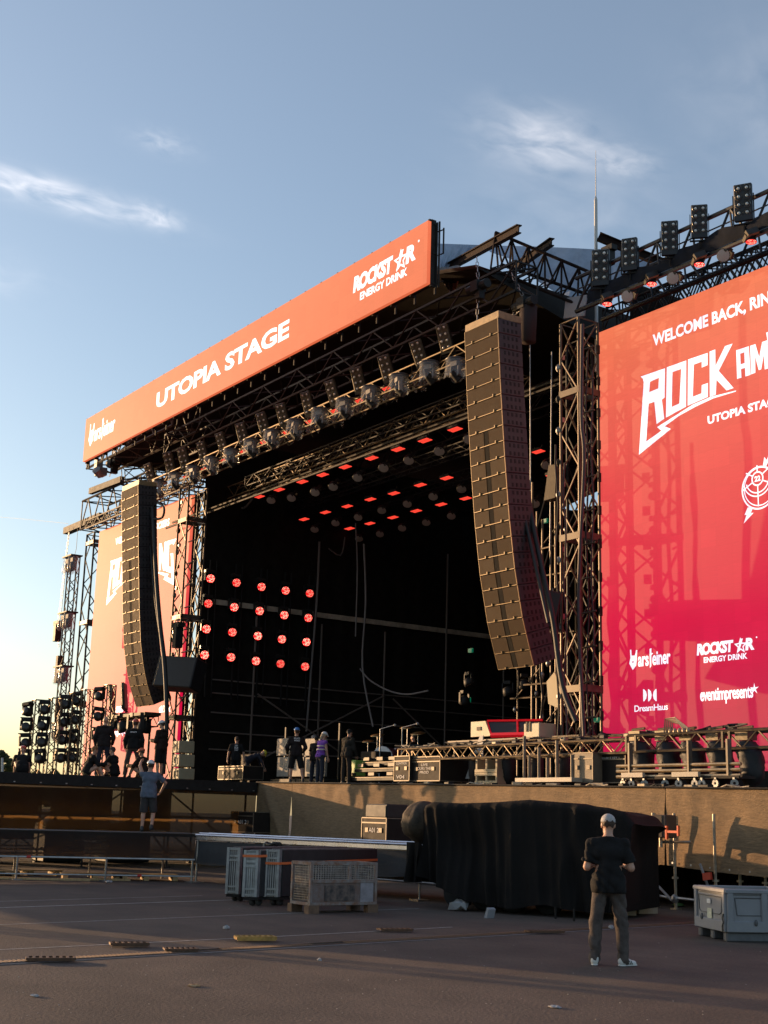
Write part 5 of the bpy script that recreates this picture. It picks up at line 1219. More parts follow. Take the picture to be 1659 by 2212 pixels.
    def f_bot(G):
        d = sdf_eval(G, bt, .03, .012) + fold(G, .0095 if res < .015 else .005); d = np.maximum(d, (G - J['pel']) @ ax_ - .03)
        if bot != 'long':
            for i in (0, 1):
                h, k = J['hip%d' % i], J['kn%d' % i]; u = U(*(k - h)); near = np.linalg.norm(G - k, axis=-1) < .2; d = np.where(near, np.maximum(d, (G - k) @ u - .02), d)
        return d
    put('trousers' if bot == 'long' else 'shorts', f_bot, lo, hi, res, botm)
    for i in (0, 1):
        a, f = feet[i]; side = np.cross(f, [0, 0, 1.0])
        sp_ = [('c', a + [0, 0, -.035] - f * .03, a + f * .06 + [0, 0, -.04], .047, .042), ('c', a + f * .06 + [0, 0, -.048], a + f * .155 + [0, 0, -.056], .042, .032), ('c', a - f * .02, a - f * .02 + [0, 0, .02], .05, .046)]
        so_ = put('shoe', lambda G: np.maximum(sdf_eval(G, sp_, .02), -(G[..., 2] - (a[2] - .082))), a - .26, a + .26, min(res, .014), shoe)
        s2 = [('c', a - f * .035 + [0, 0, -.078], a + f * .165 + [0, 0, -.078], .045, .038)]
        so2 = put('sole', lambda G: np.maximum(np.maximum(sdf_eval(G, s2, .01), G[..., 2] - (a[2] - .066)), -(G[..., 2] - (a[2] - .0845))), a - .26, a + .26, min(res, .014), SOLE if shoe is WSHOE else SHOE)
        if shoe is WSHOE:                  # three dark stripes on the side of each trainer
            b = MB()
            for q in range(3):
                for sd_ in (-1, 1):
                    p0 = (a + f * (.045 + q * .026) + side * sd_ * .046 + np.array([0, 0, -.062]) + off) * H; p1 = (a + f * (.025 + q * .026) + side * sd_ * .040 + np.array([0, 0, -.022]) + off) * H; b.tube(p0, p1, .0065, 5)
            b.build('stripes', SHOE, so_, local=True)
    for i in (0, 1):
        me = hand_mesh(i); o = bpy.data.objects.new('hand', me); COL.objects.link(o); o.parent = root
        if not me.materials: me.materials.append(SKIN[0])
        z = -J['hd%d' % i]; inw = np.array([-1.0 if i else 1.0, .25, 0]); y = inw - z * (inw @ z); y = U(*y); x = np.cross(y, z)
        p = (J['wr%d' % i] + off) * H; o.matrix_local = Matrix(((x[0] * H, y[0] * H, z[0] * H, p[0]), (x[1] * H, y[1] * H, z[1] * H, p[1]), (x[2] * H, y[2] * H, z[2] * H, p[2]), (0, 0, 0, 1)))
    e = MB()
    for s in (-1, 1): e.sphere((HP(s * .030, .076, .008) + off) * H, .0115 * H, 8, 5)
    e.build('eyes', mat('eye_white', (.25, .22, .2), .2), root, smooth=True, local=True)
    if hair:
        hp = [('e', HP(0, -.020, .035), (.084, .100, .098), HR)]
        if long_hair: hp += [('c', HP(0, -.09, .0), HP(0, -.10, -.16), .05, .035)]
        put('hair', lambda G: np.maximum(sdf_eval(G, hp, .02) + .004 * np.sin(G[..., 0] * 90) * np.sin(G[..., 2] * 70), ((G - HP(0, -.01, 0)) @ (fw * .80 - up * .60)) - .040 if not long_hair else ((G - HP(0, 0, 0)) @ fw) - .03), hd - .28, hd + .2, min(res, .014), HAIRM[hair])
    if beard: put('beard', lambda G: np.maximum(sdf_eval(G, [('e', HP(0, .03, -.07), (.064, .066, .05), HR)], .01), (G - HP(0, .02, -.05)) @ (up * .8 - fw * .3)), hd - .2, hd + .2, min(res, .014), HAIRM['brown'])
    if helmet:
        mm = HELM[helmet]
        put('helmet', lambda G: np.maximum(np.minimum(ell_d(G, HP(0, -.008, .055), (.102, .125, .105), HR), np.maximum(ell_d(G, HP(0, .04, .055), (.098, .135, .03), HR), -1e9)), -((G - HP(0, 0, .045)) @ up)) , hd - .2, hd + .26, min(res, .016), mm)
        b = MB()
        for s in (-1, 1): b.path([(HP(s * .085, .0, .05) + off) * H, (HP(s * .082, .02, -.03) + off) * H, (HP(s * .03, .06, -.11) + off) * H], .005, 4)
        b.build('chin_strap', BLK, root, local=True)
    if cap:
        put('cap', lambda G: np.maximum(ell_d(G, HP(0, -.012, .045), (.090, .112, .092), HR), -((G - HP(0, 0, .03)) @ (up * .97 - fw * .22))), hd - .2, hd + .2, min(res, .012), cap)
        put('peak', lambda G: np.maximum(ell_d(G, HP(0, .10, .045), (.078, .10, .022), HR), -((G - HP(0, .055, 0)) @ fw)), hd - .25, hd + .25, min(res, .012), cap)
    if vest:
        vm = mat('pale_reflective_band', (.55, .45, .42), .5); b = MB()
        for zc in (.05, .17):
            ctr = J['waist'] * 1.0 + ax_ * (zc - .02)
            n = 24
            for k in range(n):
                t0, t1 = 2 * math.pi * k / n, 2 * math.pi * (k + 1) / n
                for q in (0,):
                    P0 = [(ctr + np.array([.195 * math.cos(t), .158 * math.sin(t), z]) + off) * H for t, z in ((t0, 0), (t1, 0), (t1, .045), (t0, .045))]; b.quad(*P0)
        b.build('reflective_bands', vm, st, local=True)
    if text_back:
        for body, w, h, z in text_back:
            b = MB(); y = -.185; cpos = (J['chest'] + np.array([w / 2, y, z]) + off) * H; text(b, body, cpos, (-1, 0, 0), (0, 0, 1), w * H, h * H, .03)
            b.build('printed_word', mat('white_print', (.70, .66, .64), .7), st, local=True)
    return root
FACE = lambda x, y: math.atan2(-x, y)               # rotation about z that turns local +y to world direction (x, y)
VIEW = FACE(-math.sin(CAM_YAW), math.cos(CAM_YAW))  # looking away from us
def stand_at(px, py_feet, Y=None, z=None):
    if z == 0: return on_z(px, py_feet)
    p = on_y(px, py_feet, Y); return Vector((p.x, p.y, DZ(p.x)))
def tall(px, y0, y1, Y): return (on_y(px, y0, Y).z - on_y(px, y1, Y).z)
# the man in the foreground
pf = on_z(1317, 2086)
lw = [((-.15, .0, -1), (-.05, .0, -1)), ((.12, .07, -1), (.05, -.08, -1))]
la = [((-.24, -.10, -1), (.42, .95, .12)), ((.26, -.10, -1), (-.36, 1.0, .15))]
person(pf, VIEW - .10, 'man seen from behind in grey cap, black T-shirt and dark jeans on the asphalt', joints(.02, lw, la, (.02, .30, 1), .195), .995, 'tee', BLK, 'long', CHAR, 0, 'brown', cap=mat('pale_grey_cap', (.42, .39, .38), .8, var=.1, scale=12, bump=.3), shoe=WSHOE, res=.0115, beard=True, toes=(.1, .95))
# crew on the main stage
p = stand_at(637, 1690, 21.9); person(p, VIEW + .12, 'person in blue helmet, black jacket lettered STAGE CREW and black shorts on the stage edge', joints(.03, [((-.12, .05, -1), (-.02, -.05, -1)), ((.22, -.15, -1), (.16, -.25, -1))], [((-.40, -.1, -1), (.1, .75, -.7)), ((.42, -.05, -1), (-.3, .85, -.5))], (0, .12, 1)), .98, 'long', cloth('brown_black_jacket', (.022, .016, .015)), 'short', BLK, 0, 'brown', helmet='blue', text_back=[('STAGE', .20, .055, .09), ('CREW', .19, .055, .02)])
p = stand_at(690, 1690, 22.0); person(p, VIEW - .9, 'woman in white helmet and purple safety vest with pale bands looking down on the stage', joints(.14, [((-.08, .06, -1), (0, -.08, -1)), ((.08, .0, -1), (0, -.05, -1))], [((-.15, .05, -1), (0, .25, -1)), ((.22, .06, -1), (.05, .25, -1))], (0, .42, 1), .175), .90, 'vestless', PURP, 'long', NAVY, 0, 'blond', helmet='white', long_hair=True, vest=True)
p = stand_at(679, 1690, 22.7); person(p, VIEW - .5, 'crew member in purple and black half hidden behind the woman in the purple vest', joints(.1), .88, 'tee', BLK, 'long', NAVY, 1, 'dark')
p = stand_at(747, 1690, 22.2); person(p, VIEW - .75, 'person all in dark clothes and cap standing by the black stage steps', joints(.12, None, [((-.15, .1, -1), (.05, .6, -.8)), ((.2, .1, -1), (-.1, .6, -.8))], (0, .3, 1)), .94, 'long', cloth('dark_olive_jacket', (.025, .022, .018)), 'long', cloth('dark_brown_trousers', (.03, .024, .02)), 0, 'dark', cap=BLK)
p = stand_at(507, 1690, 22.8); person(p, VIEW + .05, 'stagehand in black T-shirt with a white printed back standing behind a flight case', joints(.02, None, [((-.35, .0, -1), (-.15, .12, -1)), ((.33, .02, -1), (.12, .15, -1))], (0, .2, 1)), .93, 'tee', BLK, 'long', BLK, 0, 'brown', text_back=[('VMV', .13, .05, .08), ('IOI', .13, .09, -.03), ('YWY', .16, .05, -.10)])
p = stand_at(531, 1690, 23.6); person(p, VIEW - 1.3, 'crew member bending far forward in the dark beside the printed T-shirt stagehand', joints(1.15, [((-.1, .2, -1), (0, -.2, -1)), ((.1, .1, -1), (0, -.25, -1))], [((-.2, .6, -1), (0, .3, -1)), ((.2, .6, -1), (0, .4, -1))], (0, 1, .35)), .92, 'long', NAVY, 'long', NAVY, 0, None, helmet='yellow')
p = stand_at(893, 1690, 26.5); person((p.x, p.y, p.z + .5), VIEW + 1.2, 'drummer in black sitting behind the drum kit', joints(.05, [((-.25, 1, -.1), (0, .1, -1)), ((.25, 1, -.1), (0, .1, -1))], [((-.3, .3, -1), (.1, 1, .1)), ((.3, .3, -1), (-.1, 1, .1))]), .95, 'tee', BLK, 'long', BLK, 0, 'dark')
# crew on the wing
SITL = [((-.22, .85, .55), (-.05, .35, -1)), ((.22, .85, .45), (.08, .4, -1))]
def wing(px, py, X): p = on_x(px, py, X); return Vector((X, p.y, DZ(X)))
p = wing(219, 1676, -38.6); person(p, VIEW + .1, 'bald man in dark jacket and trousers standing on the wing beside the lamp racks', joints(.04, [((-.10, .05, -1), (-.03, -.05, -1)), ((.16, .02, -1), (.08, -.05, -1))], [((-.3, -.12, -1), (.15, .4, -1)), ((.3, .1, -1), (-.2, .8, -.7))], (.03, .12, 1)), 1.02, 'long', cloth('brown_black_jacket', (.022, .016, .015)), 'long', NAVY, 0, None)
p = wing(284, 1676, -38.6); person(p, VIEW, 'crew member in red helmet and black hooded jacket standing legs apart on the wing', joints(.02, [((-.18, .02, -1), (-.10, -.02, -1)), ((.20, .02, -1), (.10, -.03, -1))], [((-.28, .0, -1), (.05, .35, -1)), ((.28, .0, -1), (-.05, .35, -1))], (.04, .1, 1)), 1.0, 'long', BLK, 'long', CHAR, 0, 'brown', helmet='red', text_back=[('PRIME', .20, .04, .05)])
p = wing(343, 1676, -38.3); person(p, VIEW + 1.05, 'crew member in white helmet in profile with folded arms on the wing', joints(-.06, [((-.06, .0, -1), (0, -.10, -1)), ((.06, .10, -1), (0, -.05, -1))], [((-.18, .15, -1), (.35, .9, .1)), ((.18, .15, -1), (-.35, .9, .1))], (0, .3, 1)), 1.0, 'long', cloth('dark_brown_jacket', (.03, .02, .016)), 'short', BLK, 0, 'brown', helmet='white')
def sit(px, py, X, rz, label, **k):
    p = on_x(px, py, X); J = joints(k.pop('lean', .25), k.pop('legs', SITL), k.pop('arms', [((-.2, .6, -.8), (.3, .9, .1)), ((.2, .6, -.8), (-.3, .9, .1))]), k.pop('head', (0, .25, 1)))
    person((X, p.y, DZ(X) + .13), rz, label, J, k.pop('H', .95), ground=False, **k)
sit(186, 1668, -38.0, VIEW - 1.2, 'ginger-haired person sitting hunched with knees up in black hoodie and khaki trousers', top='long', topm=BLK, bot='long', botm=KHAKI, hair='ginger', lean=.35)
sit(248, 1668, -38.1, VIEW + 1.25, 'dark-haired person in black hoodie sitting on the wing edge between two standing men', top='long', topm=BLK, bot='long', botm=BLK, hair='brown', lean=.2)
sit(312, 1672, -38.0, VIEW + 1.1, 'person in orange helmet sitting below the standing pair on the wing', top='long', topm=cloth('dark_brown_jacket', (.03, .02, .016)), bot='long', botm=BLK, hair='brown', helmet='orange', lean=.25, skin=1)
sit(47, 1668, -38.4, VIEW + .3, 'crouching person in red and white helmet at the far left end of the wing', top='long', topm=BLK, bot='long', botm=BLK, hair=None, helmet='red', lean=.7)
# the one climbing up to the wing
pc = on_z(316, 1796, 1.16); person((pc.x, pc.y, 1.15), VIEW + .05, 'person in white helmet, blue-grey shirt and shorts climbing from the low walkway to the wing', joints(.06, [((-.03, .08, -1), (-.02, -.1, -1)), ((.10, .15, -1), (.0, -.45, -1))], [((-.35, .55, .75), (-.05, .9, .45)), ((.50, .2, -.45), (-.45, .35, -.9))], (0, .1, 1)), .97, 'tee', GREYB, 'short', GREYS, 0, 'brown', helmet='white', shoe=SHOE)
# ------------------------------------------------------------------ draped trailer
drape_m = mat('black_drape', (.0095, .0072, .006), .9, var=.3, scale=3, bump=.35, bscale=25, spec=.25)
def trailer():
    bl, bc, br = on_z(905, 1955), on_z(1055, 1990), on_z(1305, 1985)
    f0, f1 = Vector((bl.x, bl.y, 0)), Vector((br.x, br.y, 0))
    A = on_z(908, 1962); B = on_z(1345, 1990); d = (B - A); d.z = 0; L_ = d.length; d.normalize(); n = Vector((-d.y, d.x, 0))
    if n.y < 0: n = -n
    root = empty('draped_trailer', (A + B) / 2, 'long trailer hidden under a black drape with a tied round bulge at its left end', 'trailer')
    D_ = 2.1
    def top_z(t):
        pts = [(0, 1.80), (.12, 1.84), (.26, 1.80), (.38, 1.92), (.50, 2.02), (.62, 1.97), (.80, 1.86), (.93, 1.78), (1, 1.60)]
        for (a, za), (b, zb) in zip(pts[:-1], pts[1:]):
            if t <= b: return za + (zb - za) * (t - a) / (b - a)
        return 1.6
    # heights by sight line: the drape's top edge as seen
    def zsight(px, py, P): 
        q = sight(px, py); k = ((P - Vector(CAM)).dot(Vector(q))) / Vector(q).dot(Vector(q)); return CAM[2] + q[2] * ((P.x - CAM[0]) * q[0] + (P.y - CAM[1]) * q[1]) / (q[0] ** 2 + q[1] ** 2)
    topc = [(895, 1748), (930, 1735), (1010, 1738), (1090, 1737), (1180, 1731), (1290, 1740), (1365, 1749), (1395, 1758), (1413, 1785)]
    nu, nv = 190, 40; b = MB()
    def ztop(t):
        px = 905 + (1412 - 905) * t
        for (a, ya), (c, yc) in zip(topc[:-1], topc[1:]):
            if px <= c:
                py = ya + (yc - ya) * max(0, (px - a)) / (c - a); break
        else: py = topc[-1][1]
        return zsight(px, py, A + d * (L_ * t))
    Z = [ztop(i / nu) for i in range(nu + 1)]
    # closed ring of the section, front bottom -> top -> back bottom
    ring_n = 54
    for i in range(nu + 1):
        t = i / nu; zt = Z[i]; P = A + d * (L_ * t)
        for j in range(ring_n + 1):
            s = j / ring_n
            if s < .55:                       # front curtain
                q = s / .55; z0 = .10 + .50 * max(0, 1 - t / .26) ** 1.2; z = z0 + (zt - .02 - z0) * q; off = 0
                w = (.12 + .88 * (1 - q) ** .8) * (.42 * abs(noise.noise((t * 8 + q * .5, q * .25, 7))) + .20 * abs(noise.noise((t * 19 + q * .6, q * .4, 9))) - .13) * 1.2
                swag = .22 * math.exp(-((t - .22) / .16) ** 2 - ((q - .55) / .28) ** 2) * 1.0
                ridge = -.09 * math.exp(-((t - .47 - (1 - q) * .02) / .03) ** 2) * min(1, (1 - q) * 2.5) - .06 * math.exp(-((t - .80 + (1 - q) * .10) / .03) ** 2)
                off = w + swag + ridge - .10 * (1 - q) + .015 * noise.noise((t * 9, q * 4, 2))
                z += .05 * noise.noise((t * 6, 3, 1)) * (1 - q) + (.10 * math.sin(t * 7) ** 2) * (1 - q) ** 4
                p = P + n * off + d * (.20 * q ** .8 * max(0, (t - .80) / .20)); b.v.append((p.x, p.y, z))
            elif s < .8:                      # roof, sagging between bows
                q = (s - .55) / .25; p = P + n * (.05 + (D_ - .1) * q) + d * (.20 * max(0, (t - .80) / .20)); z = zt + .03 - .10 * math.sin(q * math.pi) * abs(math.sin(t * 9)); b.v.append((p.x, p.y, z - (.10 * (2 * q - 1) ** 4 if q > .5 else 0)))
            else:
                q = (s - .8) / .2; p = P + n * (D_ + .05 * math.sin(t * 40) * q); b.v.append((p.x, p.y, zt - .05 - (zt - .2) * q))
    m = ring_n + 1
    b.f = [(i * m + j, (i + 1) * m + j, (i + 1) * m + j + 1, i * m + j + 1) for i in range(nu) for j in range(ring_n)]
    b.f += [tuple(range(m))[::-1], tuple(nu * m + j for j in range(m))]; b.mi = [0] * len(b.f)
    b.build('drape', drape_m, root, smooth=True)
    # the tied bulge at the left end: sun on the drape put into a lighter brown
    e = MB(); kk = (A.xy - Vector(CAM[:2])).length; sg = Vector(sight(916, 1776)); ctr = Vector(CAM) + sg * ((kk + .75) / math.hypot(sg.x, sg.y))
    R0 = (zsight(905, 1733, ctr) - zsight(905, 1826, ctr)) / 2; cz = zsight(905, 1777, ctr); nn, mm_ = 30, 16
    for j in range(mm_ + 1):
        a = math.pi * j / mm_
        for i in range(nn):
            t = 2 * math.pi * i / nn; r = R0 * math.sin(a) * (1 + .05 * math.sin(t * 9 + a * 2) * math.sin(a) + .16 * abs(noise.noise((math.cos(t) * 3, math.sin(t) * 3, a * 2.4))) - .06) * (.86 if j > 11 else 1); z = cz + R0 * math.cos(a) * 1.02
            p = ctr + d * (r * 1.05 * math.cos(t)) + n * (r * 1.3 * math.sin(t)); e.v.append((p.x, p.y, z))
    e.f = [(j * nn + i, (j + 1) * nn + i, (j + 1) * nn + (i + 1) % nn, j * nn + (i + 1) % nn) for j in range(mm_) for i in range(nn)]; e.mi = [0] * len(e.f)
    e.build('tied_bulge', mat('sunlit_drape_brown', (.05, .035, .022), .75, var=.4, scale=9, bump=.8, bscale=10, spec=.4), root, smooth=True)
    s = MB(); n2 = 14; zt = cz - R0 * .9
    for i in range(n2 + 1):
        t = i / n2; 
        for j in range(7):
            q = j / 6; z = zt - q * (zt - .45); p = ctr + d * (-.22 + .34 * t + .05 * math.sin(t * 19) * q - .04 * q) + n * (-.30 + .1 * math.cos(t * 12) * q); s.v.append((p.x, p.y, z))
    s.f = [(i * 7 + j, (i + 1) * 7 + j, (i + 1) * 7 + j + 1, i * 7 + j + 1) for i in range(n2) for j in range(6)]; s.mi = [0] * len(s.f)
    s.build('hanging_flap', drape_m, root, smooth=True)
    for t in (.16, .30, .44, .62):
        p = A + d * (L_ * t) + n * .35; w = MB(); ax = n; R = Matrix((d, Vector((0, 0, 1)), n)).transposed()
        w.lathe([(.06, -.11), (.26, -.11), (.30, -.06), (.30, .06), (.26, .11), (.06, .11)], 18, p + Vector((0, 0, .30)), R); w.build('wheel', mat('tyre_rubber', (.02, .02, .02), .8), root, smooth=True)
    p = on_z(1045, 1983); w = MB(); w.prism([(0, 0), (.08, 0), (.13, .15), (.08, .18)], p, (1, 0, 0), (0, 0, 1), (0, .16, 0)); w.build('wheel_chock', mat('pale_plastic', (.30, .30, .31), .5), root)
    for px, py in ((1200, 1985), (1240, 1990)):
        p = on_z(px, py); w = MB(); w.tube((p.x, p.y, 0), (p.x, p.y, .2), .02, 6); w.build('prop_stand', darkm, root)
trailer()
# ------------------------------------------------------------------ barrier panels stacked on dollies, strapped
grey_al = mat('dull_aluminium', (.36, .355, .35), .45, .75, var=.25, scale=6)
board_m = mat('black_board', (.028, .024, .023), .7, var=.3, scale=3); strap_m = mat('orange_strap', (.75, .16, .04), .6)
topb = mat('greyish_board_edge', (.15, .115, .11), .7, var=.3, scale=6)
def dollies():
    C7 = lambda x, y: ((540 + x * .24111) / 1.15732, (2080 + y * .24111) / 1.15732)
    e0 = on_z(*C7(655, 760)); dv = on_z(*C7(1515, 700)) - on_z(*C7(655, 745)); dv.z = 0; dv.normalize(); nv = Vector((dv.y, -dv.x, 0))     # nv: to the left in the photo
    if nv.x > 0: nv = -nv
    spec = [('nearest', (500, 735), (650, 740), 175, 320, 3.0), ('middle', (275, 738), (428, 740), 185, 245, 3.1), ('farthest left', (100, 690), (240, 695), 155, 0, 3.3)]
    for k, (nm, lft, rgt, topy, strap, L_) in enumerate(spec):
        a = on_z(*C7(lft[0], lft[1] + 28)); c = on_z(*C7(rgt[0], rgt[1] + 28)); w = (c - a).length; ex = (c - a).normalized(); ez = Vector((0, 0, 1))
        hz = on_y(*C7(lft[0], topy), a.y).z; root = empty('panel_dolly', a, 'stack of dark panels with a slatted grey end on a wheeled dolly, %s of three' % nm, 'panel dolly', 'strapped panel stacks')
        root['label'] = {'nearest': 'stack of dark panels with slatted end and orange strap, right beside the mesh box', 'middle': 'stack of panels with slatted end and orange strap, between two other stacks', 'farthest left': 'stack of panels with slatted end, leftmost by the low platform, without a strap in front'}[nm]
        base = .16 if k < 2 else .14; R = Matrix((ex, dv, ez)).transposed(); O = lambda u, v, z: a + ex * u + dv * v + ez * z
        b = MB(); b.box(O(w / 2, L_ / 2 + .05, (base + hz) / 2), (w * .96, L_ - .06, hz - base - .02), R); b.build('panels', board_m, root)
        b = MB()
        for q in range(3): b.box(O(w * (.18 + .32 * q), L_ / 2 + .08, hz), (w * .28, L_ - .1, .03), R)
        b.build('top_edges', topb, root)
        f = MB(); fr = .05
        for u in (fr / 2, w - fr / 2): f.box(O(u, 0, (base + hz) / 2), (fr, .07, hz - base), R)
        for z in (base + .04, base + .14, hz - .03, hz - .16, hz - .24): f.box(O(w / 2, 0, z), (w - fr, .05, .035), R)
        for q in range(5): f.box(O(w * (.2 + .15 * q), .015, (base + hz) / 2), (.022 if k != 1 else .03, .02, hz - base), R)
        if k == 1: f.box(O(w / 2, -.01, hz - .16), (w - fr, .03, .30), R)
        f.build('end_frame', grey_al, root)
        if strap:
            zs = on_y(*C7(lft[0], strap), a.y).z; s = MB(); s.box(O(w / 2, -.045, zs), (w + .02, .012, .045), R)
            L2 = L_; s.add([O(w + .012, -.04, zs - .022), O(w + .012, L2, zs + .02), O(w + .012, L2, zs + .065), O(w + .012, -.04, zs + .022)], [(0, 1, 2, 3)]); s.add([O(w + .02, -.04, zs - .022), O(w + .02, L2, zs + .02), O(w + .02, L2, zs + .065), O(w + .02, -.04, zs + .022)], [(0, 1, 2, 3)])
            s.build('strap', strap_m, root)
        d_ = MB(); d_.box(O(w / 2, L_ / 2, base - .03), (w, L_, .05), R); d_.build('dolly_base', darkm, root)
        for u in (.08, w - .08):
            for v in (.15, L_ - .3):
                c_ = MB(); c_.lathe([(.02, -.025), (.07, -.025), (.075, 0), (.07, .025), (.02, .025)], 12, O(u, v, .075), Matrix((dv, ez, ex)).transposed()); c_.box(O(u, v - .03, .12), (.05, .06, .06), R); c_.build('caster', mat('caster_rubber', (.05, .045, .04), .6), root, smooth=True)
    p = on_y(*C7(590, 150), on_z(*C7(575, 760)).y + .3); h = MB(); rnd = random.Random(2)
    pts = [p + Vector((math.cos(t) * (.12 + .02 * t), math.sin(t) * .12, .02 + .05 * abs(math.sin(t * 1.3)))) for t in [i * .5 for i in range(18)]]; h.path(pts, .022, 6)
    tag(h.build('cable_coil', cablem, smooth=True), 'coil of black cable lying on top of the middle panel stack', 'cable coil')
dollies()
# ------------------------------------------------------------------ rusty mesh box pallet
def mesh_box():
    C7 = lambda x, y: ((540 + x * .24111) / 1.15732, (2080 + y * .24111) / 1.15732)
    a = on_z(*C7(783, 822)); b0 = on_z(*C7(970, 848)); c0 = on_z(*C7(1535, 822)); e1 = b0 - a; e2 = c0 - b0; w1, w2 = e1.length, e2.length; e1.normalize(); e2.normalize()
    e2 = Vector((-e1.y, e1.x, 0)) * (1 if Vector((-e1.y, e1.x, 0)).dot(e2) > 0 else -1)
    H_ = on_y(*C7(990, 315), b0.y).z; z0 = .14; ez = Vector((0, 0, 1)); root = empty('mesh_box', b0, 'rusty steel mesh box pallet with grey wire sides standing before the panel stacks', 'mesh box')
    rust = mat('rusty_grey_paint', (.26, .235, .22), .7, col2=(.20, .085, .04), scale=7, var=.2, bump=.3, bscale=40); wire = mat('galvanised_wire', (.33, .315, .30), .5, .6, var=.3, scale=8)
    panel = mat('rusted_sheet', (.20, .155, .14), .75, col2=(.16, .075, .045), scale=5, var=.2, bump=.4, bscale=30); plate = mat('grey_violet_plate', (.28, .25, .26), .6, var=.2, scale=6)
    O = lambda u, v, z: b0 - e1 * u + e2 * v + ez * z; R = Matrix((e1, e2, ez)).transposed()
    f = MB()
    for u in (0, w1):
        for v in (0, w2): f.box(O(u, v, (H_) / 2 + .01), (.05, .05, H_ - .02), R)
    for z in (H_ - .02, z0 + .02):
        for v in (0, w2): f.box(O(w1 / 2, v, z), (w1, .05, .05), R)
        for u in (0, w1): f.box(O(u, w2 / 2, z), (.05, w2, .05), R)
    f.box(O(0, w2 / 2, z0 + .40), (.05, w2, .05), R); f.box(O(0, w2 * .59, (z0 + .4 + H_) / 2), (.05, .05, H_ - z0 - .4), R); f.build('frame', rust, root)
    for u in (0, w1):
        for v in (0.06, w2 - .06): q = MB(); q.box(O(u * .94 + .03, v, .07), (.14, .22, .14), R); q.build('foot', mat('rusty_foot', (.15, .085, .05), .75, var=.3, scale=8), root)
    q = MB(); q.box(O(w1 / 2, w2 / 2, z0 - .005), (w1 - .05, w2 - .05, .02), R); q.build('floor', darkm, root)
    g = MB()
    for i in range(1, 14): u = w1 * i / 14; g.tube(O(u, 0, z0), O(u, 0, H_), .0035, 4, caps=False); g.tube(O(u, w2, z0), O(u, w2, H_), .0035, 4, caps=False)
    nz_ = 17
    for i in range(1, nz_): z = z0 + (H_ - z0) * i / nz_; g.tube(O(0, 0, z), O(w1, 0, z), .0035, 4, caps=False); g.tube(O(0, w2, z), O(w1, w2, z), .0035, 4, caps=False)
    nv = 26
    for i in range(1, nv): v = w2 * i / nv; g.tube(O(0, v, z0 + .4), O(0, v, H_), .0035, 4, caps=False); g.tube(O(w1, v, z0), O(w1, v, H_), .0035, 4, caps=False)
    for i in range(1, 10): z = z0 + .4 + (H_ - z0 - .4) * i / 10; g.tube(O(0, 0, z), O(0, w2, z), .0035, 4, caps=False); g.tube(O(w1, 0, z), O(w1, w2, z), .0035, 4, caps=False)
    g.build('wire_mesh', wire, root)
    s = MB(); s.box(O(.005, w2 / 2, z0 + .2), (.02, w2 - .05, .36), R); s.build('side_panel', panel, root)
    s = MB(); s.box(O(-.012, w2 * .44, z0 + .2), (.012, w2 * .46, .26), R); s.build('dark_patch', mat('flaking_dark_paint', (.04, .034, .034), .8, col2=(.20, .14, .11), scale=9, var=.2), root)
    s = MB(); s.box(O(-.012, w2 * .86, z0 + .2), (.012, w2 * .2, .34), R); s.build('grey_plate', plate, root)
    rnd = random.Random(6)
    for i in range(5):
        q = MB(); q.sphere(O(w1 * (.3 + .1 * i), .18 + .1 * (i % 2), z0 + .22 + .05 * (i % 3)), (.15, .13, .12), 10, 6); tag(q.build('plastic_bag', mat('grey_sacking', (.05, .048, .046), .7, var=.3, scale=14, bump=.6, bscale=18), smooth=True), 'crumpled grey bag inside the rusty mesh box, %s from its left end' % ORD[4 - i], 'bag', 'bags in the mesh box')
mesh_box()
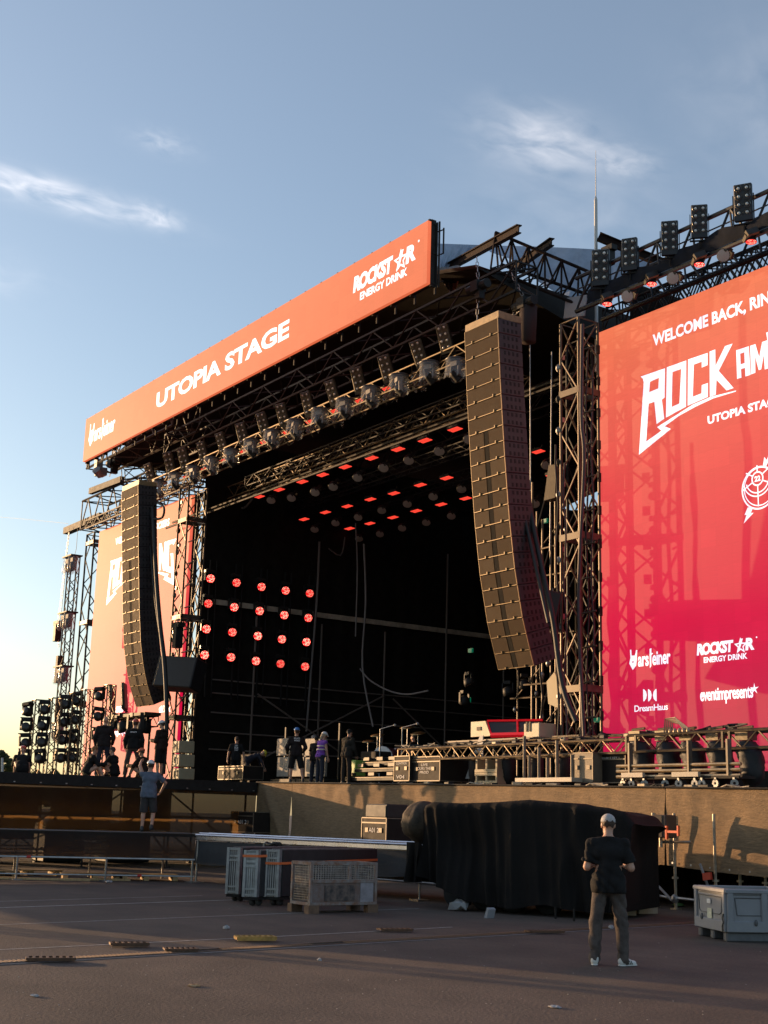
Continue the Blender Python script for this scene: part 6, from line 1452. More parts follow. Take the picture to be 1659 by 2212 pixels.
# ------------------------------------------------------------------ grey pallet bin
def bin_():
    C8 = lambda x, y: ((1580 + x * .20494) / 1.15732, (2000 + y * .20494) / 1.15732)
    a = on_z(*C8(788, 1650)); b0 = on_z(*C8(1160, 1735)); r0 = on_z(*C8(1850, 1745)); e1 = (b0 - a); w1 = e1.length; e1.normalize(); e2 = Vector((-e1.y, e1.x, 0))
    if e2.y < 0: e2 = -e2
    w2 = 1.2; w1 = max(w1, .8); H_ = on_y(*C8(1165, 1085), b0.y).z; root = empty('pallet_bin', b0, 'large grey plastic pallet bin with skid feet at the right of the asphalt', 'pallet bin')
    pl = mat('grey_bin_plastic', (.24, .24, .25), .5, var=.08, scale=4, bump=.15, bscale=60); dk = mat('bin_groove', (.10, .10, .10), .6)
    ez = Vector((0, 0, 1)); R = Matrix((e1, e2, ez)).transposed(); O = lambda u, v, z: b0 - e1 * u + e2 * v + ez * z; tz = .14
    b = MB(); th = .05
    def wall(u0, v0, u1, v1, axis):
        c = O((u0 + u1) / 2, (v0 + v1) / 2, (tz + H_) / 2); b.bbox(c, (abs(u1 - u0) if axis == 0 else th, abs(v1 - v0) if axis == 1 else th, H_ - tz), R, .015)
    wall(0, th / 2, w1, th / 2, 0); wall(0, w2 - th / 2, w1, w2 - th / 2, 0); wall(th / 2, 0, th / 2, w2, 1); wall(w1 - th / 2, 0, w1 - th / 2, w2, 1)
    b.box(O(w1 / 2, w2 / 2, tz + .03), (w1 - .02, w2 - .02, .05), R)
    b.bbox(O(w1 / 2, -.012, H_ - .035), (w1 + .05, .05, .06), R, .015); b.bbox(O(-.012, w2 / 2, H_ - .035), (.05, w2 + .05, .06), R, .015); b.bbox(O(w1 / 2, w2 + .012, H_ - .035), (w1 + .05, .05, .06), R, .015); b.bbox(O(w1 + .012, w2 / 2, H_ - .035), (.05, w2 + .05, .06), R, .015)
    for u in (.045, w1 - .045): b.bbox(O(u, -.006, (tz + H_) / 2), (.09, .05, H_ - tz), R, .012)
    for v in (.06, w2 * .5, w2 - .06): b.bbox(O(-.006, v, (tz + H_) / 2), (.05, .10, H_ - tz), R, .012)
    b.bbox(O(w1 / 2, -.008, tz + .08), (w1, .05, .16), R, .02); b.bbox(O(-.008, w2 / 2, tz + .08), (.05, w2, .16), R, .02)
    b.build('tub', pl, root)
    g = MB(); zt, zb = H_ - .13, tz + .24
    def frame(P, m_): 
        for p, q in zip(P, P[1:] + P[:1]): m_.tube(p, q, .008, 5)
    frame([O(w1 * .90 - .02, -.008, zt), O(w1 * .86, -.008, zb + .03), O(w1 * .80, -.008, zb), O(w1 * .20, -.008, zb), O(w1 * .14, -.008, zb + .03), O(w1 * .10 + .02, -.008, zt)], g)
    for v0, v1 in ((.14, w2 * .48), (w2 * .54, w2 - .14)): frame([O(-.004, v0, zt), O(-.004, v0 + .03, zb), O(-.004, v1, zb), O(-.004, v1, zt)], g)
    g.box(O(w1 / 2, -.002, H_ - .085), (w1 * .8, .012, .012), R); g.box(O(-.002, w2 / 2, H_ - .085), (.012, w2 * .8, .012), R); g.build('panel_grooves', dk, root)
    for u in (.1, w1 / 2, w1 - .1): q = MB(); q.bbox(O(u, w2 / 2, tz / 2), (.13, w2 - .02, tz), R, .02); q.build('skid', mat('dark_grey_skid', (.11, .11, .115), .6, var=.2), root)
    s = MB(); s.box(O(w1 * .52, -.0175, zt - .08), (.13, .01, .06), R); s.build('white_sticker', mat('white_paper', (.62, .62, .62), .6, var=.2, scale=30), root)
    s = MB(); s.box(O(w1 * .50, -.0175, zt - .28), (.16, .01, .19), R); s.build('paper_sheet', mat('yellowed_paper', (.52, .52, .40), .7, var=.2, scale=25), root)
    s = MB(); s.sphere(O(w1 * .72, -.04, tz + .17), (.03, .02, .05), 8, 5); s.sphere(O(-.04, .45, tz + .14), (.02, .03, .05), 8, 5); s.build('plug', dk, root, smooth=True)
    s = MB(); s.path([O(.02, -.04, tz + .26), O(.03, -.05, tz + .2), O(.0, -.05, tz + .14), O(.04, -.05, tz + .08), O(.03, -.05, tz + .0)], .012, 5); s.build('strap_end', cablem, root)
bin_()
# ------------------------------------------------------------------ scaffold below the stage on the right
def scaffold():
    red = mat('red_paint_band', (.55, .06, .03), .5)
    foot = on_z(1460, 1965); y0 = foot.y
    root = empty('scaffold', foot, 'galvanised scaffold poles with red-banded braces under the right part of the stage', 'scaffold')
    def pole(name, p, q, r, m): b = MB(); b.tube(p, q, r, 8); return b.build(name, m, root)
    P = lambda x, y, Y=None: on_y(x, y, Y or y0)
    st = mat('old_scaffold_tube', (.42, .36, .28), .45, .7, var=.3, scale=6)
    for px in (1374, 1394, 1415, 1460, 1547, 1600, 1655, 1720):
        a = on_y(px, 1940, y0 + (.0 if px in (1460, 1415, 1547) else .5)); b = MB(); b.tube((a.x, a.y, .02), (a.x, a.y, 1.9), .03 if px != 1415 else .045, 8); b.lathe([(.07, -.02), (.07, .02)], 10, (a.x, a.y, .62)); b.box((a.x, a.y, .015), (.16, .16, .03)); b.build('standard', st, root)
    b = MB(); p, q = P(1355, 1922), P(1452, 1940); b.tube(p, q, .026, 8); p2, q2 = P(1463, 1940), P(1530, 1948); b.tube(p2, q2 + (q2 - p2) * 3, .03, 8); b.build('ledger', steel, root)
    b = MB(); p, q = P(1377, 1866, y0 - .05), P(1452, 1946, y0 - .05); b.tube(p, q, .028, 8); p, q = P(1512, 1866, y0 - .05), P(1535, 1930, y0 - .05); b.tube(p, q, .028, 8); b.build('diagonal_brace', steel, root)
    for (x, y), (x2, y2) in (((1413, 1930), (1420, 1932)), ((1403, 1895), (1408, 1900))):
        b = MB(); b.tube(P(x, y, y0 - .05), P(x2, y2, y0 - .05), .034, 8); b.build('red_band', red, root)
    b = MB(); c = P(1528, 1893, y0 - .1); b.box(c, (.20, .06, .14), Euler((0, rad(-8), 0)).to_matrix()); b.build('red_clamp', red, root)
    b = MB(); c = P(1458, 1942); b.sphere(c, (.09, .07, .10), 8, 6); b.build('coupler', steel, root)
    rnd = random.Random(9); b = MB()
    for i in range(14):
        x = -24 + i * 1.0; b.tube((x, y0 + 1.2 + rnd.random() * 2, .05), (x + rnd.uniform(-1, 1), y0 + 2 + rnd.random() * 3, 2.2), .025, 5)
    b.build('inner_brace', darkm, root)
    # dark cloth hung behind the poles
    d = MB(); d.quad((-36, y0 + 3.2, 0), (-8, y0 + 3.2, 0), (-8, y0 + 3.2, 2.4), (-36, y0 + 3.2, 2.4)); tag(d.build('under_stage_cloth', blackcloth), 'black cloth closing off the dark space under the stage', 'stage cloth')
    # chequer plate step and sill
    c = on_z(1370, 1972); r = empty('chequer_plate_step', c, 'cream chequer plate step box behind the standing man', 'step')
    b = MB(); b.box((c.x, c.y, .17), (.75, .5, .32)); b.build('step_box', mat('cream_chequer_plate', (.40, .34, .25), .45, .3, var=.15, scale=30, bump=.9, bscale=22), r)
    c2 = on_z(1325, 1975); b = MB(); b.box((c2.x + .1, c2.y + .1, .25), (.5, .3, .5)); b.build('upright', mat('cream_panel', (.34, .28, .20), .5), r)
    # grey speaker with orange bracket
    c = P(1436, 1785, y0 - .55); root2 = empty('bracket_speaker', c, 'small brown speaker on a pole with a bright orange bracket beside the draped trailer', 'speaker')
    h = P(1436, 1762, y0 - .55).z - P(1436, 1812, y0 - .55).z; b = MB(); b.bbox(c, (.30, .42, h), Euler((0, 0, rad(12))).to_matrix(), .02); b.build('box', mat('brown_speaker_box', (.075, .05, .036), .6, var=.15), root2)
    b = MB(); b.box(c + Vector((-.02, -.22, 0)), (.26, .02, h * .92), Euler((0, 0, rad(12))).to_matrix()); b.box(c + Vector((-.02, -.232, -.02)), (.27, .012, .014)); b.build('grille', mat('brown_grille_dark', (.10, .068, .045), .6), root2)
    b = MB(); o = c + Vector((.2, -.16, -.12)); b.box(o, (.04, .05, .26)); b.box(o + Vector((.16, 0, .02)), (.30, .04, .045)); b.box(o + Vector((.31, 0, .04)), (.035, .05, .20)); b.build('orange_bracket', mat('orange_bracket', (.75, .09, .02), .45), root2)
    b = MB(); q = P(1428, 1830, y0 - .55); b.tube(q, q + Vector((0, 0, .52)), .035, 8); b.tube(q + Vector((-.1, 0, .1)), q + Vector((.62, .2, .12)), .028, 8); b.box(q + Vector((0, 0, .45)), (.3, .1, .05)); b.build('mounting_pole', st, root2)
    # camera head in a rain cover whose shadow falls on the cloth
scaffold()
# ------------------------------------------------------------------ drain, loose gratings, litter
def drain():
    P = [on_z(x, y) for x, y in ((0, 2083), (292, 2067), (605, 2041), (700, 2036), (1071, 2019), (1400, 2003), (1659, 1993))]; P.insert(0, P[0] + (P[0] - P[1]).normalized() * 6)
    iron = mat('cast_iron_grate', (.13, .085, .06), .55, .5, var=.3, scale=6); b = MB(); slots = MB()
    a, e = P[0], P[-1]; d = (P[5] - P[0]).normalized(); n = Vector((-d.y, d.x, 0)); w = .11; L_ = (P[-1] - P[0]).length
    o = P[0]
    gap = [((on_z(423, 2057) - o).dot(d), (on_z(480, 2052) - o).dot(d)), ((on_z(660, 2040) - o).dot(d), (on_z(735, 2036) - o).dot(d))]
    k = int(L_ / .055); root = empty('drain_channel', o, 'long cast-iron slot drain crossing the asphalt in front of the camera', 'drain')
    for i in range(k):
        s = i * .055
        if any(g0 < s < g1 for g0, g1 in gap): continue
        p = o + d * s; R = Matrix((d, n, Vector((0, 0, 1)))).transposed(); b.box((p.x, p.y, .009), (.026, w * 1.7, .018), R)
    for s in (-1, 1): p = o + d * (L_ / 2) + n * (s * w); b.box((p.x, p.y, .008), (L_, .03, .017), Matrix((d, n, Vector((0, 0, 1)))).transposed())
    b.build('grating', iron, root)
    q = MB(); p = o + d * (L_ / 2); q.box((p.x, p.y, .003), (L_, w * 2, .002), Matrix((d, n, Vector((0, 0, 1)))).transposed()); q.build('channel', blackm, root)
    q = MB()
    for s in (-1, 1): p = o + d * (L_ / 2) + n * (s * w * 1.55); q.box((p.x, p.y, .004), (L_, .10, .006), Matrix((d, n, Vector((0, 0, 1)))).transposed())
    q.build('concrete_edge', mat('concrete_edging', (.14, .12, .115), .8, var=.25, scale=8), root)
    rg = mat('rusty_grating', (.11, .055, .03), .65, .3, var=.4, scale=9); yg = mat('yellow_rust_grating', (.42, .24, .06), .6, .2, var=.4, scale=9)
    for i, (x0, x1, y, nm, m_, th) in enumerate([(510, 592, 2034, 'yellow-brown loose drain grating lying on the asphalt, its edge catching the sun', yg, .055), (239, 318, 2046, 'rusty loose drain grating lying flat to the left of the yellow one', rg, .04), (58, 160, 2078, 'long dark drain grating lying along the drain at far left', rg, .035), (820, 886, 2013, 'dark loose drain grating lying between the mesh box and the trailer', rg, .03), (1140, 1212, 2017, 'dark loose grating beside the drain in front of the trailer', rg, .03), (356, 424, 2057, 'flat rusty grating left in the drain line near the middle', rg, .03)]):
        a, c = on_z(x0, y), on_z(x1, y); ln = (c - a).length; dd = (c - a).normalized(); nn = Vector((-dd.y, dd.x, 0)); R = Matrix((dd, nn, Vector((0, 0, 1)))).transposed(); q = MB()
        for s in (-1, 1): p = (a + c) / 2 + nn * (s * .1); q.box((p.x, p.y, th / 2 + .02), (ln, .03, th), R)
        nb = max(6, int(ln / .07))
        for j in range(nb + 1): p = a + (c - a) * (j / nb); q.box((p.x, p.y, th / 2 + .025), (.03, .22, th * .7), R)
        tag(q.build('drain_grating', m_), nm, 'drain grating', 'loose drain gratings')
    paper = mat('crumpled_paper', (.34, .33, .33), .7, var=.1, scale=20)
    for i, (x, y, w_, h_, nm) in enumerate([(489, 2007, .13, .05, 'crumpled white wrapper on the asphalt left of the yellow grating'), (235, 1908, .2, .06, 'white litter at the edge of the wing walkway'), (75, 2153, .10, .02, 'pale scrap of paper at lower left of the asphalt'), (990, 1968, .42, .20, 'grey crumpled plastic sheet beside the trailer'), (1320, 2007, .10, .06, 'white crumpled cup lying between the man\'s feet and the trailer'), (1197, 2177, .14, .02, 'flat white scrap on the bright asphalt in front'), (690, 2076, .07, .03, 'tiny pale pebble on the bright asphalt strip'), (1465, 1958, .3, .06, 'green bottle and litter under the scaffold'), (419, 2131, .16, .02, 'flat ochre leaf on the asphalt in the foreground')]):
        p = on_z(x, y); q = MB(); rn = random.Random(i + 40); k2 = 9
        q.sphere((p.x, p.y, h_ * .5), (w_ / 2, w_ * .4, h_ / 2), 9, 5); q.v = [(vx + rn.uniform(-1, 1) * w_ * .08, vy + rn.uniform(-1, 1) * w_ * .08, max(.003, vz + rn.uniform(-1, 1) * h_ * .25)) for vx, vy, vz in q.v]
        mm = paper if i not in (7, 8, 3) else mat('green_glass' if i == 7 else ('ochre_leaf' if i == 8 else 'grey_film'), (.12, .25, .08) if i == 7 else ((.40, .24, .10) if i == 8 else (.30, .30, .30)), .5)
        tag(q.build('litter', mm), nm, 'litter', 'litter on the asphalt')
    rn = random.Random(77); g = MB()
    for i in range(110):
        p = on_z(rn.uniform(0, 1659), 1920 + 290 * rn.random() ** .8); s = rn.uniform(.004, .010); g.sphere((p.x, p.y, s * .4), (s, s * .8, s * .5), 5, 3)
    tag(g.build('grit', mat('pale_grit', (.30, .27, .24), .8)), 'scattered pale grit on the asphalt', 'grit', kind='stuff')
drain()
# ------------------------------------------------------------------ cases and gear on the stage
case_m = mat('black_laminate_case', (.022, .017, .014), .65, spec=.15, var=.2, scale=5); caset = mat('tan_case_end', (.20, .155, .105), .6, var=.15, scale=5); edge = mat('case_aluminium_edge', (.17, .14, .105), .5, .4, var=.2, scale=6); lab_m = mat('white_stencil', (.62, .58, .54), .7)
def flight_case(name, x0, x1, y0, y1, Y, depth, label, end=None, words=(), feet=True, z_base=None):
    a, c = on_y(x0, y1, Y), on_y(x1, y1, Y); zb = DZ(a.x) if z_base is None else z_base; zt = on_y(x0, y0, Y).z; w = c.x - a.x; h = zt - zb
    root = empty(name, ((a.x + c.x) / 2, Y + depth / 2, zb), label, 'flight case'); b0 = zb + (.13 if feet else .0)
    ctr = Vector(((a.x + c.x) / 2, Y + depth / 2, (b0 + zt) / 2)); hh = zt - b0
    b = MB(); b.box(ctr, (w, depth, hh)); b.build('body', case_m, root)
    if end is not None:
        b = MB(); b.box((ctr.x + w / 2 + .004, ctr.y, ctr.z), (.008, depth - .04, hh - .04)); b.build('end_panel', end, root)
    b = MB(); t = .024
    for sx in (-1, 1):
        for sy in (-1, 1): b.box(ctr + Vector((sx * w / 2, sy * depth / 2, 0)), (t, t, hh + .01))
        for sz in (-1, 1): b.box(ctr + Vector((sx * w / 2, 0, sz * hh / 2)), (t, depth, t))
    for sy in (-1, 1):
        for sz in (-1, 1): b.box(ctr + Vector((0, sy * depth / 2, sz * hh / 2)), (w, t, t))
    b.box(ctr + Vector((0, -depth / 2 - .005, hh * .3)), (w, .02, .03)); b.build('edges', edge, root)
    for u in (-.28, .28): q = MB(); q.box(ctr + Vector((u * w, -depth / 2 - .012, 0)), (.12, .02, .10)); q.build('handle', edge, root)
    if feet:
        for sx in (-1, 1):
            for sy in (-1, 1): q = MB(); q.lathe([(.02, -.03), (.06, -.03), (.06, .03), (.02, .03)], 10, ctr + Vector((sx * (w / 2 - .1), sy * (depth / 2 - .1), -hh / 2 - .065)), Euler((rad(90), 0, rad(30))).to_matrix()); q.build('caster', blackm, root)
    if words:
        for tx, u, v, tw, th in words: q = MB(); text(q, tx, ctr + Vector((u * w, -depth / 2 - .014, v * hh)), (1, 0, 0), (0, 0, 1), tw * w, th * hh, .01); q.build('stencil', lab_m, root)
    return root
flight_case('flight_case', 886, 950, 1636, 1688, 22.2, 1.0, 'black long side of the flight case lettered with tour stencils under the stage truss', None, [('LIVE', -.12, .12, .22, .10), ('TOURS THERE', -.30, -.04, .60, .11), ('PROD', -.16, -.20, .30, .11)])
flight_case('flight_case', 851, 884, 1634, 1686, 22.1, .9, 'narrow grey flight case end stencilled V04 at the left end of the stage truss', None, [('CONTROL', -.36, .16, .72, .09), ('V04', -.34, -.42, .55, .15)])
flight_case('flight_case', 1239, 1281, 1627, 1692, 22.0, .9, 'tan ended flight case with two handles below the truss at the right of the stage', None, [])
flight_case('flight_case', 1283, 1352, 1629, 1692, 22.3, .9, 'black flight case stencilled VARIABLE SET 1 beside the tan case', None, [('VARIABLE SET 1', -.38, .28, .70, .10)])
flight_case('flight_case', 471, 524, 1656, 1688, 22.4, .8, 'low flight case with bright edges in front of the printed T-shirt stagehand', None)
for nm in [o for o in COL.objects if o.name.startswith('flight_case') and o.get('label', '').startswith('tan ended')]:
    for ch in nm.children:
        if ch.name.startswith('body'): ch.data.materials[0] = caset
def low_case(x0, x1, y0, y1, plat_y, label, extra=None):
    a = on_z(x0, y1, 1.10); Y = a.y; c = on_y(x1, y1, Y); zt = on_y(x0, y0, Y).z; w = c.x - a.x; root = flight_case('flight_case', x0, x1, y0, y1, Y, .7, label, None, [('A01 26', -.2, -.1, .5, .2)], False, 1.10)
    if extra:
        zz = on_y(x0, extra, Y).z; b = MB(); b.bbox(((a.x + c.x) / 2, Y + .35, (zt + zz) / 2 + .01), (w * .86, .6, zz - zt), None, .02); b.box(((a.x + c.x) / 2, Y + .04, (zt + zz) / 2), (w * .8, .02, (zz - zt) * .8)); tag(b.build('wedge_speaker', mat('matt_black_box', (.016, .014, .013), .6, var=.3)), 'black box standing on the flight case on the low platform', 'speaker')
low_case(498, 546, 1753, 1796, 0, 'dark flight case with pale edges standing at the left on the low platform')
low_case(781, 834, 1766, 1818, 0, 'dark flight case with pale edges on the low platform near the draped trailer', 1737)
# tall cream boxes by the left tower
def cream_stack():
    m = mat('cream_case', (.36, .29, .18), .6, var=.1, scale=6)
    for i, (y0, y1) in enumerate([(1600, 1627), (1629, 1657), (1659, 1684)]):
        a, c = on_y(372, y1, 20.6), on_y(386, y1, 20.6); zt = on_y(372, y0, 20.6).z; zb = on_y(372, y1, 20.6).z
        root = empty('cream_case', ((a.x + c.x) / 2, 20.9, zb), 'cream case with dark handle slots in the stack by the left tower, %s of three' % ['topmost', 'middle', 'lowest'][i], 'case', 'stack of cream cases')
        b = MB(); b.bbox(((a.x + c.x) / 2, 20.9, (zt + zb) / 2), (c.x - a.x, .6, zt - zb - .02), None, .02); b.build('body', m, root)
        for u in (-.22, .2): q = MB(); q.box(((a.x + c.x) / 2 + u * (c.x - a.x), 20.595, zb + (zt - zb) * (.5 + .2 * u * (-1) ** i)), (.09, .02, .22)); q.build('handle_slot', blackm, root)
cream_stack()
# pale panels on edge
def panels():
    m = mat('pale_grey_panel', (.20, .18, .155), .65, var=.08, scale=4)
    k = 0
    for j, (y0, y1) in enumerate([(1596, 1633), (1636, 1678)]):
        for i, (x0, x1) in enumerate([(597, 622), (624, 655), (658, 683), (685, 702)]):
            Y = 23.2; a, c = on_y(x0, y1, Y), on_y(x1, y1, Y); zt, zb = on_y(x0, y0, Y).z, on_y(x0, y1, Y).z; b = MB(); b.bbox(((a.x + c.x) / 2, Y + .04, (zt + zb) / 2), (c.x - a.x, .08, zt - zb), None, .012)
            tag(b.build('pale_panel', m), 'pale grey panel in the rack behind the blue helmet, %s row, %s from the left' % (['upper', 'lower'][j], ORD[i]), 'panel', 'racked pale panels')
    b = MB(); a, c = on_y(592, 1686, 23.1), on_y(708, 1686, 23.1); z = DZ(a.x)
    b.box(((a.x + c.x) / 2, 23.3, z + .12), (c.x - a.x, .7, .1))
    for x in (a.x, c.x): b.box((x, 23.5, z + 1.0), (.07, .07, 1.9))
    for x in (a.x + .1, (a.x + c.x) / 2, c.x - .1): b.lathe([(.03, -.03), (.09, -.03), (.09, .03), (.03, .03)], 10, (x, 23.0, z + .09), Euler((rad(90), 0, rad(40))).to_matrix())
    tag(b.build('panel_rack', blackm), 'wheeled black rack holding the pale grey panels', 'rack')
panels()
# stage steps
def steps():
    Y = 22.3; root = empty('stage_steps', on_y(800, 1690, Y), 'black stage steps with bright edges stacked left of the stencilled case', 'steps'); 
    for i, (x0, x1, y) in enumerate([(738, 850, 1683), (762, 850, 1664), (777, 850, 1650), (785, 850, 1641)]):
        a, c = on_y(x0, y, Y), on_y(x1, y, Y); b = MB(); b.box(((a.x + c.x) / 2, Y + .5 + .06 * i, a.z), (c.x - a.x, 1.0, .10)); s = b.build('step', blackm, root); e = MB(); e.box(((a.x + c.x) / 2, Y - .012 + .06 * i, a.z + .04), (c.x - a.x, .02, .015)); e.build('nosing', edge, s)
        if i < 3:
            for u in (.15, .55, .9): q = MB(); q.box((a.x + (c.x - a.x) * u, Y + .1, a.z + .14), (.3, .1, .09)); q.build('bracket', mat('dull_bracket', (.07, .062, .055), .5, .5), s)
steps()
# trusses lying on the stage edge
def deck_truss():
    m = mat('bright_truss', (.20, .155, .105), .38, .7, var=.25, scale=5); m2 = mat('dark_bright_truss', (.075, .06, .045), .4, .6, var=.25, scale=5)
    a, c = on_y(860, 1621, 22.2), on_y(1372, 1592, 22.2); zt = (a.z + c.z) / 2; a2, c2 = on_y(858, 1644, 22.2), on_y(1372, 1623, 22.2); zb = (a2.z + c2.z) / 2
    b = MB(); h = zt - zb; b.truss((a.x, 22.45, (zt + zb) / 2), (c.x, 22.45, (zt + zb) / 2), .5, h, .36, .032, n=6, r2=.016); b.tube((a.x + 1.3, 23.0, zt + .16), (c.x, 23.0, zt + .16), .03, 6)
    for i in range(16): x = a.x + 1.4 + i * (c.x - a.x - 1.5) / 15; b.tube((x, 23.0, zt + .16), (x + .06, 22.7, zt), .015, 4)
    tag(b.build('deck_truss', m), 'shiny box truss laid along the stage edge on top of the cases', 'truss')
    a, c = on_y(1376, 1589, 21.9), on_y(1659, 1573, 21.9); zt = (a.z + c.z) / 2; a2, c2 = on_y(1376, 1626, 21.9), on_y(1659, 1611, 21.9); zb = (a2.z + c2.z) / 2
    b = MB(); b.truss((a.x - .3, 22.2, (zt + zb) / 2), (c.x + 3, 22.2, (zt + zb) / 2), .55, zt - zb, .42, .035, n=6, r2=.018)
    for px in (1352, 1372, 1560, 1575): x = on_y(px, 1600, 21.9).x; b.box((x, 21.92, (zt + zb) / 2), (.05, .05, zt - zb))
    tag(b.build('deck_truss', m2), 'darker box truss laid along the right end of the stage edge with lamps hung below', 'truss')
    # bagged moving lamps below the right truss
    bag = mat('black_lamp_bag', (.020, .019, .021), .6, var=.3, scale=6, bump=.7, bscale=8, spec=.5)
    for i, px in enumerate((1380, 1437, 1490, 1548, 1612)):
        p = on_y(px, 1614, 22.3); root = empty('bagged_lamp', p, 'moving lamp in a black bag hung below the right deck truss, %s from the left' % ORD[i], 'moving light', 'bagged lamps under the truss')
        q = MB(); n = 16; k = 9
        for j in range(k + 1):
            t = j / k; r = [.18, .24, .27, .27, .26, .25, .26, .24, .17, .02][j]
            for s in range(n):
                a = 2 * math.pi * s / n; rr = r * (1 + .09 * math.sin(a * 5 + j * 1.7 + i)); q.v.append((p.x + .14 * math.sin(t * 2.6) + rr * math.cos(a), p.y + rr * math.sin(a), p.z + .12 - t * .98))
        q.f = [(j * n + s, (j + 1) * n + s, (j + 1) * n + (s + 1) % n, j * n + (s + 1) % n) for j in range(k) for s in range(n)]; q.mi = [0] * len(q.f); q.build('bag', bag, root, smooth=True)
        q = MB(); q.box((p.x, p.y, p.z + .25), (.34, .3, .22)); q.tube((p.x - .2, p.y, p.z + .4), (p.x + .2, p.y, p.z + .42), .03, 6); q.build('lamp_base', mat('lamp_base_metal', (.16, .13, .09), .4, .6, var=.3), root)
    for i, px in enumerate((858 + 200, 858 + 270, 858 + 330, 858 + 60 + 330)):
        p = on_y(px - 30, 1646, 22.9); q = MB(); q.lathe([(.14, .25), (.2, 0), (.2, -.35), (.15, -.55), (0, -.6)], 12, p, Euler((rad(8), rad(10), 0)).to_matrix()); tag(q.build('hung_lamp', bag, smooth=True), 'dark lamp hanging below the shiny deck truss, %s from the left' % ORD[i], 'moving light', 'dark lamps under the shiny truss')
deck_truss()
def console():
    Y = 23.4; a, c = on_y(1017, 1592, Y), on_y(1130, 1588, Y); zt = on_y(1040, 1558, Y).z; zb = a.z; w = c.x - a.x; root = empty('keyboard_riser', a, 'cream console with a bright red sloping front trim resting on the stage truss', 'console')
    # side cheek (seen at left), red trimmed sloping front
    cream = mat('cream_console_side', (.52, .45, .31), .55, var=.08, scale=5); redt = mat('red_trim', (.62, .01, .02), .4, emit=(1, .0, .015), estr=.10); blk = mat('console_black', (.025, .012, .012), .4)
    h = zt - zb; b = MB(); pr = [(0, 0), (1.0, 0), (.62, h), (0, h)]
    sx = on_y(1060, 1590, Y).x - a.x
    b.prism([(0, 0), (sx, 0), (sx * .72, h), (0, h)], (a.x, Y, zb), (1, 0, 0), (0, 0, 1), (0, .06, 0)); b.build('cheek', cream, root)
    f = MB(); f.add([(a.x + sx, Y + .03, zb), (c.x, Y + .4, zb), (c.x, Y + .7, zt - .02), (a.x + sx * .72, Y + .1, zt)], [(0, 1, 2, 3)]); f.add([(a.x + sx * .72, Y + .1, zt), (c.x, Y + .7, zt - .02), (c.x, Y + 1.3, zt - .02), (a.x, Y + 1.3, zt)], [(0, 1, 2, 3)]); f.build('front', blk, root)
    r = MB(); A, B_, C_, D_ = Vector((a.x + sx, Y + .02, zb + .02)), Vector((c.x, Y + .39, zb + .02)), Vector((c.x, Y + .68, zt)), Vector((a.x + sx * .72, Y + .08, zt + .01)); Lq = lambda p, q, t: p + (q - p) * t
    r.path([A, D_, C_], .03, 5); r.path([Lq(A, D_, .0), Lq(B_, C_, .0)], .07, 5); r.path([Lq(A, B_, .62), Lq(D_, C_, .55)], .03, 5); r.build('red_trim', redt, root)
    q = MB(); q.box((a.x + sx * .42, Y - .012, zb + h * .52), (.18, .02, .10)); q.build('handle', blackm, root)
    a, c = on_y(1131, 1594, Y), on_y(1165, 1593, Y); zt = on_y(1131, 1563, Y).z; root = empty('cream_case', a, 'cream box with two dark slots right of the red-trimmed console', 'case'); b = MB(); b.bbox(((a.x + c.x) / 2, Y + .3, (a.z + zt) / 2), (c.x - a.x, .6, zt - a.z), None, .02); b.build('body', cream, root)
    for u in (.22, .42): q = MB(); q.box((a.x + (c.x - a.x) * u, Y - .01, (a.z + zt) / 2 + .1), (.06, .02, .26)); q.build('handle_slot', blackm, root)
    # riser table under it
    b = MB(); p0, p1 = on_y(985, 1600, 23.6), on_y(1170, 1594, 23.6); b.box(((p0.x + p1.x) / 2, 23.9, (p0.z + p1.z) / 2 - .05), (p1.x - p0.x, 1.2, .08))
    for x in (p0.x + .1, (p0.x + p1.x) / 2, p1.x - .1): b.tube((x, 23.5, DZ(x)), (x, 23.5, p0.z - .1), .04, 6)
    tag(b.build('riser_table', mat('dull_bracket', (.07, .062, .055), .5, .5)), 'grey riser table carrying the red-trimmed console', 'riser')
console()
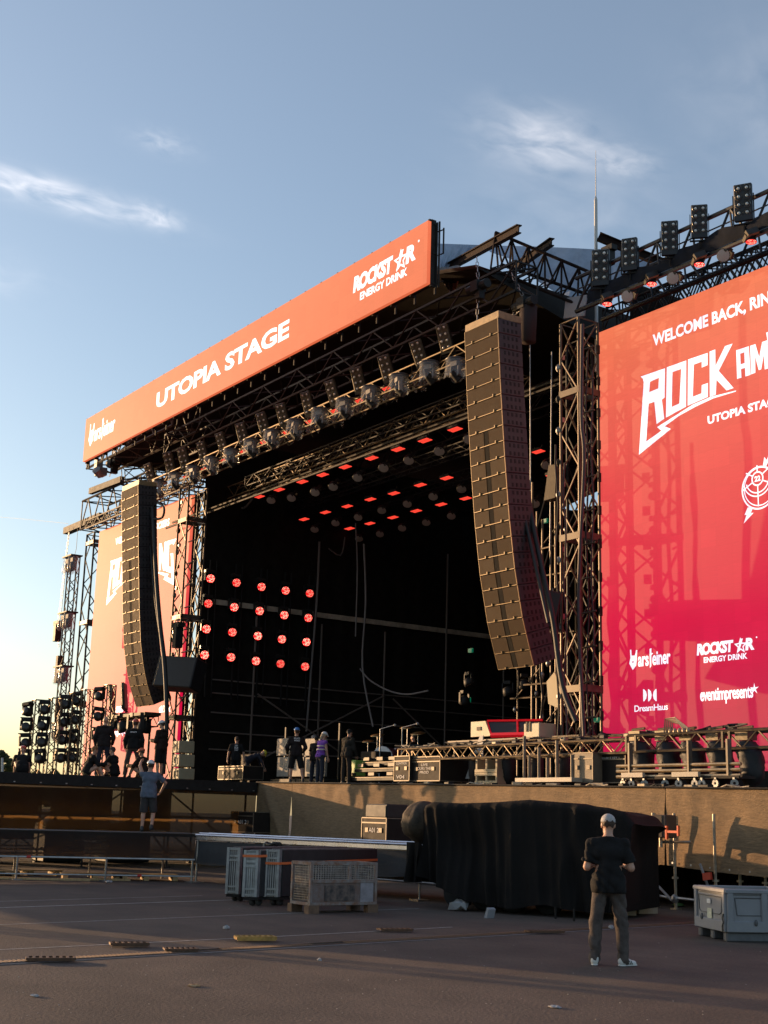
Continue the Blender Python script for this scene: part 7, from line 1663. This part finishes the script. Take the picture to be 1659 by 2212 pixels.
def pipes():
    Y = 21.7; m = mat('brassy_pipe', (.40, .30, .18), .35, .8, var=.2, scale=6); rnd = random.Random(5)
    for i, y in enumerate((1652, 1664, 1676)):
        a, c = on_y(1333, y + 2, Y), on_y(1601, y - 1, Y); b = MB(); z = (a.z + c.z) / 2; b.tube((a.x, Y, z), (c.x, Y, z), .04, 8); tag(b.build('steel_pipe', m), 'long steel pipe on the pipe dolly, %s of three' % ['topmost', 'middle', 'lowest'][i], 'pipe', 'pipes on the dolly')
    root = empty('pipe_dolly', on_y(1470, 1694, Y), 'wheeled dolly with cream bars carrying long pipes at the right of the stage', 'dolly'); a, c = on_y(1345, 1687, Y), on_y(1600, 1690, Y); z = DZ(a.x)
    b = MB(); b.box(((a.x + c.x) / 2, Y + .3, z + .22), (c.x - a.x, .7, .06)); b.build('frame', darkm, root)
    for x0, x1 in ((1346, 1392), (1455, 1512)):
        p, q = on_y(x0, 1684, Y - .1), on_y(x1, 1684, Y - .1); b = MB(); b.box(((p.x + q.x) / 2, Y - .12, z + .28), (q.x - p.x, .08, .10)); b.build('cream_bar', mat('cream_bar', (.42, .36, .28), .5), root)
    for px in (1350, 1368, 1395, 1440, 1470, 1505, 1520, 1550, 1590): x = on_y(px, 1690, Y).x; b = MB(); b.lathe([(.03, -.025), (.085, -.025), (.085, .025), (.03, .025)], 10, (x, Y - .05, z + .09), Euler((rad(90), 0, rad(px % 50))).to_matrix()); b.box((x, Y - .05, z + .18), (.05, .05, .06)); b.build('caster', steel, root)
    for px in (1362, 1490, 1575): 
        x = on_y(px, 1660, Y).x; b = MB(); b.box((x, Y, z + .62), (.05, .12, .75)); b.build('upright', edge, root)
    # flat dolly with posts further left
    a, c = on_y(1116, 1688, Y), on_y(1238, 1690, Y); z = DZ(a.x); root = empty('post_dolly', ((a.x + c.x) / 2, Y, z), 'flat pale dolly with upright posts left of the tan flight case', 'dolly'); b = MB(); b.box(((a.x + c.x) / 2, Y + .3, z + .16), (c.x - a.x, .7, .10)); b.build('bed', mat('cream_bar', (.42, .36, .28), .5), root)
    for u, hh in ((.03, 1.05), (.12, .55), (.30, .75), (.45, .5), (.62, .9), (.88, .55)): x = a.x + (c.x - a.x) * u; b = MB(); b.tube((x, Y + .2, z + .2), (x, Y + .2, z + .2 + hh), .04, 8); b.build('post', edge, root)
    for u in (.1, .5, .9): b = MB(); b.lathe([(.03, -.025), (.075, -.025), (.075, .025), (.03, .025)], 10, (a.x + (c.x - a.x) * u, Y, z + .075), Euler((rad(90), 0, .5)).to_matrix()); b.build('caster', blackm, root)
    root = empty('slotted_stand', on_y(1055, 1685, 22.6), 'cream stacked frame with dark slots under the shiny truss', 'stand')
    a, c = on_y(1032, 1687, 22.6), on_y(1075, 1687, 22.6); zt = on_y(1040, 1640, 22.6).z; b = MB(); x0, x1, z0 = a.x, c.x, DZ(a.x) + .12
    for x in (x0, x1, (x0 + x1) / 2): b.box((x, 22.7, (z0 + zt) / 2), (.07, .3, zt - z0))
    for z_ in (z0, z0 + .3, zt - .4): b.box(((x0 + x1) / 2, 22.7, z_), (x1 - x0 + .1, .34, .08))
    b.build('frame', mat('cream_case', (.36, .29, .18), .6), root)
    # sloping white panel and small litter of gear along the edge
    p = on_y(1005, 1682, 22.9); b = MB(); b.prism([(0, 0), (.75, 0), (.75, 1.15), (.62, 1.15)], p, (1, 0, 0), (0, 0, 1), (0, .03, 0)); tag(b.build('triangle_board', mat('pale_sheet', (.42, .40, .38), .6)), 'pale triangular panel leaning under the shiny truss', 'panel')
    gm = mat('small_gear', (.30, .25, .18), .5, .3, var=.5, scale=12); rn = random.Random(12)
    for i in range(16):
        px = 870 + i * 47 + rn.uniform(-12, 12); p = on_y(px, 1690, 21.25); z = DZ(p.x); b = MB(); w_ = rn.uniform(.14, .4); b.bbox((p.x, 21.3 + rn.random() * .15, z + .05), (w_, .16, rn.uniform(.06, .11)), Euler((0, 0, rn.uniform(-.4, .4))).to_matrix(), .015)
        if i % 3 == 0: b.path([(p.x - .3, 21.3, z + .03), (p.x - .1, 21.25, z + .08), (p.x + .2, 21.3, z + .03), (p.x + .45, 21.28, z + .05)], .02, 5)
        tag(b.build('cable_box', gm if i % 2 else blackm), 'small connector box lying at the stage edge, %s from the left end of the truss' % ORD[i], 'connector box', 'connector boxes along the stage edge')
    for i in range(16):
        px = 890 + i * 46 + rn.uniform(-10, 10); Y2 = 22.4; pz = on_y(px, 1622 - (px - 860) * .058, Y2).z; x = on_y(px, 1620, Y2).x; b = MB(); pts = [(x + rn.uniform(-.3, .3) * k, Y2 + rn.uniform(-.15, .15), pz + .03 + rn.random() * .12) for k in range(-3, 4)]; b.path(pts, .022, 5); b.bbox((x, Y2, pz + .05), (.18, .14, .1))
        tag(b.build('cable_tangle', gm if i % 3 == 1 else cablem), 'tangle of cable and clamps heaped on the deck truss, %s from the left' % ORD[i], 'cable', 'cable heaps on the deck truss')
    # cable loops rising above the truss
    p = on_y(1452, 1580, 22); b = MB()
    for k in range(5): b.path([(p.x + k * .07 - .25, 22, p.z - .1), (p.x + k * .05 - .2, 22, p.z + .28 - k * .02), (p.x + .1 + k * .06, 22, p.z + .30 - k * .04), (p.x + .35 + k * .05, 22, p.z)], .018, 5)
    for k in range(5): b.sphere((p.x + .0 + k * .13, 21.95, p.z - .02), (.05, .05, .09), 8, 5)
    tag(b.build('connector_bundle', mat('brass_plugs', (.32, .24, .16), .4, .6)), 'bundle of looped cables with bright plugs standing on the right deck truss', 'cable')
pipes()
def drums():
    Y = 25.0; base = DZ(-38); p = on_y(846, 1640, Y); root = empty('drum_kit', (p.x, Y, base), 'drum kit with white bass drum head and cymbals on a riser behind the truss', 'drum kit'); z0 = p.z - .45
    b = MB(); b.box((p.x + 1.2, Y + 1.2, (base + z0) / 2), (4.2, 3, z0 - base)); b.build('riser', blackm, root)
    sh = mat('drum_shell', (.10, .02, .03), .3, .2, coat=.5); hd = mat('white_drum_head', (.70, .68, .64), .5); br = mat('cymbal_brass', (.45, .30, .12), .3, .9)
    c = Vector((p.x - .1, Y - .1, z0 + .42)); R = Euler((rad(90), 0, rad(18))).to_matrix()
    b = MB(); b.lathe([(.40, -.3), (.42, .3)], 20, c, R); b.build('bass_drum', sh, root, smooth=True); b = MB(); b.lathe([(0, .301), (.40, .301), (.43, .29), (.43, .26)], 20, c, R); b.build('drum_head', hd, root)
    for dx, dz, r, h in ((.0, .80, .17, .16), (.42, .82, .19, .18), (.85, .35, .24, .36), (-.45, .55, .2, .14)): b = MB(); b.lathe([(0, -h), (r, -h), (r, 0), (0, .005)], 14, (c.x + dx, c.y + .25, z0 + dz), Euler((rad(12), 0, 0)).to_matrix()); b.build('tom', sh if dx else hd, root)
    for dx, dy, dz, r in ((-.75, .1, 1.25, .24), (.25, .6, 1.5, .26), (1.25, .3, 1.25, .25), (-1.0, -.1, 1.05, .2)):
        b = MB(); b.lathe([(0, .03), (.05, .02), (r, 0), (r, -.004), (0, .02)], 16, (c.x + dx, c.y + dy, z0 + dz), Euler((rad(14), rad(8), 0)).to_matrix()); b.build('cymbal', br, root, smooth=True); b = MB(); b.tube((c.x + dx, c.y + dy, z0), (c.x + dx, c.y + dy, z0 + dz), .016, 6); b.tube((c.x + dx, c.y + dy, z0 + .3), (c.x + dx - .2, c.y + dy - .2, z0), .014, 5); b.tube((c.x + dx, c.y + dy, z0 + .3), (c.x + dx + .22, c.y + dy - .1, z0), .014, 5); b.build('stand', steel, root)
    for i, (px, y0, y1) in enumerate(((820, 1575, 1640), (868, 1572, 1620))): a, c2 = on_y(px, y1, 24), on_y(px, y0, 24); b = MB(); b.tube((a.x, 24, DZ(a.x)), (a.x, 24, c2.z), .022, 6); b.tube((a.x, 24, c2.z), (a.x + .6, 24.1, c2.z + .1), .014, 5); b.tube((a.x - .3, 23.8, DZ(a.x)), (a.x, 24, DZ(a.x) + .5), .015, 5); b.tube((a.x + .3, 23.8, DZ(a.x)), (a.x, 24, DZ(a.x) + .5), .015, 5); b.sphere((a.x + .66, 24.1, c2.z + .1), .05, 8, 5); tag(b.build('microphone_stand', steel), 'microphone stand in front of the drums, %s one' % ['left', 'right'][i], 'stand', 'microphone stands')
    for i, (x, y, x2, y2) in enumerate(((650, 1607, 664, 1636), (677, 1591, 690, 1619))): a, c2 = on_y(x, y, 27), on_y(x2, y2, 27); b = MB(); b.tube(a, c2, .10, 8); tag(b.build('lamp_tube', mat('grey_tube', (.22, .21, .20), .5)), 'slanting grey tube glinting in the dark left of the blue helmet, %s one' % ['lower', 'upper'][i], 'tube', 'slanting grey tubes')
    for i, (x, y) in enumerate(((512, 1657), (780, 1632))):
        a = on_y(x + 20, y + 25, 24); b = MB(); b.bbox((a.x, 24.2, DZ(a.x) + .55), (.9, .6, 1.1), None, .03); b.box((a.x + .1, 23.89, DZ(a.x) + .7), (.4, .02, .12)); root = tag(b.build('amplifier_rack', case_m), 'black equipment rack with a small pale label in the shade, %s one' % ['left', 'right'][i], 'rack', 'black equipment racks')
    a = on_y(770, 1650, 23.6); b = MB(); b.bbox((a.x, 23.6, DZ(a.x) + .55), (.5, .4, .5), None, .02); tag(b.build('green_box', mat('green_yellow_box', (.22, .38, .06), .5)), 'small green box with a dark lid beside the black steps', 'box')
    for i, (x, y, s) in enumerate(((1177, 1125, .12), (1010, 1512, .14), (1016, 1405, .12), (1288, 1555, .10))): c2 = on_y(x, y, 28 if i < 3 else 24.2); b = MB(); b.box(c2, (s * 1.6, .05, s)); b.box(c2 + Vector((0, .03, 0)), (s * 1.8, .04, s * 1.2)); tag(b.build('green_lamp', mat('green_indicator', (.01, .10, .05), .4, emit=(0, .22, .11), estr=.18)), 'faint green indicator plate in the dark, %s' % ['by the right tower', 'low under the right array', 'halfway up under the right array', 'at the foot of the right screen'][i], 'indicator', 'green indicator plates')
    for i, (px, py) in enumerate(((556, 1703), (560 - 10, 1716), (690, 1719), (705, 1732), (1818 / 1.157, 1732), (1640, 1745), (1900 / 1.157, 1725))): pass
drums()
# ------------------------------------------------------------------ far left: trees, mast, and cases added outside the frame to block the sun
def tree(px, py_top, dist, label, spruce, seed, base_px=None):
    d = Vector(sight(px, py_top)); d2 = Vector((d.x, d.y, 0)).normalized(); P = Vector((0, 0, 0)) + d2 * dist; top = CAM[2] + d.z * dist / math.hypot(d.x, d.y); rnd = random.Random(seed); h = top
    root = empty('spruce_tree' if spruce else 'leafy_tree', (P.x, P.y, 0), label, 'tree', 'trees behind the wing'); b = MB(); b.tube((P.x, P.y, 0), (P.x, P.y, h * .95), h * .022, 8, h * .004); 
    for i in range(10): z = h * (.25 + .07 * i); a = rnd.random() * 6.28; r = (h - z) * (.30 if spruce else .35); b.tube((P.x, P.y, z), (P.x + r * math.cos(a), P.y + r * math.sin(a), z + (-.05 if spruce else .3) * r), h * .006, 5, h * .002)
    b.build('trunk', mat('tree_bark', (.06, .045, .035), .9, var=.3), root)
    c = MB(); n = 1500
    for i in range(n):
        if spruce:
            t = rnd.random() ** .8; z = h * (1 - t * .86); tier = .75 + .25 * math.sin(z / h * 60); r = (h - z) * .26 * tier * math.sqrt(rnd.random()) + .05; s = h * .026
        else:
            t = rnd.random(); z = h * (.30 + .70 * t); r = h * .27 * math.sin(math.pi * min(1, .12 + t * .86)) * (rnd.random() ** .4) * (1 + .25 * math.sin(z * 2 + seed)); s = h * .034
        a = rnd.random() * 6.28; q = Vector((P.x + r * math.cos(a), P.y + r * math.sin(a), z)); u = Vector((rnd.gauss(0, 1), rnd.gauss(0, 1), rnd.gauss(0, .6))).normalized(); w = u.orthogonal().normalized(); c.quad(q - u * s, q + w * s * .6, q + u * s, q - w * s * .6)
    c.build('crown', mat('dark_foliage', (.045, .065, .03), .8, col2=(.09, .10, .045), scale=.6, var=.2, transl=(.10, .12, .03, .25)), root)
tree(2, 1622, 120, 'leafy tree at the far left edge behind the wing deck', False, 3); tree(33, 1634, 135, 'pointed spruce behind the wing deck near the left edge', True, 5); tree(18, 1652, 150, 'low leafy tree between the spruce and the edge of the picture', False, 8); tree(54, 1660, 150, 'low leafy tree right of the spruce behind the crouching person', False, 11); tree(-25, 1630, 130, 'leafy tree outside the left edge', False, 14); tree(-60, 1640, 140, 'another leafy tree outside the left edge', False, 17); tree(80, 1664, 160, 'small far tree seen between the lamp racks', False, 21); tree(118, 1662, 165, 'small far tree seen under the lamp racks', False, 23)
p = on_y(4, 1700, 30); b = MB(); a, c = on_x(5, 1672, -44.5), on_x(5, 1637, -44.5); b.tube((a.x, a.y, DZ(a.x)), c, .045, 8); tag(b.build('white_post', mat('white_post_paint', (.60, .58, .54), .5)), 'slim white post standing on the wing at the left edge of the picture', 'post')
# unseen cases added to shade the asphalt, and a mast inferred from its shadow
for i in range(8):
    y = .3 + i * 1.48; w_ = 1.36; h = .86 + .1 * ((i * 7) % 3) - .05; x = -37.9; z = DZ(x); root = empty('sun_block_case', (x, y, z), 'black case in the added sun-blocking row on the wing, %s from its near end' % ORD[i], 'flight case', 'cases added to block the sun'); b = MB(); b.bbox((x, y, z + h / 2 + .1), (.9, w_, h - .1), None, .015); b.build('body', case_m, root); b = MB()
    for sx in (-1, 1):
        for sz in (.12, h + .08): b.box((x + sx * .45, y, z + sz), (.03, w_, .03))
        for sy in (-1, 1): b.box((x + sx * .45, y + sy * w_ / 2, z + h / 2 + .1), (.03, .03, h))
    b.build('edges', edge, root)
    for sx in (-.35, .35):
        for sy in (-.5, .5): q = MB(); q.lathe([(.02, -.03), (.05, -.03), (.05, .03), (.02, .03)], 8, (x + sx, y + sy, z + .05), Euler((rad(90), 0, .4)).to_matrix()); q.build('caster', blackm, root)
tower(-40.0, -2.55, .5, 0, 7.5, 'slim lattice mast beyond the near end of the wing', darkm, .05, .7, extra=False)
